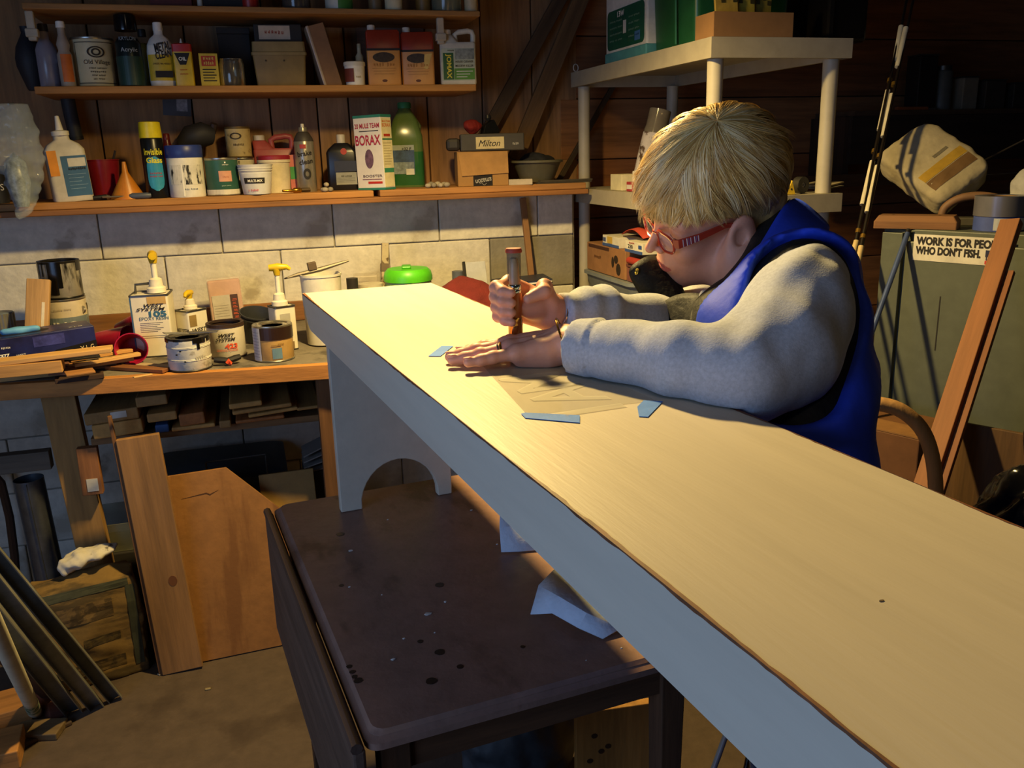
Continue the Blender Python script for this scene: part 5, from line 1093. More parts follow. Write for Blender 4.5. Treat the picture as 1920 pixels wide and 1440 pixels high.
# metal studs leaning at the left
zm = M('8b8d8c', .45, .7, .15)
def angle_iron(pb, pt, w_, label, mat, th=.0025):
    a = PZ(*pb, .004); b = C(*pt); L = (b - a).length * 1.04; zx = (b - a).normalized(); n = Vector((.2, -1, 0)); n = (n - zx * n.dot(zx)).normalized(); xx = n.cross(zx)
    t = thing('metal_stud', label, 'metal stud', group='metal studs leaning at the left'); t.matrix_basis = Matrix(((-xx.x, -n.x, zx.x, a.x), (-xx.y, -n.y, zx.y, a.y), (-xx.z, -n.z, zx.z, a.z), (0, 0, 0, 1)))
    mk('web', box(-w_ / 2, w_ / 2, -th / 2, th / 2, 0, L), mat, t); mk('flange', box(w_ / 2 - th, w_ / 2, -.018, -th / 2, 0, L), M('a5a69c', .45, .7, .1), t); mk('flange', box(-w_ / 2, -w_ / 2 + th, -.018, -th / 2, 0, L), M('77797c', .45, .7, .1), t)
    return t
angle_iron((216, 1308), (-12, 1034, 2.06), .034, 'rightmost thin grey metal strip leaning beside the sack', M('5f615e', .5, .6, .15))
angle_iron((180, 1322), (-10, 1090, 1.97), .036, 'bright perforated metal stud in the middle of the leaning three', zm)
angle_iron((138, 1332), (-25, 1130, 1.88), .040, 'leftmost bluish metal stud of the leaning three', M('6a7078', .5, .6, .15))
lean('floor_batten', PZ(112, 1312, .012), C(-30, 1190, 1.98), .05, .02, 'dark wooden batten leaning under the metal studs', WOOD('5a3a28', 'z'), 'batten')
# paper tube
a = PZ(66, 1336, .02); b = C(-14, 1165, 1.62)
t = thing('paper_tube', 'white cardboard tube with faded green print leaning at the far left', 'tube'); m = (b - a).to_track_quat('Z', 'Y').to_matrix().to_4x4(); m.translation = a; t.matrix_basis = m; L = (b - a).length * 1.25
mk('tube', lathe([(.011, 0), (.017, 0), (.017, L), (.011, L), (.011, 0)], 20), M('c9c2a8', .7), t, smooth=True); mk('green_print', lathe([(.0174, .05), (.0174, .16)], 20), SPOTTED('b4b49a', '4f6a52', .5, 50, .7), t, smooth=True)
# offcuts on the floor bottom-left
def block(px, py, L, w_, h_, rz, mat, label, name='floor_offcut', zb=0.0):
    p = PZ(px, py, zb); t = mk(name, box(-L / 2, L / 2, -w_ / 2, w_ / 2, 0, h_), mat, bevel=.003); t.location = (p.x, p.y, zb + .0005); t.rotation_euler[2] = R_(rz); return tag(t, label, 'wood offcut', 'wood offcuts on the floor')
block(12, 1352, .13, .12, .06, 12, WOOD('9a6a38', 'x'), 'pale orange wood block on the floor at the left edge')
block(-5, 1425, .12, .12, .05, 5, WOOD('b07a40', 'x'), 'lowest orange wood block in the bottom left corner')
block(75, 1375, .12, .07, .02, -14, WOOD('6e5a3c', 'x'), 'flat greenish-brown offcut lying on the floor')
block(100, 1335, .05, .09, .06, 32, WOOD('5c3326', 'x'), 'reddish broken chunk before the leaning studs')
block(60, 1392, .2, .02, .012, 32, WOOD('4a3826', 'x'), 'thin dark lath lying on the floor at bottom left')
t = block(305, 1262, .03, .012, .004, 40, M('a5a49c', .4), 'small shiny scrap of foil on the floor by the plank', 'foil_scrap'); t['category'] = 'litter'; t = block(390, 1293, .016, .009, .004, 0, M('8a7c5c', .8), 'pale wood chip alone on the bare floor', 'wood_chip'); t['category'] = 'litter'
# curved chair-like bentwood at the far left
t = thing('bent_rail', 'dark curved wooden rail standing at the far left under the bench', 'rail', PZ(30, 1120, 0)); o_ = Vector(t.location)
pts = [PY(-30, 870, o_.y), PY(2, 905, o_.y), PY(18, 970, o_.y), PY(27, 1040, o_.y), Vector((PY(30, 1100, o_.y).x, o_.y, 0.012))]
mk('rail', tube([p - o_ for p in pts], .014, 8), WOOD('4a2f1c', 'z'), t, smooth=True); mk('foot', lathe([(0, 0), (.018, 0), (.016, .01), (0, .012)], 10), M('2a2018', .7), t).location = pts[-1] - o_ - Vector((0, 0, .012))
# dark things stored deep under the bench
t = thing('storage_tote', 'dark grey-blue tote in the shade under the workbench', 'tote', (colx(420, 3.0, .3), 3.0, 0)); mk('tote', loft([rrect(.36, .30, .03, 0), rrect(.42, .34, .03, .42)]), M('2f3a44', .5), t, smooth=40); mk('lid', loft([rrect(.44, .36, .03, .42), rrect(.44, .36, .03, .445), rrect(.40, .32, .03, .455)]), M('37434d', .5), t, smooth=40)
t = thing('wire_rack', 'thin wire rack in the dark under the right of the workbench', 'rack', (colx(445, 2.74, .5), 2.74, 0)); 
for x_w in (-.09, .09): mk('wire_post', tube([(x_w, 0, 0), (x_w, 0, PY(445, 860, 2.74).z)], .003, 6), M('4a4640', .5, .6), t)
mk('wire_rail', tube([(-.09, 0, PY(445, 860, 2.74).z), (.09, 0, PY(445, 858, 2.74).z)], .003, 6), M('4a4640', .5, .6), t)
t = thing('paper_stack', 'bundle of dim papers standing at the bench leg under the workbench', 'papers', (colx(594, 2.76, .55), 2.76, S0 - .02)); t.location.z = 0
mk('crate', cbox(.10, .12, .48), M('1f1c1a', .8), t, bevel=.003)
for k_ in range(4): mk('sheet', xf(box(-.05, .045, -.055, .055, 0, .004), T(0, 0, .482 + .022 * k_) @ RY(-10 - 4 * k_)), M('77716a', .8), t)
# ================================================================== plastic rack
def rowy(px, X, Z):                    # y of image column px at x = X, z = Z
    u = (px - CX) / F; a = RW[:, 0] - u * RW[:, 2]
    return -(X * a[0] + (Z - CAMZ) * a[2]) / a[1]
RX0, RX1, RY0, RY1 = 1.240, 1.685, 2.232, 3.30
RZS = [1.733, 1.307, .885, .46, .06]
rk = thing('storage_rack', 'pale grey plastic storage rack with round posts behind the person', 'rack', (0, 0, 0))
pl = M('a49b88', .55, var=.06)
for k_, zz in enumerate(RZS):
    o = mk('shelf', join(box(RX0, RX1, RY0, RY1, zz - .012, zz), box(RX0, RX0 + .012, RY0, RY1, zz - .053, zz - .012), box(RX1 - .012, RX1, RY0, RY1, zz - .053, zz - .012), box(RX0 + .012, RX1 - .012, RY0, RY0 + .012, zz - .053, zz - .012), box(RX0 + .012, RX1 - .012, RY1 - .012, RY1, zz - .053, zz - .012)), pl, rk)
for x in (1.276, 1.646):
    for y in (2.272, 3.258):
        for a, b in zip(RZS[1:], RZS[:-1]): mk('post', lathe([(0, a + .0005), (.0225, a + .0005), (.0215, (a + b) / 2), (.0225, b - .0535), (0, b - .0535)], 20), M('b0a896', .5, var=.05), rk, smooth=True).location = (x, y, 0)
        mk('post', lathe([(0, 0), (.0225, 0), (.0225, .0065), (0, .0065)], 20), pl, rk, smooth=True).location = (x, y, 0)
# --- on top
z = RZS[0] + .001
ya, yb = rowy(1136, 1.262, z), rowy(1212, 1.262, z)
t = thing('lamp_carton', 'green and white packaged light fixture marked 13W on top of the rack', 'package', (1.262, (ya + yb) / 2, z)); L = ya - yb
mk('package', box(0, .09, -L / 2, L / 2, .0, .26), M('cfccc4', .5), t, bevel=.006); mk('teal_base', box(-.003, .093, -L / 2 - .002, L / 2 + .002, 0, .035), M('4f8f92', .45), t, bevel=.004)
def xface(t, x, y0, y1, z0, z1, name, mat, th=.001): return mk(name, box(x - th, x, y0, y1, z0, z1), mat, t)
def xtext(t, s_, x, y, zz, h, w, mat):  # on a face that looks along -x, read from the -x side
    V2, Fc = text_geo(s_, h, w, .01); return mk('lettering', ([(x - .0012, y - a, zz + b) for a, b in V2], Fc), mat, t)
poly = rrect(L * .90, .125, .018, 0); 
mk('green_label', ([(-.0012 + (0 if i < len(poly) else .001), -p_[0], p_[1] + .104) for i, p_ in enumerate(poly + poly)], [tuple(range(len(poly)))[::1]] + [(i, (i + 1) % len(poly), (i + 1) % len(poly) + len(poly), i + len(poly)) for i in range(len(poly))]), M('16523c', .45), t)
xtext(t, '13W', -.0014, L * .1, .150, .018, .055, WINK)
for k_ in range(4): xtext(t, ['~ENERGY SAVING', '~SECURITY LIGHT', '~FLUORESCENT', '~DUSK TO DAWN'][k_], -.0014, L * .22, .130 - .020 * k_, .006, .10, M('7fa48a', .6, var=0)); xtext(t, ['~WARM WHITE', '~LONG LIFE', '~10,000 HOURS', '~EASY FIT'][k_], -.0014, -L * .22, .130 - .020 * k_, .006, .08, M('7fa48a', .6, var=0))
xface(t, -.0016, -L * .03, L * .04, .085, .125, 'bulb_picture', M('c9c6ba', .5)); xface(t, -.0016, -L * .36, -L * .24, .052, .08, 'blue_mark', M('3f6a9a', .5))
ya, yb = rowy(1219, 1.27, z), rowy(1300, 1.27, z)
t = thing('green_bin', 'dark green plastic bin beside the light fixture on the rack', 'bin', (1.27, (ya + yb) / 2, z)); D = ya - yb
mk('bin', loft([rrect(.30, D * .94, .02, 0, cx=.16), rrect(.32, D, .02, .25, cx=.16)]), M('1d5030', .3), t, smooth=40); mk('rim', loft([rrect(.335, D * 1.03, .02, .25, cx=.16), rrect(.335, D * 1.03, .02, .27, cx=.16)]), M('1d5030', .3), t, smooth=40)
mk('rib', tube([(.0, -D * .12, .01), (-.006, -D * .12, .24)], .004, 6), M('2a6640', .3), t, smooth=True)
xa, xb = colx(1338, 2.236, z), colx(1486, 2.236, z)
t = thing('open_carton', 'open brown cardboard carton at the front of the rack top', 'box', ((xa + xb) / 2, 2.236, z)); W = xb - xa; H = PY(1400, 22, 2.236).z - z; yd = min(.19, rowy(1300, xa, z) - 2.246)
cbm = M('8a653f', .75, var=.06)
for nm, g in (('side', box(-W / 2, W / 2, 0, .004, 0, H)), ('side', box(-W / 2, W / 2, yd - .004, yd, 0, H)), ('side', box(-W / 2, -W / 2 + .004, .0045, yd - .0045, 0, H)), ('side', box(W / 2 - .004, W / 2, .0045, yd - .0045, 0, H)), ('bottom', box(-W / 2 + .0045, W / 2 - .0045, .0045, yd - .0045, 0, .004))): mk(nm, g, cbm, t)
for k_ in range(3):
    o = thing('seed_packet', ['yellow printed packet at the left in the open carton', 'yellow packet with dark clover print in the open carton', 'olive packet at the right in the open carton'][k_], 'packet', ((xa + xb) / 2 + W * (-.24 + .22 * k_), 2.236 + yd * (.35 + .1 * k_), z + .009), rot=(R_(-6), R_(-3 + 4 * k_), 0)); mk('packet', box(-W * .14, W * .14, -.004, .004, 0, H + .055), M(['a88a3c', '9c8a34', '7a6c2c'][k_], .5, var=.2, scale=30), o, bevel=.001); mk('clover_print', join(*[xf(box(-.006, .006, -.0052, -.004, 0, .012), T(.018 * j - .01, 0, H + .02 + .012 * (j % 2))) for j in range(3)]), M('3a3416', .6), o)
t = thing('black_case', 'black case at the right end of the rack top', 'case', (colx(1522, 2.5, z), 2.50, z)); mk('case', box(-.07, .06, -.18, .18, 0, .2), M('14110f', .3), t, bevel=.01); mk('case_trim', box(-.073, -.06, -.184, -.17, 0, .2), M('2b2826', .3, .5), t)
t = mk('key_ring', tube([(.013 * math.cos(a), 0, .013 * math.sin(a)) for a in np.linspace(0, 2 * math.pi, 24, endpoint=False)], .0018, 6, closed=True), M('d8d4ca', .3), smooth=True); t.location = (RX0 + .012, RY1 - .02, z + .0155); t.rotation_euler[2] = R_(25); tag(t, 'small white ring standing on the far left corner of the rack', 'ring')
# --- middle level
z = RZS[1] + .001
t = thing('plaster_jar', 'clear jar thickly smeared with white plaster, leaning on the rack', 'jar', (1.40, rowy(1206, 1.40, z) , z + .014), rot=(0, R_(14), 0)); Hj = (PY(1225, 210, t.location.y).z - z)
r = .042; mk('jar', lathe([(0, 0), (r * .9, 0), (r, .006), (r, Hj * .72), (r * .93, Hj * .78), (r * .93, Hj), (r * .86, Hj), (r * .86, Hj * .78), (0, Hj * .7)]), M('a59a88', .12, trans=.5), t, smooth=True); mk('plaster_coat', lathe([(r + .001, .015), (r + .002, Hj * .4), (r + .001, Hj * .68)]), SPOTTED('d2c8c2', '5c4634', .57, 34, .9), t, smooth=True)
def small_box(px, X, wy, wx, h_, label, mat, zb, name='small_carton', trim=None):
    y = rowy(px, X, zb); t = thing(name, label, 'box', (X, y, zb)); mk('carton', box(0, wx, -wy / 2, wy / 2, 0, h_), mat, t, bevel=.0015)
    if trim: mk('print_band', box(-.0008, 0, -wy * .4, wy * .4, h_ * .25, h_ * .7), trim, t)
    return t
small_box(1155, 1.262, .10, .07, .055, 'cream carton on the left of the middle rack level', M('d0c6a2', .6), z)
small_box(1180, 1.262, .05, .05, .032, 'small red and white carton beside the cream carton', M('9c3038', .6), z, trim=M('cfcac2', .6))
small_box(1196, 1.262, .06, .06, .030, 'white carton with blue print next to the hair', M('d6d4d0', .6), z, trim=M('3a5fa0', .6))
small_box(1192, 1.264, .055, .06, .035, 'white carton stacked above the small red carton', M('dcd8d0', .6), z + .033)
t = thing('tape_reel', 'dark reel standing at the right front of the middle rack level', 'reel', (colx(1500, 2.30, z), 2.30, z + .024), rot=(R_(90), 0, R_(15))); mk('reel', lathe([(.008, -.012), (.024, -.012), (.024, .012), (.008, .012), (.008, -.012)], 24), M('2c2a26', .6), t, smooth=True); mk('hub', lathe([(.003, -.010), (.0078, -.010), (.0078, .010), (.003, .010), (.003, -.010)], 14), M('6a655c', .6), t, smooth=True)
t = thing('yellow_wedge', 'small yellow wedge beside the dark reel', 'wedge', (colx(1478, 2.27, z), 2.268, z)); mk('wedge', prism([(-.016, 0), (.016, 0), (.004, .04)], -.01, .01), M('d8b42a', .5), t, bevel=.001); mk('tag_hole', tube([(0.002, -.0105, .015), (.002, -.0095, .015)], .003, 8), INK, t)
t = thing('folded_papers', 'folded paper leaflet on the right of the middle rack level', 'paper', (colx(1540, 2.40, z), 2.40, z + .005), R_(15)); mk('sheet', xf(box(-.04, .03, -.06, .06, 0, .004), RY(-4) @ T(0, 0, .004)), M('8a8270', .8), t); mk('sheet', xf(box(-.045, .045, -.05, .05, .012, .016), RZ(10) @ RY(-5)), M('b5a888', .8), t)
# --- lower level
z = RZS[2] + .001
yb_ = rowy(1150, 1.252, z)
t = thing('grey_tote', 'grey plastic tote on the lower rack level', 'tote', (1.252, 2.98, z)); mk('tote', loft([rrect(.28, .40, .03, 0, cx=.16), rrect(.32, .44, .03, .10, cx=.16)]), M('6c7276', .5), t, smooth=40); mk('rim', loft([rrect(.335, .455, .03, .10, cx=.16), rrect(.335, .455, .03, .112, cx=.16)]), M('7d8488', .5), t, smooth=40)
z2 = z + .114
y1_, y0_ = rowy(1101, 1.262, z2), rowy(1172, 1.262, z2)
t = thing('printed_carton', 'brown carton with a dark printed figure on the grey tote', 'box', (1.262, (y0_ + y1_) / 2, z2)); L = y1_ - y0_; H = .105
mk('carton', box(0, .16, -L / 2, L / 2, 0, H), M('9a6e48', .75), t, bevel=.002); xface(t, -.0002, -L * .1, L * .45, H * .84, H * .95, 'dark_strip', M('4a2c20', .6)); mk('figure_print', join(*[([(-.0012, y_ + r_ * math.cos(a), zz_ + r2_ * math.sin(a)) for a in np.linspace(0, 5.9, 12)], [tuple(range(12))]) for y_, zz_, r_, r2_ in ((-L * .28, H * .62, .018, .015), (-L * .34, H * .30, .020, .022), (-L * .2, H * .5, .012, .02))]), M('2c2018', .7, var=.2), t); xtext(t, '~TOOLS', -.0004, L * .2, H * .55, .012, .06, M('6a4428', .7, var=0))
t = thing('reddish_carton', 'dull red carton beside the printed brown carton', 'box', (1.262, y0_ - .085, z2)); mk('carton', box(0, .14, -.07, .07, 0, .050), M('7a4a42', .7), t, bevel=.002); mk('lid', box(-.003, .143, -.073, .073, .0505, .061), M('6a3e38', .7), t, bevel=.002)
z3 = z2 + H + .001
def sand(px, X, label, zb, rz, txt=None, blue=True, wy=.12, ry=0):
    y = rowy(px, X, zb); t = thing('sandpaper_box', label, 'box', (X, y, zb), R_(rz), 'sandpaper boxes'); t.rotation_euler[1] = R_(ry); mk('carton', box(0, .16, -wy / 2, wy / 2, 0, .038), M('d8d2c0', .6), t, bevel=.001); xface(t, -.0002, -wy * .5, wy * .5, 0, .010, 'blue_band', M('3a5590', .5))
    if txt: xtext(t, txt, -.0006, wy * .18, .021, .013, .038, INK); xtext(t, '~Grit', -.0006, wy * .1, .033, .006, .04, REDINK); xface(t, -.0006, -wy * .46, -wy * .28, .018, .030, 'blue_mark', M('2c4a8a', .5))
    else: xface(t, -.0006, -wy * .1, wy * .2, .012, .036, 'yellow_panel', M('c9a84a', .5)); xface(t, -.0006, wy * .3, wy * .46, .016, .03, 'blue_mark', M('44507a', .5))
    return t
sand(1145, 1.262, 'white and yellow sandpaper box on the brown carton', z3, 0, wy=.15)
sand(1188, 1.250, 'open sandpaper box marked 220 near the nose of the person', z3 + .0, 0, '220', wy=.14)
t = thing('red_sheets', 'stack of dull red sandpaper sheets on the boxes', 'sheets', (1.29, rowy(1185, 1.29, z3 + .04), z3 + .0395)); rows = [[(.0 + .12 * u, -.09 + .18 * v, .006 + .024 * math.sin(v * 3.1) + .006 * math.sin(u * 4)) for v in np.linspace(0, 1, 9)] for u in np.linspace(0, 1, 5)]
mk('sheet', patch(rows), M('b0402c', .8), t, solid=.002, smooth=60); mk('sheet', box(0, .13, -.08, .08, 0, .003), M('4a4040', .8), t)
t = thing('red_tube', 'short red rubber tube lying below the sandpaper boxes', 'tube', (1.262, y0_ - .085, z2 + .0615 + .0135)); mk('tube', xf(lathe([(.006, 0), (.0125, 0), (.013, .10), (.006, .10), (.006, 0)], 16), T(.0, .05, 0) @ RX(90)), M('a5382c', .5), t, smooth=True); mk('tube_end', xf(lathe([(.0, .1005), (.0125, .1005), (0, .102)], 14), T(.0, .05, 0) @ RX(90)), M('2a1c1a', .6), t)

# ================================================================== grey cabinet at the right
Lc = C(1640, 600, 2.45); Rc = C(1900, 600, 2.17); cd = Vector((Rc.x - Lc.x, Rc.y - Lc.y, 0)).normalized(); ca = math.atan2(cd.y, cd.x); CT = 1.222
cab = thing('grey_cabinet', 'grey-green painted cabinet standing at an angle at the right', 'cabinet', (Lc.x, Lc.y, 0), ca)
Mi = cab.matrix_basis.inverted() if False else (Matrix.Translation((Lc.x, Lc.y, 0)) @ Matrix.Rotation(ca, 4, 'Z')).inverted()
fn_ = Vector((cd.y, -cd.x, 0))
def on_face(px, py, off=0.):
    v = Vector(wv(px, py)); o = Vector((0, 0, CAMZ)); t_ = (Lc + fn_ * off - o).dot(fn_) / v.dot(fn_); return Mi @ (o + v * t_)
gm = M('555a50', .5, var=.08, bump=.1); gd = M('5a5f55', .45, var=.08)
mk('body', box(0, 1.1, .012, .5, 0.06, CT), gm, cab, bevel=.003); mk('plinth', box(.02, 1.08, .03, .48, 0, .0595), M('2a2a28', .7), cab)
xd = on_face(1697, 500).x
mk('door', box(xd, xd + .46, -.008, .0115, .10, CT - .03), gd, cab, bevel=.003); mk('frame_stile', box(.004, xd - .012, -.004, .0115, .08, CT - .01), gm, cab, bevel=.002)
s0 = on_face(1718, 438); s1 = on_face(1720, 487)
st_ = mk('bumper_sticker', box(s0.x, s0.x + .235, -.0096, -.0086, s1.z, s0.z), M('cfcac0', .5), cab, label='white sticker with bold black capitals')
hS = s0.z - s1.z; cxm = s0.x + .15
def ctext(s_, x, zz, h, w, mat, bold=.05): V2, Fc = text_geo(s_, h, w, bold); return mk('lettering', ([(x + a, -.0104, zz + b) for a, b in V2], Fc), mat, st_)
ctext('WORK IS FOR PEOPLE', s0.x + .118, s1.z + hS * .76, hS * .32, .222, INK); ctext("WHO DON'T FISH.", s0.x + .090, s1.z + hS * .40, hS * .32, .166, INK)
mk('red_blue_mark', box(s0.x + .184, s0.x + .23, -.0102, -.0097, s1.z + hS * .3, s1.z + hS * .55), M('22284a', .5), st_); mk('red_mark', box(s0.x + .184, s0.x + .23, -.0102, -.0097, s1.z + hS * .04, s1.z + hS * .17), M('c03a34', .5), st_); ctext('Daiwa', s0.x + .207, s1.z + hS * .30, hS * .24, .042, M('2a2436', .5, var=0), .02)
k0 = on_face(1766, 555); k1 = on_face(1760, 657); mk('scratch', box(k0.x - .0015, k0.x + .0015, -.0088, -.0078, k1.z, k0.z), INK, cab)
def cabw(x, y, zz=None): return (Matrix.Translation((Lc.x, Lc.y, 0)) @ Matrix.Rotation(ca, 4, 'Z')) @ Vector((x, y, CT + .0008 if zz is None else zz))
def top_x(px, yl):                     # local x on the cabinet top for an image column at local depth yl
    best = min(np.linspace(-.1, 1.1, 1201), key=lambda xx: abs((lambda q: (RW.T @ np.array([q[0], q[1], q[2] - CAMZ]))[0] / (RW.T @ np.array([q[0], q[1], q[2] - CAMZ]))[2] * F + CX - px)(cabw(xx, yl)))); return float(best)
x0 = top_x(1718, .05)
t = thing('wood_block', 'brown wooden block with two nail holes on the cabinet top', 'wood', cabw(x0, .05), ca + R_(18)); mk('block', loft([rrect(.205, .085, .004, 0), rrect(.205, .085, .004, .018), rrect(.185, .065, .004, .034)]), WOOD('80593a', 'x', .15), t)
for sx in (-.06, .055): mk('nail_hole', lathe([(0, .0342), (.004, .0342), (0, .0345)], 8), INK, t).location.x = sx
# tapes
x0 = top_x(1872, .10); p = cabw(x0, .10); s = mpp(p)
t = thing('blue_tape_roll', 'roll of blue masking tape under the silver tape', 'tape', p); rr = 44 * s; mk('roll', lathe([(rr * .6, 0), (rr, 0), (rr, .036), (rr * .6, .036), (rr * .6, 0)], 36), M('44549a', .5), t, smooth=True); mk('torn_end', arcpatch(rr, .003, .033, -12, 70, 10, .001), M('b9bcc4', .5), t); t.rotation_euler[2] = facing(p)
t = thing('duct_tape_roll', 'roll of silver duct tape on top of the blue tape', 'tape', p + Vector((0, 0, .0368))); mk('roll', lathe([(rr * .58, 0), (rr * 1.04, 0), (rr * 1.04, .05), (rr * .58, .05), (rr * .58, 0)], 36), M('7a7a88', .3, .5, .05), t, smooth=True); mk('core', lathe([(rr * .54, .001), (rr * .575, .001), (rr * .575, .049), (rr * .54, .049), (rr * .54, .001)], 30), M('8a6a44', .7), t, smooth=True)
x0 = top_x(1820, .20); p = cabw(x0, .19); s = mpp(p)
t = thing('saw_handle_tool', 'old tool with an arched tan wooden handle on the cabinet', 'tool', p, facing(p)); mk('sole', cbox(110 * s, .05, .022), M('4a463c', .6), t, bevel=.003)
mk('handle', tube(spline([(-48 * s, 0, .022), (-42 * s, 0, 34 * s), (-18 * s, 0, 50 * s), (16 * s, 0, 54 * s), (48 * s, 0, 46 * s), (62 * s, 0, 22 * s), (62 * s, 0, .015)]), .0115, 10), M('7a5a40', .6), t, smooth=True)
# white bag
def pillow(P):
    q = np.abs(P) / np.array([.115, .155, .055], np.float32)
    d = ((q ** 6.).sum(-1) ** (1 / 6.) - 1) * .055
    return (d + .0022 * vnoise(P, 30, 61) + .001 * vnoise(P, 90, 62)) * .8
V, Fc = surface(pillow, (-.14, -.19, -.08), (.14, .19, .08), .005)
p = cabw(top_x(1735, .28), .30)
t = thing('filler_bag', 'soft white paper bag with a yellow and brown band leaning on the cabinet', 'bag', (p.x, p.y, CT + .150)); zx = Vector((.32, -.50, -.55)).normalized()
nrm = (C(1735, 320, 2.0) - C(1735, 320, 2.4)).normalized() + Vector((0, 0, .75)); ax_y = -(zx - nrm.normalized() * zx.dot(nrm.normalized())).normalized(); ax_z = nrm.normalized(); ax_x = ax_y.cross(ax_z)
t.matrix_basis = Matrix(((ax_x.x, ax_y.x, ax_z.x, p.x), (ax_x.y, ax_y.y, ax_z.y, p.y), (ax_x.z, ax_y.z, ax_z.z, CT + .150), (0, 0, 0, 1))); t.scale = (.82, .82, .82)
mk_np('bag', V, Fc, M('a89c80', .85, var=.08, bump=.3), t)
def on_pillow(x0, x1, y0, y1, name, mat):
    rows = []
    for xx in np.linspace(x0, x1, 8):
        row = []
        for yy in np.linspace(y0, y1, 6):
            zs = np.linspace(.08, 0, 160); Pq = np.stack([np.full(160, xx), np.full(160, yy), zs], -1).astype(np.float32); i = int(np.argmax(pillow(Pq) < 0)); row.append((xx, yy, zs[i] + .0015))
        rows.append(row)
    mk(name, patch(rows), mat, t)
on_pillow(-.09, .09, -.055, -.02, 'yellow_band', M('a8862a', .7)); on_pillow(-.09, .09, -.10, -.058, 'brown_band', M('6b5030', .7)); on_pillow(.0, .06, .0, .012, 'print_line', M('6e6654', .7))
p = cabw(top_x(1918, .30), .32); V, Fc = surface(lambda P: (ell(P, (0, 0, 0), (.05, .05, .075)) + .008 * vnoise(P, 40, 71) + .004 * vnoise(P, 90, 72)) * .7, (-.08, -.08, -.11), (.08, .08, .11), .005)
t = mk_np('white_rag', V, Fc, SPOTTED('b4b2b0', '6a7698', .66, 20, .8)); tag(t, 'crumpled white cloth with blue marks at the right edge', 'cloth'); t.location = (p.x, p.y, CT + .075); 
# wire hanger on the wall behind
p = C(1880, 300, 2.75); hq = Vector((p.x, p.y, p.z)); t = thing('wire_hanger', 'bent wire coat hanger hanging above the cabinet', 'hanger', hq); 
P_ = [C(1935, 255, 2.72), C(1823, 312, 2.75), C(1820, 322, 2.75), C(1826, 330, 2.75), C(1935, 322, 2.72)]
mk('wire', tube([q - hq for q in P_], .003, 8), M('8a8278', .3, .8), t, smooth=True); mk('hook', tube([C(1935, 255, 2.72) - hq, C(1945, 235, 2.72) - hq, C(1955, 240, 2.72) - hq], .003, 8), M('8a8278', .3, .8), t, smooth=True)
# back shelf in the dark
zs_ = PY(1800, 205, 3.15).z
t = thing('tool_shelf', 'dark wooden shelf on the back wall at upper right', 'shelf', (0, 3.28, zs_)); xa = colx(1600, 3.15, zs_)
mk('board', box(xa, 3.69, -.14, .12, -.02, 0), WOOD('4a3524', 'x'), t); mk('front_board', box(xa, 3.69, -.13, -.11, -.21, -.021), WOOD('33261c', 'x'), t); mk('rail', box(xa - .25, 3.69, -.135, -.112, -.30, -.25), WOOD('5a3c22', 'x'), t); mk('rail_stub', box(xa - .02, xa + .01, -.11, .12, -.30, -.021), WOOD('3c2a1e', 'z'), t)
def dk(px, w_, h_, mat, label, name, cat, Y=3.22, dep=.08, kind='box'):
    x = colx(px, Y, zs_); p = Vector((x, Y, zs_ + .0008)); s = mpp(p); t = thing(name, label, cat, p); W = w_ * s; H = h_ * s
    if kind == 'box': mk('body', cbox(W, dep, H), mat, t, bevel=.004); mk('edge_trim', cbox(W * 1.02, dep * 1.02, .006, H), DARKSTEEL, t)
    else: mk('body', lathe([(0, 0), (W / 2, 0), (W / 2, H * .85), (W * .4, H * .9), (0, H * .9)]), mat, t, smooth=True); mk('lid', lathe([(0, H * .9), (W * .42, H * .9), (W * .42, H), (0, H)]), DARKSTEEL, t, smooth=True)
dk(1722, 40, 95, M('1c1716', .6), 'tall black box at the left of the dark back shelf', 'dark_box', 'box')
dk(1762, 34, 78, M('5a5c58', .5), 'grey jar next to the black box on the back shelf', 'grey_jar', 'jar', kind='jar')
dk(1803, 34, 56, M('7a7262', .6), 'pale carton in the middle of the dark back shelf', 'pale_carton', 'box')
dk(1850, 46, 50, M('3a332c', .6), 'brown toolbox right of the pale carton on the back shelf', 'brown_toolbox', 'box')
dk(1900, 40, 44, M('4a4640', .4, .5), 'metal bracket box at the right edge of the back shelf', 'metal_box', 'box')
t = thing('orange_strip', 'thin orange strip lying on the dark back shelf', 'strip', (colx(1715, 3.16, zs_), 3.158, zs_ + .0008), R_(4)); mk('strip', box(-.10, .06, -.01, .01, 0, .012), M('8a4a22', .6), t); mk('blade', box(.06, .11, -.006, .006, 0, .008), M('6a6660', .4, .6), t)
# fishing rods
def rod(pts_white, top, bot, d0, d1, label):
    y0_, y1_ = top[1], bot[1]
    def at(px, py): return C(px, py, d0 + (d1 - d0) * (py - y0_) / (y1_ - y0_))
    t = thing('fishing_rod', label, 'fishing rod', group='fishing rods leaning by the rack'); a = at(*top); b = at(*bot); dirn = (b - a).normalized(); end = b + dirn * ((b.z - .002) / -dirn.z)
    t.location = end
    mk('blank', tube([a - dirn * .35 - end, b - end, Vector((0, 0, 0))], [.003, .0058, .0065], 10), M('1a1512', .3), t, smooth=True)
    for (p0, p1) in pts_white: mk('cork_section' if p1[1] > 440 else 'white_section', tube([at(*p0) - end, at(*p1) - end], .0078, 12), M('cfc6ac' if p1[1] < 440 else 'c0a878', .5), t, smooth=True)
    for (p0, p1) in pts_white[1:]: q = at(p0[0] + 4, p0[1] - 22); mk('gold_wrap', tube([q - end, q + dirn * .012 - end], .0076, 10), M('8a6a2c', .3, .6), t, smooth=True)
cs = lambda l: [((1240 + a / 2.824, b / 2.824), (1240 + c / 2.824, d_ / 2.824)) for a, b, c, d_ in l]
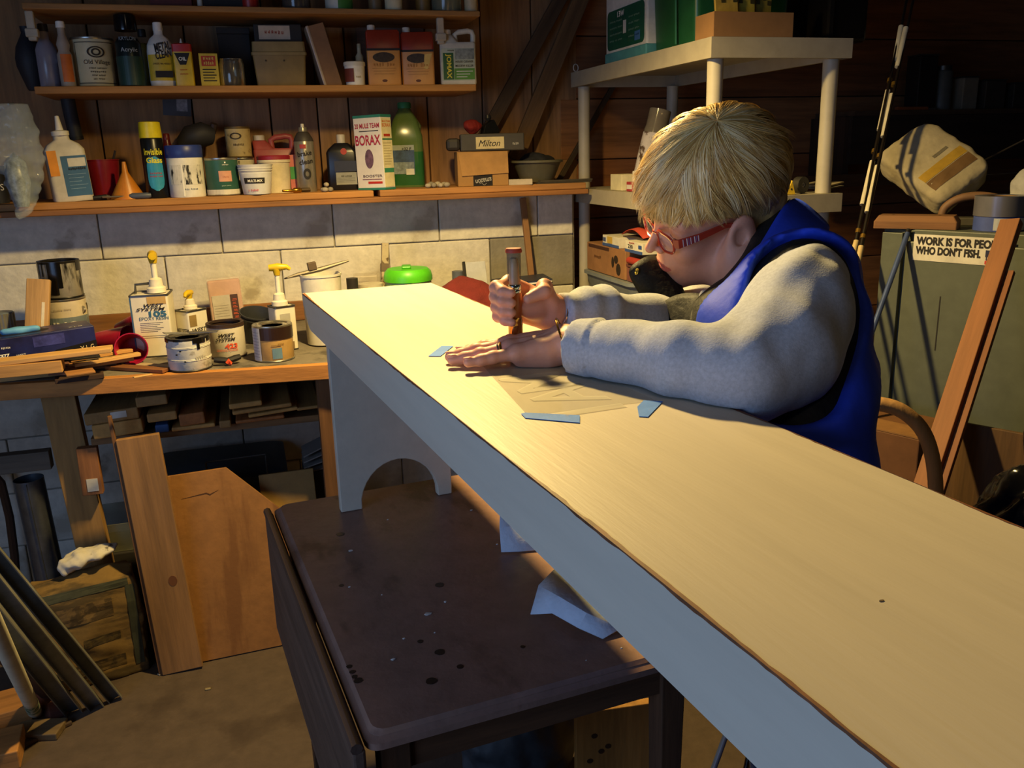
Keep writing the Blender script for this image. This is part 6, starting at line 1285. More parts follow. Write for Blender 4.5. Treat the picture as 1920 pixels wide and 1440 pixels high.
rod(cs([(1270, 140, 1237, 330), (1200, 480, 1155, 690), (1118, 855, 1065, 1085)]) + [((1606, 452), (1596, 490))], (1700, 0), (1600, 478), 2.62, 2.40, 'left white-banded fishing rod leaning beside the rack')
rod(cs([(1295, 148, 1250, 355), (1222, 500, 1175, 725), (1145, 880, 1090, 1125)]) + [((1615, 462), (1606, 505))], (1712, 0), (1609, 490), 2.60, 2.37, 'right white-banded fishing rod leaning beside the rack')
# leaning planks and sticks in front of the cabinet
a = C(1897, 415, 2.08); b = C(1775, 790, 1.94); dd = (b - a).normalized(); e = b + dd * ((b.z - .004) / -dd.z)
t = lean('leaning_plank', e, a, .045, .024, 'reddish plank leaning in front of the grey cabinet', WOOD('8a5a3a', 'z', .12), 'plank', up=tuple(-fn_ * -1)); L = (e - a).length; mk('spliced_strip', box(.0226, .040, -.0, .0115, .0, L - .14), WOOD('7a4c32', 'z', .12), t, bevel=.001)
a = C(1702, 437, 2.33); b = C(1652, 575, 2.28); dd = (b - a).normalized(); e = b + dd * ((b.z - .003) / -dd.z)
t = thing('blue_stick', 'thin blue metal rod leaning on the cabinet edge', 'rod', e); mk('rod', tube([Vector((0, 0, 0)), a - e], .007, 10), M('4a5a8a', .35, .3), t, smooth=True); mk('rod_tip', tube([a - e, a - e + (a - e).normalized() * .01], .0075, 10), BLACK, t, smooth=True)
# bentwood chair
chw = WOOD('b58a58', 'z', .15)
hub = C(1640, 745, 1.66); Wc = Vector((.75, -.62, 0)).normalized(); base = Vector((C(1626, 900, 1.66).x, C(1626, 900, 1.66).y, 0)); 
ch = thing('bentwood_chair', 'bentwood chair with a round hoop back behind the person', 'chair', base); sw = .135; zt_ = hub.z; zseat = .46; fwd = Vector((-Wc.y, Wc.x, 0)) * -1
hp = [Wc * (sw * .86 * sx) + Vector((0, 0, zz)) for sx, zz in ((-1, zseat), (-1.05, zseat + .2), (-1.02, zt_ - .16), (-.82, zt_ - .06), (-.45, zt_ - .012), (0, zt_), (.45, zt_ - .012), (.82, zt_ - .06), (1.02, zt_ - .16), (1.05, zseat + .2), (1, zseat))]
mk('hoop_back', tube(spline(hp), .0135, 12), chw, ch, smooth=True)
hp2 = [Wc * (sw * .5 * sx) + Vector((0, 0, zz)) for sx, zz in ((-1, zseat), (-1.05, zt_ - .3), (-.7, zt_ - .2), (0, zt_ - .17), (.7, zt_ - .2), (1.05, zt_ - .3), (1, zseat))]
mk('inner_hoop', tube(spline(hp2), .009, 10), chw, ch, smooth=True)
sc = -Wc.cross(Vector((0, 0, 1))) * .17; sc = Vector((-abs(sc.x), -abs(sc.y) if sc.y < 0 else abs(sc.y), 0)) if False else Vector((Wc.y, -Wc.x, 0)) * .13
mk('seat', xf(lathe([(0, zseat - .02), (.14, zseat - .02), (.15, zseat - .01), (.14, zseat + .005), (0, zseat - .002)], 30), Matrix.Translation(sc)), chw, ch, smooth=True)
for sx in (-1, 1):
    mk('leg', tube([Wc * (sx * sw * .86) + Vector((0, 0, zseat + .02)), Wc * (sx * sw * .95) - sc * .15 + Vector((0, 0, 0))], [.015, .011], 10), chw, ch, smooth=True); mk('leg', tube([sc * 1.55 + Wc * (sx * .09) + Vector((0, 0, zseat - .01)), sc * 1.65 + Wc * (sx * .11)], [.015, .011], 10), chw, ch, smooth=True)
# brown cartons and the black bag at the lower right
def fbox(px, py, d, w_, dep, h_, mat, label, name='brown_carton', rz=0., trim=None):
    p = C(px, py, d); t = thing(name, label, 'box', (p.x, p.y, 0), rz); zt2 = p.z; mk('carton', cbox(w_, dep, zt2), mat, t, bevel=.003); mk('flap', box(-w_ / 2, w_ / 2, -dep / 2, -dep * .1, zt2 + .0005, zt2 + .004), M('8a6238', .75), t)
    return t
fbox(1680, 790, 2.22, .22, .20, 0, M('6b4628', .75), 'brown carton standing behind the chair hoop', rz=ca); 
t = lean('plywood_offcut', (lambda p: Vector((p.x, p.y, .004)))(C(1890, 850, 1.86)), C(1895, 808, 1.90), .30, .012, 'brown plywood offcut standing at the lower right edge', WOOD('5a4026', 'z'), 'board', up=tuple(-fn_))
def bagb(P): return (ell(P, (0, 0, .26), (.17, .16, .27)) + .016 * vnoise(P, 22, 81) + .008 * vnoise(P, 60, 82)) * .7
V, Fc = surface(lambda P: np.maximum(bagb(P), .002 - P[..., 2]), (-.25, -.25, -.01), (.25, .25, .60), .010)
p = C(1945, 905, 1.26); t = thing('black_bag', 'shiny black plastic rubbish bag at the lower right', 'bag', (p.x, p.y, 0)); o = mk_np('bag', V, Fc, M('0d0d10', .18, var=0), t); t.scale = (.8, .8, (C(1900, 868, 1.26).z) / .53); V, Fc = surface(lambda P: (cap(P, (0, 0, 0), (0, 0, .05), .02, .035) + .008 * vnoise(P, 60, 83)) * .7, (-.06, -.06, -.03), (.06, .06, .1), .006); o = mk_np('gathered_neck', V, Fc, M('0d0d10', .18, var=0), t); o.location = (0, 0, .52)
# under the table
p = PZ(960, 1440, 0)
V, Fc = surface(lambda P: np.maximum((ell(P, (0, 0, .14), (.15, .13, .18)) + .014 * vnoise(P, 26, 91) + .006 * vnoise(P, 70, 92)) * .7, .002 - P[..., 2]), (-.22, -.2, -.01), (.22, .2, .4), .009)
t = mk_np('grey_sack', V, Fc, M('3c4248', .6, var=.2)); tag(t, 'dark grey cloth sack on the floor under the table', 'sack'); t.location = (PZ(955, 1430, 0).x, 1.70, 0); t.scale = (1, 1, 1.25)
p = C(1155, 1322, 1.85)
t = thing('spotted_board', 'yellow-brown board with dark spots under the table', 'board', (p.x, p.y, 0.0), R_(-6)); mk('board', prism([(-.09, 0), (.14, 0), (.14, p.z - .06), (.075, p.z), (-.09, p.z)], -.01, .01), WOOD('a5783c', 'z'), t, bevel=.002)
for q in ((-.05, -.06), (-.02, -.09), (-.035, -.10), (-.06, -.12), (.02, -.20)): mk('dark_spot', prism([(q[0] + .007 * math.cos(a), p.z + q[1] + .006 * math.sin(a)) for a in np.linspace(0, 5.6, 10)], -.0108, -.0095), M('3a2412', .7), t)
# ================================================================== the person
FL = np.float32
def v3(p): return np.array([p[0], p[1], p[2]], FL)
person = thing('person', 'person with short blond hair, red glasses, grey sweater and blue vest leaning over the bench', 'person', (C(1510, 800, 1.15).x, C(1510, 800, 1.15).y, 0))
PO = Vector(person.location)
SKIN = M('d59a80', .5, var=.05, scale=30, bump=.08, bscale=250, sss=.25); LIP = M('b3645c', .45, var=.05, sss=.2); BROW = M('b07f62', .7)
# ---- head frame: x forward, y left, z up, origin between the ear canals
Hc = C(1330, 415, 1.38); HSC = .905
pit = R_(18.5); fwv = Vector((-math.cos(pit), 0, -math.sin(pit))); lf0 = Vector((0, -1, 0)); up0 = fwv.cross(lf0)
rol = R_(-21.6); lfv = lf0 * math.cos(rol) + up0 * math.sin(rol); upv = up0 * math.cos(rol) - lf0 * math.sin(rol)
yaw = Matrix.Rotation(R_(-4.7), 3, 'Z'); fwv = yaw @ fwv; lfv = yaw @ lfv; upv = yaw @ upv
HM = Matrix(((fwv.x, lfv.x, upv.x, Hc.x), (fwv.y, lfv.y, upv.y, Hc.y), (fwv.z, lfv.z, upv.z, Hc.z), (0, 0, 0, 1))) @ Matrix.Scale(HSC, 4)
HMi = HM.inverted(); HMn = np.array(HM)[:3]
def hworld(V): return np.asarray(V) @ HMn[:, :3].T + HMn[:, 3]
neck_end = HMi @ C(1425, 545, 1.34)
def head_sdf(P):
    d = ell(P, (-.004, 0, .058), (.094, .073, .083))
    d = smin(d, ell(P, (.044, 0, -.002), (.050, .058, .088)), .03)
    d = smin(d, ell(P, (.030, 0, -.048), (.056, .053, .046)), .025)
    d = smin(d, ell(P, (.050, 0, -.074), (.036, .036, .026)), .022)
    d = smin(d, sph(P, (.076, 0, -.090), .0145), .022)                     # chin
    for s in (1, -1):
        d = smin(d, ell(P, (.061, s * .040, -.006), (.024, .020, .022)), .018)  # cheeks
        d = smin(d, cap(P, (.084, s * .010, .044), (.070, s * .048, .043), .009, .007), .014)  # brow
    d = smin(d, cap(P, (.087, 0, .038), (.108, 0, .006), .0070, .0078), .009)   # nose
    d = smin(d, sph(P, (.1155, 0, -.005), .0090), .010)
    for s in (1, -1):
        d = smin(d, sph(P, (.1010, s * .0105, -.0105), .0070), .007)
        d = smax(d, -ell(P, (.0925, s * .030, .025), (.013, .017, .012)), .010)   # eye socket
        d = smin(d, sph(P, (.0710, s * .031, .0245), .0135), .004)             # lidded eye
        d = smax(d, -sph(P, (.1065, s * .0060, -.0190), .0032), .004)
        e = ell(P, (-.014, s * .0815, .002), (.026, .0115, .041), [[.966, 0, -.259], [0, 1, 0], [.259, 0, .966]])
        e = smax(e, -ell(P, (-.009, s * .0935, .004), (.015, .009, .026)), .005)
        e = smin(e, sph(P, (.003, s * .0795, -.028), .0095), .008)
        d = smin(d, e, .006)
    d = smin(d, ell(P, (.083, 0, -.040), (.016, .028, .022)), .012)              # muzzle
    d = smin(d, ell(P, (.0955, 0, -.0415), (.0075, .020, .0050)), .005)          # upper lip
    d = smin(d, ell(P, (.0930, 0, -.0535), (.0085, .0175, .0062)), .005)         # lower lip
    d = smax(d, -cap(P, (.1020, 0, -.0473), (.084, .024, -.0490), .0014), .003)
    d = smax(d, -cap(P, (.1020, 0, -.0473), (.084, -.024, -.0490), .0014), .003)
    d = smin(d, cap(P, (-.016, 0, -.045), v3(neck_end), .050, .062), .035)
    return d
# ---- left hand lying flat, x towards the fingertips, y towards the thumb, z up
def frame(o, x, z):
    x = Vector(x).normalized(); z = Vector(z); z = (z - x * z.dot(x)).normalized(); y = z.cross(x)
    return Matrix(((x.x, y.x, z.x, o.x), (x.y, y.y, z.y, o.y), (x.z, y.z, z.z, o.z), (0, 0, 0, 1)))
Wl = C(1072, 642, 1.20); Tl = PZ(846, 672, BT + .009)
LH = frame(Wl, Tl - Wl, (0, 0, 1)) @ Matrix.Diagonal((1, -1, 1, 1)); LHi = LH.inverted(); LHn = np.array(LH)[:3]
hl = (Tl - Wl).length; KS = hl / .175
floor_l = (LHi @ Vector((Tl.x, Tl.y, BT))).z
Fg = {  # (mcp, pip, dip, tip) in hand frame, metres at KS = 1
 'index': [(.090, .030, .004), (.128, .034, .003), (.150, .035, .001), (.166, .034, .001)],
 'middle': [(.094, .010, .006), (.137, .011, .004), (.162, .010, .002), (.178, .008, .001)],
 'ring': [(.088, -.010, .005), (.130, -.013, .003), (.154, -.015, .001), (.171, -.017, .001)],
 'pinky': [(.078, -.028, .001), (.110, -.037, .001), (.128, -.042, .001), (.145, -.047, .001)]}
def hand_l(P):
    d = None
    for nm, r0 in (('index', .0105), ('middle', .0108), ('ring', .0102), ('pinky', .0094)):
        pts = [np.array(p) * KS for p in Fg[nm]]
        f = chain(P, pts, [r0 * KS, r0 * .92 * KS, r0 * .84 * KS, r0 * .70 * KS], .004)
        f = smin(f, sph(P, pts[1] + np.array([0, 0, .001]), r0 * .97 * KS), .003); f = smin(f, sph(P, pts[0] + np.array([-.002, 0, .003]), r0 * .95 * KS), .006)
        nail = ell(P, pts[3] + np.array([.0, 0, r0 * .74 * KS]), (.0075, .0055, .0012)); f = smin(f, nail, .001)
        pal = cap(P, np.array([.004, Fg[nm][0][1] * .62, .004]) * KS, pts[0], .0165 * KS, .0115 * KS)
        f = smin(f, pal, .008); d = f if d is None else smin(d, f, .0035)
        d = smin(d, cap(P, np.array([.03, Fg[nm][0][1] * .7, .0165]) * KS, pts[0] + np.array([0, 0, .0075]), .0022, .0024), .005)   # tendon
    d = smin(d, ell(P, np.array([.040, -.016, -.010]) * KS, np.array([.046, .019, .020]) * KS), .012)
    d = smin(d, ell(P, np.array([.045, .020, -.006]) * KS, np.array([.040, .022, .014]) * KS), .012)
    d = smin(d, chain(P, [np.array(p) * KS for p in ((.022, .026, -.004), (.055, .050, -.006), (.082, .060, -.008), (.104, .062, -.008))], [.014, .0115, .0098, .0078], .004), .010)
    d = smin(d, cap(P, np.array([.012, 0, .004]), v3(LHi @ C(1160, 657, 1.125)), .0225, .026), .012)
    q = P * np.array([1, 1, 1], FL)
    d = d + .0006 * vnoise(P, 160, 101, 2)
    zw = P @ LHn[2, :3].astype(FL) + FL(LHn[2, 3])
    return np.maximum(d, (BT + .0010) - zw)
# ---- right hand closed around the brush: x to the knuckles, y palm normal towards the viewer, z up (thumb side)
BX = PZ(968, 672, BT); BX.z = BT
bd = (RW[:, 2] @ np.array([BX.x, BX.y, BX.z - CAMZ]))
grip = C(972, 562, bd - .002); BXg = Vector((BX.x, BX.y, grip.z))
Wr = C(1046, 588, bd + .028)
xr = (BXg - Wr); xr.z = 0; xr.normalize()
camdir = Vector((-BX.x, -BX.y, 0)).normalized()
yv = (camdir - xr * camdir.dot(xr)).normalized(); zv = xr.cross(yv)
if zv.z < 0: zv = -zv
RH = Matrix(((xr.x, yv.x, zv.x, Wr.x), (xr.y, yv.y, zv.y, Wr.y), (xr.z, yv.z, zv.z, Wr.z), (0, 0, 0, 1))); RHi = RH.inverted(); RHn = np.array(RH)[:3]
bl = RHi @ BXg                          # brush axis in the hand frame
bx_, by_ = bl.x, bl.y
bz = bl.z
def hand_r(P):
    d = None; K = .70
    for i, (dz, r0, ln) in enumerate(((.030, .0088, .9), (.010, .0090, .95), (-.010, .0087, .9), (-.029, .0079, .8))):
        zc = bz + dz * K
        m = np.array([bx_ - .012, by_ - .030, zc + .002]); p_ = np.array([bx_ + .020 * ln, by_ - .019, zc]); q_ = np.array([bx_ + .0235 * ln, by_ + .002, zc - .003]); t_ = np.array([bx_ + .0145, by_ + .0120, zc - .005])
        f = chain(P, [m, p_, q_, t_], [r0 * 1.0, r0 * .98, r0 * .9, r0 * .76], .004)
        f = smin(f, sph(P, p_, r0 * 1.06), .003)
        w0 = np.array([.006, 0.0, dz * .45]); f = smin(f, cap(P, w0, m, .0145, .0105), .010)
        d = f if d is None else smin(d, f, .0025)
    d = smin(d, ell(P, (bx_ * .5, by_ * .3 + .002, bz * .5 + .004), (.034, .015, .021)), .012)
    th = chain(P, [np.array([.018, .010, .016]), np.array([bx_ * .42, by_ + .010, bz + .018]), np.array([bx_ - .034, by_ + .024, bz + .014]), np.array([bx_ - .0115, by_ + .0165, bz + .006])], [.013, .0108, .0094, .0076], .005)
    d = smin(d, th, .005)
    d = smin(d, cap(P, np.array([.010, 0, 0]), np.array([-.09, -.004, .0]), .0195, .0235), .012)
    return d + .0006 * vnoise(P, 160, 103, 2)
parts_V = []; parts_F = []; n0 = 0
def add_np(V, Fc):
    global n0
    parts_V.append(V); parts_F.append(Fc + n0); n0 += len(V)
V, Fc = surface(head_sdf, tuple(np.minimum((-.15, -.10, -.12), v3(neck_end) - .08)), tuple(np.maximum((.13, .10, .16), v3(neck_end) + .08)), .0026); lipmask = V.copy(); nh = len(V); headV = V
add_np(hworld(V) - np.array(PO), Fc); nhf = len(Fc); headF = Fc
V, Fc = surface(hand_l, (-.10, -.075, -.045), (.20, .09, .045), .0019); add_np(V @ LHn[:, :3].T + LHn[:, 3] - np.array(PO), Fc[:, ::-1])
V, Fc = surface(hand_r, (-.10, -.06, -.06), (.14, .075, .075), .0019); add_np(V @ RHn[:, :3].T + RHn[:, 3] - np.array(PO), Fc[:, ::-1] if RH.to_3x3().determinant() < 0 else Fc)
body = mk_np('body', np.concatenate(parts_V), np.concatenate(parts_F), [SKIN, LIP, BROW], person)
fc = headV[headF].mean(1)
mi = np.zeros(len(body.data.polygons), np.int32)
lip = (fc[:, 0] > .080) & (np.abs(fc[:, 1]) < .024) & (((fc[:, 2] > -.0590) & (fc[:, 2] < -.0375)))
lip &= (np.abs(fc[:, 1]) / .023) ** 2 + ((fc[:, 2] + .0478) / .0105) ** 2 < 1
brow = (fc[:, 0] > .06) & (np.abs(fc[:, 1]) > .014) & (np.abs(fc[:, 1]) < .05) & (np.abs(fc[:, 2] - (.0475 + .004 * np.sin((np.abs(fc[:, 1]) - .014) * 85))) < .0032)
mi[:nhf][lip] = 1
if len(mi) == len(body.data.polygons): body.data.polygons.foreach_set('material_index', mi)
def hp(x, y, zz): return HM @ Vector((x, y, zz)) - PO
# lashes
def on_head(y, zz):                     # skin point straight ahead of (y, z) in the head frame
    xs = np.linspace(.125, .03, 300); Pq = np.stack([xs, np.full(300, y), np.full(300, zz)], -1).astype(FL); return float(xs[int(np.argmax(head_sdf(Pq) < 0))])
for s in (1, -1):
    ey = [(.014, .0450), (.022, .0485), (.032, .0505), (.042, .0485), (.048, .0450)]
    mk('eyebrow', tube(spline([hp(on_head(s * y, zz) - .0006, s * y, zz) for y, zz in ey], 4), [.0010 + .0010 * math.sin(i / 16 * math.pi) for i in range(17)], 6), BROW, person, smooth=True)
    la = [(.021, .0190), (.027, .0172), (.033, .0170), (.039, .0185)]
    mk('eyelash', tube(spline([hp(on_head(s * y, zz) + .0002, s * y, zz) for y, zz in la], 3), .0006, 5), M('4a362a', .7), person)
# ---- glasses
gl = thing('x', 'x', 'x'); bpy.data.objects.remove(gl)
GF = M('c8402a', .15, var=.15, scale=60, trans=.25)
lens_c = (.1015, .0315, .0165)
def lens_pts(s, k=1., n=28):
    out = []
    for i in range(n):
        a = 2 * math.pi * i / n; ca_, sa_ = math.cos(a), math.sin(a)
        yy = .0255 * k * np.sign(ca_) * abs(ca_) ** .8; zz = .0175 * k * np.sign(sa_) * abs(sa_) ** .8
        out.append(hp(lens_c[0] - .30 * abs(yy + .0) * (1 if yy * 1 > 0 else .2) * .8 - .12 * (zz < 0) * 0, s * (lens_c[1] + yy), lens_c[2] + zz))
    return out
rims = join(*[tube(lens_pts(s), .0023, 8, closed=True) for s in (1, -1)], tube([hp(.1015, .007, .022), hp(.1045, 0, .0235), hp(.1015, -.007, .022)], .002, 8))
glasses = mk('glasses', rims, GF, person, smooth=True, label='translucent orange-red reading glasses')
for s in (1, -1):
    lp = lens_pts(s); c_ = sum(lp, Vector()) / len(lp); mk('lens', ([tuple(p) for p in lp] + [tuple(c_)], [(i, (i + 1) % 28, 28) for i in range(28)]), M('efe8e4', .03, alpha=.12, var=0), glasses)
    tp = [hp(.0955, s * .0570, .024), hp(.090, s * .0660, .0255), hp(.055, s * .0745, .029), hp(.010, s * .0785, .034), (hp(-.008, s * .0790, .028))]
    def ribbon(pts, h_): 
        rows = [[tuple(p + (upv * (h_[i] * q))) for i, p in enumerate(pts)] for q in (-1, 0, 1)]; return patch(rows)
    mk('temple', ribbon(tp, [.0075, .0075, .0055, .004, .003]), M('b8402e', .2, trans=.2), glasses, solid=.0026)
    for k_ in range(9):
        f = .22 + .075 * k_; a_ = tp[1].lerp(tp[2], min(1, f * 1.25)) if f < .8 else tp[2]
        q0 = tp[1].lerp(tp[2], .16 + .09 * k_); q1 = tp[1].lerp(tp[2], .16 + .09 * k_ + .045); h_ = .0066 - .0018 * k_ / 9
        off = (lfv * s) * .0018
        mk('stripe', patch([[tuple(q0 + off - upv * h_), tuple(q1 + off - upv * h_)], [tuple(q0 + off + upv * h_), tuple(q1 + off + upv * h_)]]), M(['c9b4bc', '8a3a44', 'd8d0d4', '7a5a88'][k_ % 4], .3, var=0), glasses, solid=.0005)
mk('earring', lathe([(0, -.005), (.0035, -.0035), (.005, 0), (.0035, .0035), (0, .005)], 14), M('d8d2c8', .1, .7, 0), person, smooth=80).location = hp(.011, .0865, -.024)

# ---- hair: an under-layer and many locks of strands falling from the crown
HCc = np.array([-.022, -.003, .074]); HR = np.array([.134, .091, .123])
crown = np.array([-.020, .024, .192])
def hair_floor(x, y):                   # lowest height the hair may reach
    return np.where(x > .078, np.where(y > .012, .046, .022), np.where(x > .018, .045, np.where(x > -.022, .036, -.058)))
def hair_sdf(P):
    d = ell(P, HCc, HR * .945)
    d = smin(d, ell(P, (-.075, 0, .010), (.060, .066, .060)), .03)
    x = P[..., 0]; y = P[..., 1]; zz = P[..., 2]
    fl = .040 + .012 * np.clip((x - .0) / .05, 0, 1) - .105 * np.clip((-.018 - x) / .03, 0, 1)
    d = smax(d, (fl - zz) * .9, .008)
    return (d + .0028 * vnoise(P * np.array([1, 1, .4], FL), 95, 111)) * .8
V, Fc = surface(hair_sdf, (-.18, -.12, -.08), (.14, .12, .22), .0034)
HB = M('bc9c60', .6, var=.3, scale=60, stretch=(1, 1, .3))
hair = mk_np('hair', hworld(V) - np.array(PO), Fc, HB, person, label='short blond hair swept forward')
rs = np.random.RandomState(5)
SV = []; SF = []; SM = []; base_i = 0
NS = 10
cdir = (crown - HCc) / HR; cdir /= np.linalg.norm(cdir)
e1 = np.array([1., 0, 0]); e1 = e1 - cdir * (e1 @ cdir); e1 /= np.linalg.norm(e1); e2 = np.cross(cdir, e1)
fs = np.linspace(0, 1, NS)
def hair_line(u, az, lift):
    dr = cdir * np.cos(u)[:, None] + (e1 * np.cos(az)[:, None] + e2 * np.sin(az)[:, None]) * np.sin(u)[:, None]
    return HCc + dr * HR * (1 + lift)[:, None]
prof0 = np.array([.45, .8, 1, 1, 1, .95, .85, .65, .4, .1])
for li in range(424):
    az = rs.uniform(-math.pi, math.pi)
    if li % 3 == 0: az = rs.uniform(-.4, 2.4)
    a = abs(az); um = 1.55 if a < .7 else (1.62 if a < 1.5 else 2.15)
    layer = rs.rand()
    u0 = rs.uniform(.02, .95); u1 = min(um + .15, u0 + rs.uniform(.55, 1.15))
    if layer < .4: u0 = rs.uniform(.0, .35); u1 = u0 + rs.uniform(.5, .9)
    if .5 < az < 2.6: drift = .30 + .25 * rs.rand()
    elif a <= .5: drift = -.30 * rs.rand()
    else: drift = rs.normal(0, .2)
    lift0 = -.012 + .045 * layer * rs.rand(); puff = rs.uniform(.0, .028); tone = rs.choice(4, p=[.30, .34, .22, .14])
    curl = rs.normal(0, .10); wid = rs.uniform(.035, .11); flick = rs.uniform(.0, .05) if a < .7 else rs.uniform(-.03, .012)
    if u0 < .3 and rs.rand() < .35: flick = rs.uniform(.03, .10)
    if li >= 372: az = rs.uniform(-.1, 1.0) if li < 410 else rs.uniform(1.9, 2.9); a = abs(az); u0 = rs.uniform(.55, 1.1); u1 = rs.uniform(1.45, 1.70) if li < 410 else rs.uniform(1.8, 2.2); drift = rs.uniform(-.15, .1); flick = rs.uniform(-.01, .03); lift0 = -.008; tone = rs.choice([0, 1, 3])
    elif li >= 330: az = rs.uniform(-.75, .25); a = abs(az); u0 = rs.uniform(.5, 1.0); u1 = rs.uniform(1.45, 1.80); drift = rs.uniform(-.25, .05); flick = rs.uniform(.03, .15); lift0 = .0; tone = rs.choice([0, 1, 3])
    for sj in range(25):
        o_ = rs.normal(0, 1); jl = rs.normal(0, .006)
        u = u0 + rs.uniform(-.06, .06) + (u1 - u0 + rs.normal(0, .05)) * fs
        azs = az + o_ * wid * (1 - .55 * fs) / np.maximum(.35, np.sin(np.clip(u, .15, 2.9))) * .8 + drift * (u - u0) + curl * np.sin(fs * 3.0)
        lf_ = lift0 + jl + puff * np.sin(fs * math.pi) - .018 * o_ * o_ * .35 + flick * fs ** 3 - .02 * (1 - fs) ** 2
        pts = hair_line(u, azs, lf_)
        ok = pts[:, 2] > hair_floor(pts[:, 0], pts[:, 1]) + rs.uniform(-.006, .006)
        if not ok.all():
            n_ = int(np.argmin(ok))
            if n_ < 4: continue
            tt = np.linspace(0, n_ - 1, NS); i0 = np.clip(tt.astype(int), 0, n_ - 2); frc = (tt - i0)[:, None]; pts = pts[i0] * (1 - frc) + pts[i0 + 1] * frc
        tg = np.gradient(pts, axis=0); tg /= np.linalg.norm(tg, axis=1)[:, None] + 1e-9
        nr = pts - HCc; nr /= np.linalg.norm(nr, axis=1)[:, None]; bi = np.cross(tg, nr); bi /= np.linalg.norm(bi, axis=1)[:, None] + 1e-9
        w_ = rs.uniform(.00032, .00078); prof = (w_ * prof0)[:, None]
        SV.append(np.stack([pts + bi * prof, pts + nr * prof * .8, pts - bi * prof], 1).reshape(-1, 3))
        tn = tone if rs.rand() < .75 else rs.choice(4)
        k3 = base_i + 3 * np.arange(NS - 1)[:, None]
        SF.append(np.concatenate([k3 + np.array([[0, 1, 4, 3]]), k3 + np.array([[1, 2, 5, 4]])])); SM += [tn] * (2 * (NS - 1)); base_i += 3 * NS
HT = [M(c, .34, var=.12, scale=14) for c in ('ecce88', 'd6b068', 'b28e4e', 'f4deaa')]
st_o = mk_np('strands', hworld(np.concatenate(SV)) - np.array(PO), np.concatenate(SF), HT, hair, label='fine blond strands')
if len(st_o.data.polygons) == len(SM): st_o.data.polygons.foreach_set('material_index', np.array(SM, np.int32))

# ---- grey sweater: sleeves and the body seen through the armhole
Lp = [C(1085, 652, 1.16), C(1175, 662, 1.115), C(1290, 680, 1.045), C(1392, 704, 1.015), C(1458, 660, 1.055), C(1496, 585, 1.10), C(1518, 530, 1.135)]
Lr = [.0345, .0365, .043, .052, .066, .063, .052]
Rp = [C(1054, 590, bd + .025), C(1125, 588, bd + .06), C(1205, 612, bd + .12), C(1300, 605, 1.47), C(1360, 560, 1.50)]
Rr = [.0295, .036, .045, .056, .062]
chest = C(1450, 640, 1.235)
def local(p): return v3(p - PO)
LPl = [local(p) for p in Lp]; RPl = [local(p) for p in Rp]
def sleeve_l(P):
    d = chain(P, LPl, Lr, .03)
    fold = .0032 * vnoise(P, 26, 121, 3) + .0012 * vnoise(P, 90, 122, 2)
    # bunched folds at the elbow crease
    ax = LPl[3] - LPl[2]; ax = ax / np.linalg.norm(ax); s_ = (P - LPl[2]) @ ax
    fold = fold + .0014 * np.sin(s_ * 130 + 2 * vnoise(P, 25, 125, 1)) * np.exp(-((s_ - .06) / .06) ** 2)
    cf = LPl[1] - LPl[0]; cf = cf / np.linalg.norm(cf); sc_ = (P - LPl[0]) @ cf
    d = d - .004 * ((sc_ < .034) & (sc_ > -.05))                       # turned-back cuff
    d = np.maximum(d + fold, -(sc_ + .004))
    xe = A.x + .0988 * (A.y - (P[..., 1] + PO.y)) + BW * .995 + .013 - PO.x
    return np.maximum(d, np.where(P[..., 0] < xe, (BT + .0012) - P[..., 2], -1))
def sleeve_r(P):
    d = chain(P, RPl, Rr, .03)
    ax = RPl[1] - RPl[0]; ax = ax / np.linalg.norm(ax); s_ = (P - RPl[0]) @ ax
    d = d + .004 * vnoise(P, 34, 131, 3) + .0028 * np.sin(s_ * 140 + 2.5 * vnoise(P, 30, 133, 1)) * np.exp(-((s_ - .06) / .05) ** 2)
    return np.maximum(np.maximum(d, -(s_ + .003)), (BT + .0012) - P[..., 2])
GREY = M('b2b6be', .95, var=.10, scale=220, bump=.12, bscale=500, sheen=.25)
def bounds(pts, rs_):
    A_ = np.array(pts); r_ = max(rs_) + .02; return A_.min(0) - r_, A_.max(0) + r_
sweat = None
lo, hi = bounds(LPl, Lr); V1, F1_ = surface(sleeve_l, lo, hi, .0042)
lo, hi = bounds(RPl, Rr); V2_, F2_ = surface(sleeve_r, lo, hi, .0045)
sweater = mk_np('sweater', np.concatenate([V1, V2_]), np.concatenate([F1_, F2_ + len(V1)]), GREY, person, label='heather grey fleece sweater sleeves')
cfv = (Lp[1] - Lp[0]).normalized()
cu = Lp[0] + cfv * .036 - PO; 
fr = frame(cu, cfv, (0, 0, 1))
mk('cuff_seam', tube([fr @ Vector((0, .0375 * math.cos(a), max(.0375 * math.sin(a), (BT + .0042 - PO.z) - cu.z))) for a in np.linspace(0, 2 * math.pi, 30, endpoint=False)], .0022, 6, closed=True), GREY, sweater, smooth=True)

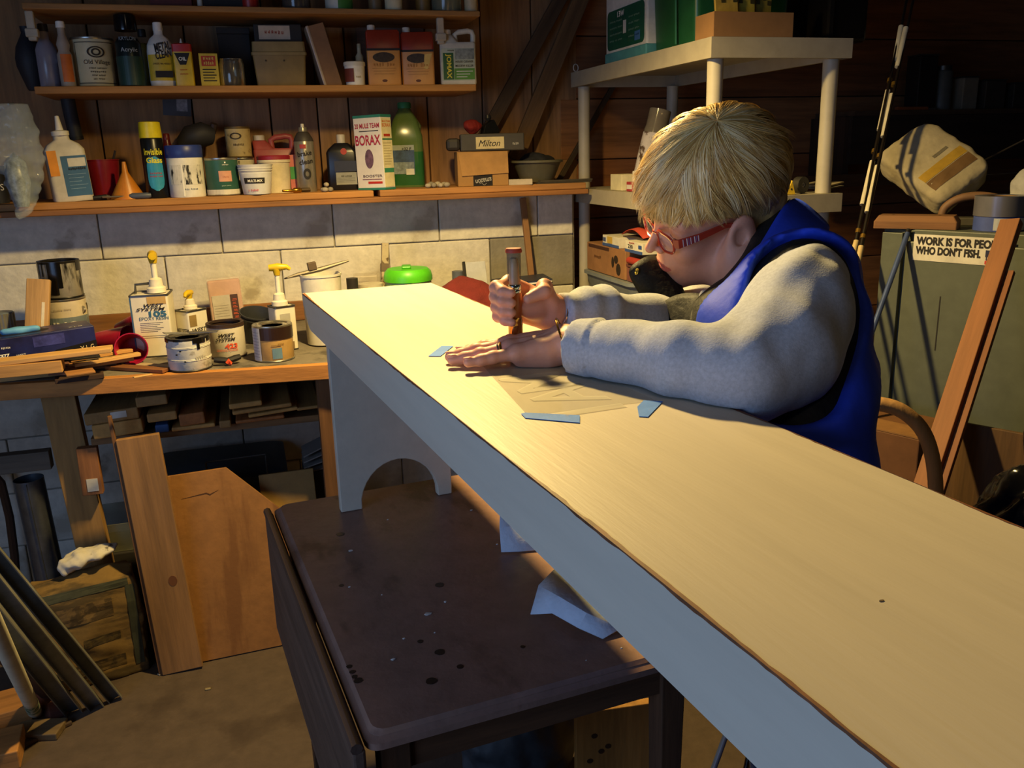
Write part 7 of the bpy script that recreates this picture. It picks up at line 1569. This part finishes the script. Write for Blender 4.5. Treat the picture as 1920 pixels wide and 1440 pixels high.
# ---- blue vest
w0 = C(1450, 1010, 1.14); w1 = C(1440, 800, 1.155); w2 = C(1436, 650, 1.22); w3 = C(1470, 550, 1.31)
TP = [local(p) for p in (w0, w1, w2, w3)]
SQ = np.array([1, .72, 1], FL)
def torso(P, g=0.):
    Q = P * SQ; d = chain(Q, [t * SQ for t in TP], [.096 + g, .086 + g, .092 + g, .058 + g], .06)
    sh = cap(P, LPl[6] + np.array([.012, .03, -.005]), RPl[4] + np.array([.05, -.03, -.005]), .058 + g, .055 + g)
    d = smin(d, sh, .04)
    return smin(d, cap(P, local(C(1508, 540, 1.25)), local(C(1505, 680, 1.21)), .066 + g, .084 + g), .04)
UB = [local(C(1508, 535, 1.25)), local(C(1505, 680, 1.21))]
arm_l0 = LPl[6]; arm_l1 = LPl[3]
def vest_sdf(P):
    d = torso(P, .012)
    z_ = P[..., 2]
    d = d + .0045 * vnoise(P * np.array([1, 1, .55], FL), 34, 141, 3) + .003 * np.sin(z_ * 70 + 1.5 * vnoise(P, 12, 142, 1)) * 1.0
    hole = cap(P, LPl[6] + np.array([.005, .0, .0]), LPl[4] + np.array([.0, -.03, .0]), .078, .080)
    d = smax(d, -hole, .012)
    hole2 = cap(P, RPl[4], RPl[2], .08, .07); d = smax(d, -hole2, .012)
    hd = cap(P, local(C(1378, 540, 1.29)), local(C(1330, 400, 1.38)), .088, .10); d = smax(d, -hd, .012)
    d = smax(d, -cap(P, local(C(1285, 605, 1.25)), local(C(1365, 545, 1.27)), .068, .085), .012)
    return d * .8
BLUE = M('3450dc', .6, var=.12, scale=10, bump=.15, bscale=90, spec=.15); BLKQ = M('1c1d1e', .6, var=.1, bump=.6, bscale=70, spec=.25)
lo = np.minimum(TP[0], TP[3]) - np.array([.25, .30, .14]); hi = np.maximum(TP[0], TP[3]) + np.array([.26, .42, .14])
V, Fc = surface(vest_sdf, lo, hi, .0065)
vest = mk_np('vest', V, Fc, BLUE, person, label='bright blue padded vest with black lining')
def inner(P):
    d = torso(P, .001); hd = cap(P, local(C(1405, 500, 1.345)), local(C(1330, 400, 1.38)), .066, .085); return smax(d, -hd, .012) * .8
V, Fc = surface(inner, lo, hi, .009)
mk_np('lining', V, Fc, BLKQ, vest, label='black quilted lining')
# armhole binding
# collar pieces as padded sheets
def sheet(name, rows, mat, th, parent, sub=2, label=None):
    P = [[(C(*q) - PO) for q in row] for row in rows]
    return mk(name, patch(P), mat, parent, smooth=80, solid=th, sub=sub, label=label)
sheet('collar', [[(1489, 370, 1.40), (1467, 387, 1.33), (1441, 438, 1.28), (1412, 487, 1.25), (1383, 512, 1.235), (1351, 561, 1.215), (1292, 618, 1.20)],
                 [(1517, 392, 1.40), (1502, 412, 1.305), (1472, 462, 1.24), (1434, 514, 1.208), (1396, 548, 1.192), (1360, 588, 1.182), (1306, 637, 1.185)],
                 [(1560, 430, 1.38), (1545, 442, 1.28), (1508, 482, 1.20), (1458, 542, 1.17), (1412, 582, 1.16), (1372, 614, 1.16), (1320, 664, 1.17)]], BLUE, .009, vest, label='turned-up blue collar')
sheet('collar_lining', [[(1464, 396, 1.41), (1441, 408, 1.36), (1420, 432, 1.325), (1402, 476, 1.30), (1380, 505, 1.285), (1341, 547, 1.255), (1300, 578, 1.24)],
                        [(1480, 380, 1.41), (1456, 398, 1.35), (1430, 436, 1.305), (1404, 483, 1.275), (1378, 509, 1.26), (1346, 555, 1.238), (1296, 598, 1.225)],
                        [(1489, 374, 1.405), (1467, 392, 1.338), (1441, 443, 1.288), (1412, 492, 1.258), (1383, 518, 1.243), (1351, 566, 1.223), (1292, 624, 1.208)]], BLKQ, .010, vest)
sheet('collar_flap', [[(1175, 507, 1.415), (1196, 540, 1.41), (1216, 572, 1.40), (1240, 612, 1.385)],
                      [(1195, 492, 1.405), (1222, 530, 1.39), (1242, 575, 1.375), (1262, 615, 1.36)],
                      [(1218, 479, 1.415), (1248, 520, 1.40), (1266, 570, 1.375), (1282, 618, 1.345)],
                      [(1236, 486, 1.435), (1272, 528, 1.42), (1288, 574, 1.385), (1300, 622, 1.34)]], BLKQ, .011, vest, label='black quilted collar flap with a brass snap')
sheet('front_placket', [[(1236, 575, 1.36), (1238, 600, 1.35), (1242, 645, 1.34)], [(1272, 552, 1.335), (1276, 595, 1.31), (1278, 645, 1.30)], [(1312, 552, 1.295), (1308, 595, 1.265), (1304, 645, 1.255)], [(1340, 560, 1.255), (1328, 600, 1.23), (1310, 645, 1.225)]], BLKQ, .011, vest)
sheet('front_edge', [[(1205, 562, 1.435), (1208, 600, 1.42), (1212, 650, 1.41)], [(1232, 570, 1.41), (1238, 605, 1.385), (1245, 650, 1.375)]], BLUE, .010, vest)
sn = C(1194, 509, 1.398) - PO
mk('snap', lathe([(.0012, .001), (.003, .002), (.0055, .001), (.0058, 0), (0, 0)], 16), M('a89a50', .25, .8, 0), vest, smooth=True).matrix_basis = frame(sn, (0, 1, 0), (C(1195, 512, 1.0) - C(1195, 512, 1.3)))
sheet('shirt_collar', [[(1312, 538, 1.285), (1338, 548, 1.265)], [(1308, 580, 1.275), (1338, 584, 1.255)]], M('d8d4cc', .8), .004, person)
# ---- bracelets, rings
def ring_at(o, x, r, th, mat, parent, sy=1., name='bracelet', sz=1.):
    fr_ = frame(o - PO, x, (0, 0, 1)); return mk(name, tube([fr_ @ Vector((0, r * sy * math.cos(a), r * sz * math.sin(a))) for a in np.linspace(0, 2 * math.pi, 36, endpoint=False)], th, 8, closed=True), mat, parent, smooth=True)
GOLD = M('c0983e', .18, .95, 0); SILV = M('c9c6c0', .15, .95, 0)
lx = (Tl - Wl).normalized()
ring_at(Wl + lx * .010 + Vector((0, 0, .0045)), (lx + Vector((0, 0, -.25))), .0335, .0014, GOLD, person, name='bangle', sz=.95)
mk('bangle_charm', lathe([(0, -.004), (.0035, -.002), (.004, .001), (0, .004)], 10), M('3a3028', .3, .5), person, smooth=True).location = C(1064, 687, 1.162) - PO
rv = (BXg - Wr).normalized()
ring_at(Wr + rv * .002, rv, .0245, .0017, SILV, person, name='bangle', sz=1.02); ring_at(Wr - rv * .006, rv, .0245, .0013, GOLD, person, name='bangle')
rf = LH @ Vector(np.array([.100, -.0108, .0045]) * KS); rdir = (LH.to_3x3() @ Vector((1, -.08, -.04)))
ring_at(rf, rdir, .0108 * KS, .0016, GOLD, person, name='wedding_ring'); ring_at(rf + rdir.normalized() * .004, rdir, .0107 * KS, .0011, SILV, person, name='wedding_ring')
# ---- trousers and shoes (hidden behind the bench)
pel = TP[0]; DEN = M('1f2a44', .85, var=.15, scale=30, bump=.3, bscale=200)
hipL = pel + np.array([.05, -.08, -.08]); hipR = pel + np.array([.05, .08, -.08])
zf = -PO.z
legs = [[hipL, np.array([hipL[0] + .09, hipL[1] - .01, .46]), np.array([hipL[0] + .12, hipL[1] - .02, .09])], [hipR, np.array([hipR[0] + .09, hipR[1] + .01, .46]), np.array([hipR[0] + .12, hipR[1] + .02, .09])]]
def trouser(P):
    Q = P * SQ; d = cap(Q, (pel + np.array([.01, 0, 0])) * SQ, (pel + np.array([.05, 0, -.10])) * SQ, .095, .10)
    for lg in legs: d = smin(d, chain(P, lg, [.088, .068, .056], .04), .03)
    return (d + .004 * vnoise(P, 30, 151)) * .85
lo = np.array([pel[0] - .2, pel[1] - .28, .06]); hi = np.array([pel[0] + .32, pel[1] + .28, pel[2] + .15])
V, Fc = surface(trouser, lo, hi, .012); mk_np('trousers', V, Fc, DEN, person)
for lg in legs:
    a = lg[2]; V, Fc = surface(lambda P: np.maximum(smin(cap(P, (a[0] + .03, a[1], .045), (a[0] - .14, a[1], .03), .045, .036), cap(P, (a[0], a[1], .05), (a[0], a[1], .12), .05), .03), .001 - P[..., 2]), (a[0] - .2, a[1] - .07, -.01), (a[0] + .1, a[1] + .07, .18), .008); mk_np('shoe', V, Fc, M('3a3836', .6), person)
# ================================================================== things on the cream bench and table
# stencil brush
br_ = thing('stencil_brush', 'upright stencil brush with gold ferrule and orange handle held in the fist', 'brush', (BX.x, BX.y, BT + .0008))
def bz_(py): return PY(972, py, BX.y).z - BT
mk('bristles', lathe([(0, 0), (.0085, 0), (.009, .012), (.0095, .03), (0, .03)], 20), M('3a2c22', .8, bump=.5), br_, smooth=True)
zf0 = .026; zf1 = bz_(595)
mk('ferrule', lathe([(.0098, zf0), (.0102, zf0 + .002), (.0102, zf1 - .012), (.0106, zf1 - .010), (.0100, zf1 - .008), (.0106, zf1 - .006), (.0098, zf1), (0, zf1)], 24), M('c49a5a', .15, .95, 0), br_, smooth=True, label='shiny gold ferrule')
zh = bz_(543)
mk('handle', lathe([(.0090, zf1), (.0098, zf1 + .01), (.0098, zh - .006), (.0085, zh), (0, zh)], 20), M('b0622e', .3), br_, smooth=True, label='orange wooden handle')
mk('silver_ferrule', lathe([(.0086, zh - .006), (.0096, zh - .004), (.0096, zh - .001), (.009, zh), (.0096, zh + .001), (.0096, zh + .005), (.0086, zh + .007), (0, zh + .007)], 20), M('9ab0b4', .15, .95, 0), br_, smooth=True)
zt1 = bz_(487); zt2 = bz_(470)
mk('shaft', lathe([(.0075, zh + .007), (.0068, zh + .03), (.0058, zt1), (.004, zt1 + .002), (0, zt1 + .002)], 16), M('a08868', .4), br_, smooth=True)
t = mk('grey_sleeve', lathe([(.0088, zh + .010), (.0098, zh + .02), (.0100, zt2 - .004), (0, zt2 - .004)], 20), M('5f5a54', .6, alpha=.55), br_, smooth=True); t.location = tuple(-camdir * .010)[:2] + (0,)
t = mk('red_end', lathe([(0, zt2 - .004), (.0115, zt2 - .004), (.0118, zt2 - .001), (.0105, zt2 + .002), (0, zt2 + .002)], 20), M('b0452e', .6), br_, smooth=True); t.location = tuple(-camdir * .010)[:2] + (0,)
# stencil sheet with cut letters
def bl_xy(px, py, zz=BT):
    p = PZ(px, py, zz); q = (Matrix.Translation((A.x, A.y, 0)) @ Matrix.Rotation(ang, 4, 'Z')).inverted() @ p; return q.x, q.y
sx0 = bl_xy(845, 645); c1 = bl_xy(990, 780); c2 = bl_xy(1230, 752); c3 = bl_xy(1030, 670)
ste = thing('stencil_sheet', 'clear plastic lettering stencil taped to the bench top under the hand', 'stencil', (A.x, A.y, BT + .0003), ang)
mk('sheet', plate([(c1[0], c1[1]), (c2[0], c2[1]), (c3[0] + .02, c3[1]), (bl_xy(870, 648)[0], bl_xy(870, 648)[1])], 0, .0004), M('c9c4b0', .12, alpha=.22, var=0), ste)
# letters run across the bench as seen by the person, who sits at +x
lx0, ly0 = bl_xy(1085, 738)
ST = M('d9d2ba', .35, alpha=.55, var=0)
for k_, chv in enumerate('IAM'):
    V2, Fc = text_geo(chv, .085, None, .02)
    yy = ly0 + .10 + .0 - (.055 * (k_ - 6))
    yy = ly0 + .07 * (1 - k_) * -1
    mk('cut_letter', ([(lx0 - .02 - b, yy + a, .0006) for a, b in V2], Fc), ST, ste)
TAPE = SPOTTED('4483e6', '6a7ab0', .64, 60, .7)
def tape(px_poly, label):
    pts = [PZ(x, y, BT + .0008) for x, y in px_poly]; c = sum(pts, Vector()) / len(pts); t = mk('painters_tape', plate([(p.x - c.x, p.y - c.y) for p in pts], 0, .0004), TAPE); t.location = (c.x, c.y, BT + .0008); tag(t, label, 'tape', 'blue tape pieces on the bench'); return t
tape([(803, 668), (826, 668), (850, 649), (828, 649)], 'blue tape piece at the far corner of the stencil, by the fingertips')
tape([(977, 776), (985, 784), (1087, 793), (1087, 779), (985, 774)], 'long strip of blue tape along the near edge of the stencil')
tape([(1195, 763), (1207, 751), (1243, 753), (1215, 782), (1198, 781)], 'blue tape piece with brown smears at the right of the stencil')
# paper towels on the dark table
PT = M('c9d0dc', .9, var=.05, bump=.35, bscale=120)
def towel(name, rows, label, nz):
    P = []
    for row in rows: P.append([PZ(x, y, TT + .003 + h_) for x, y, h_ in row])
    c = sum((p for r in P for p in r), Vector()) / sum(len(r) for r in P); t = mk(name, patch([[p - Vector((c.x, c.y, TT)) for p in r] for r in P]), PT, smooth=25, solid=.0018, sub=0); t.location = (c.x, c.y, TT); return tag(t, label, 'paper towel', 'paper towels on the table')
towel('paper_towel', [[(938, 952, .075), (965, 945, .065), (1000, 955, .05)], [(937, 990, .04), (968, 985, .03), (1010, 985, .03)], [(940, 1035, .001), (975, 1034, .001), (1025, 1030, .001)]], 'folded paper towel standing under the bench, farther of two', 0)
towel('paper_towel', [[(1045, 1062, .03), (1080, 1085, .03), (1130, 1110, .02), (1180, 1150, .01)], [(1010, 1098, .022), (1050, 1120, .034), (1100, 1150, .026), (1165, 1178, .008)], [(995, 1152, .001), (1035, 1150, .012), (1085, 1178, .010), (1130, 1198, .001)]], 'crumpled paper towel on the table under the bench, nearer of two', 0)
nx, ny = bl_xy(1653, 1127)
mk('nick', plate([(nx + .0020 * math.cos(a), ny + .0010 * math.sin(a)) for a in np.linspace(0, 5.6, 8)], BH + .0001, BH + .0005), M('5a4630', .7, var=0), bench)
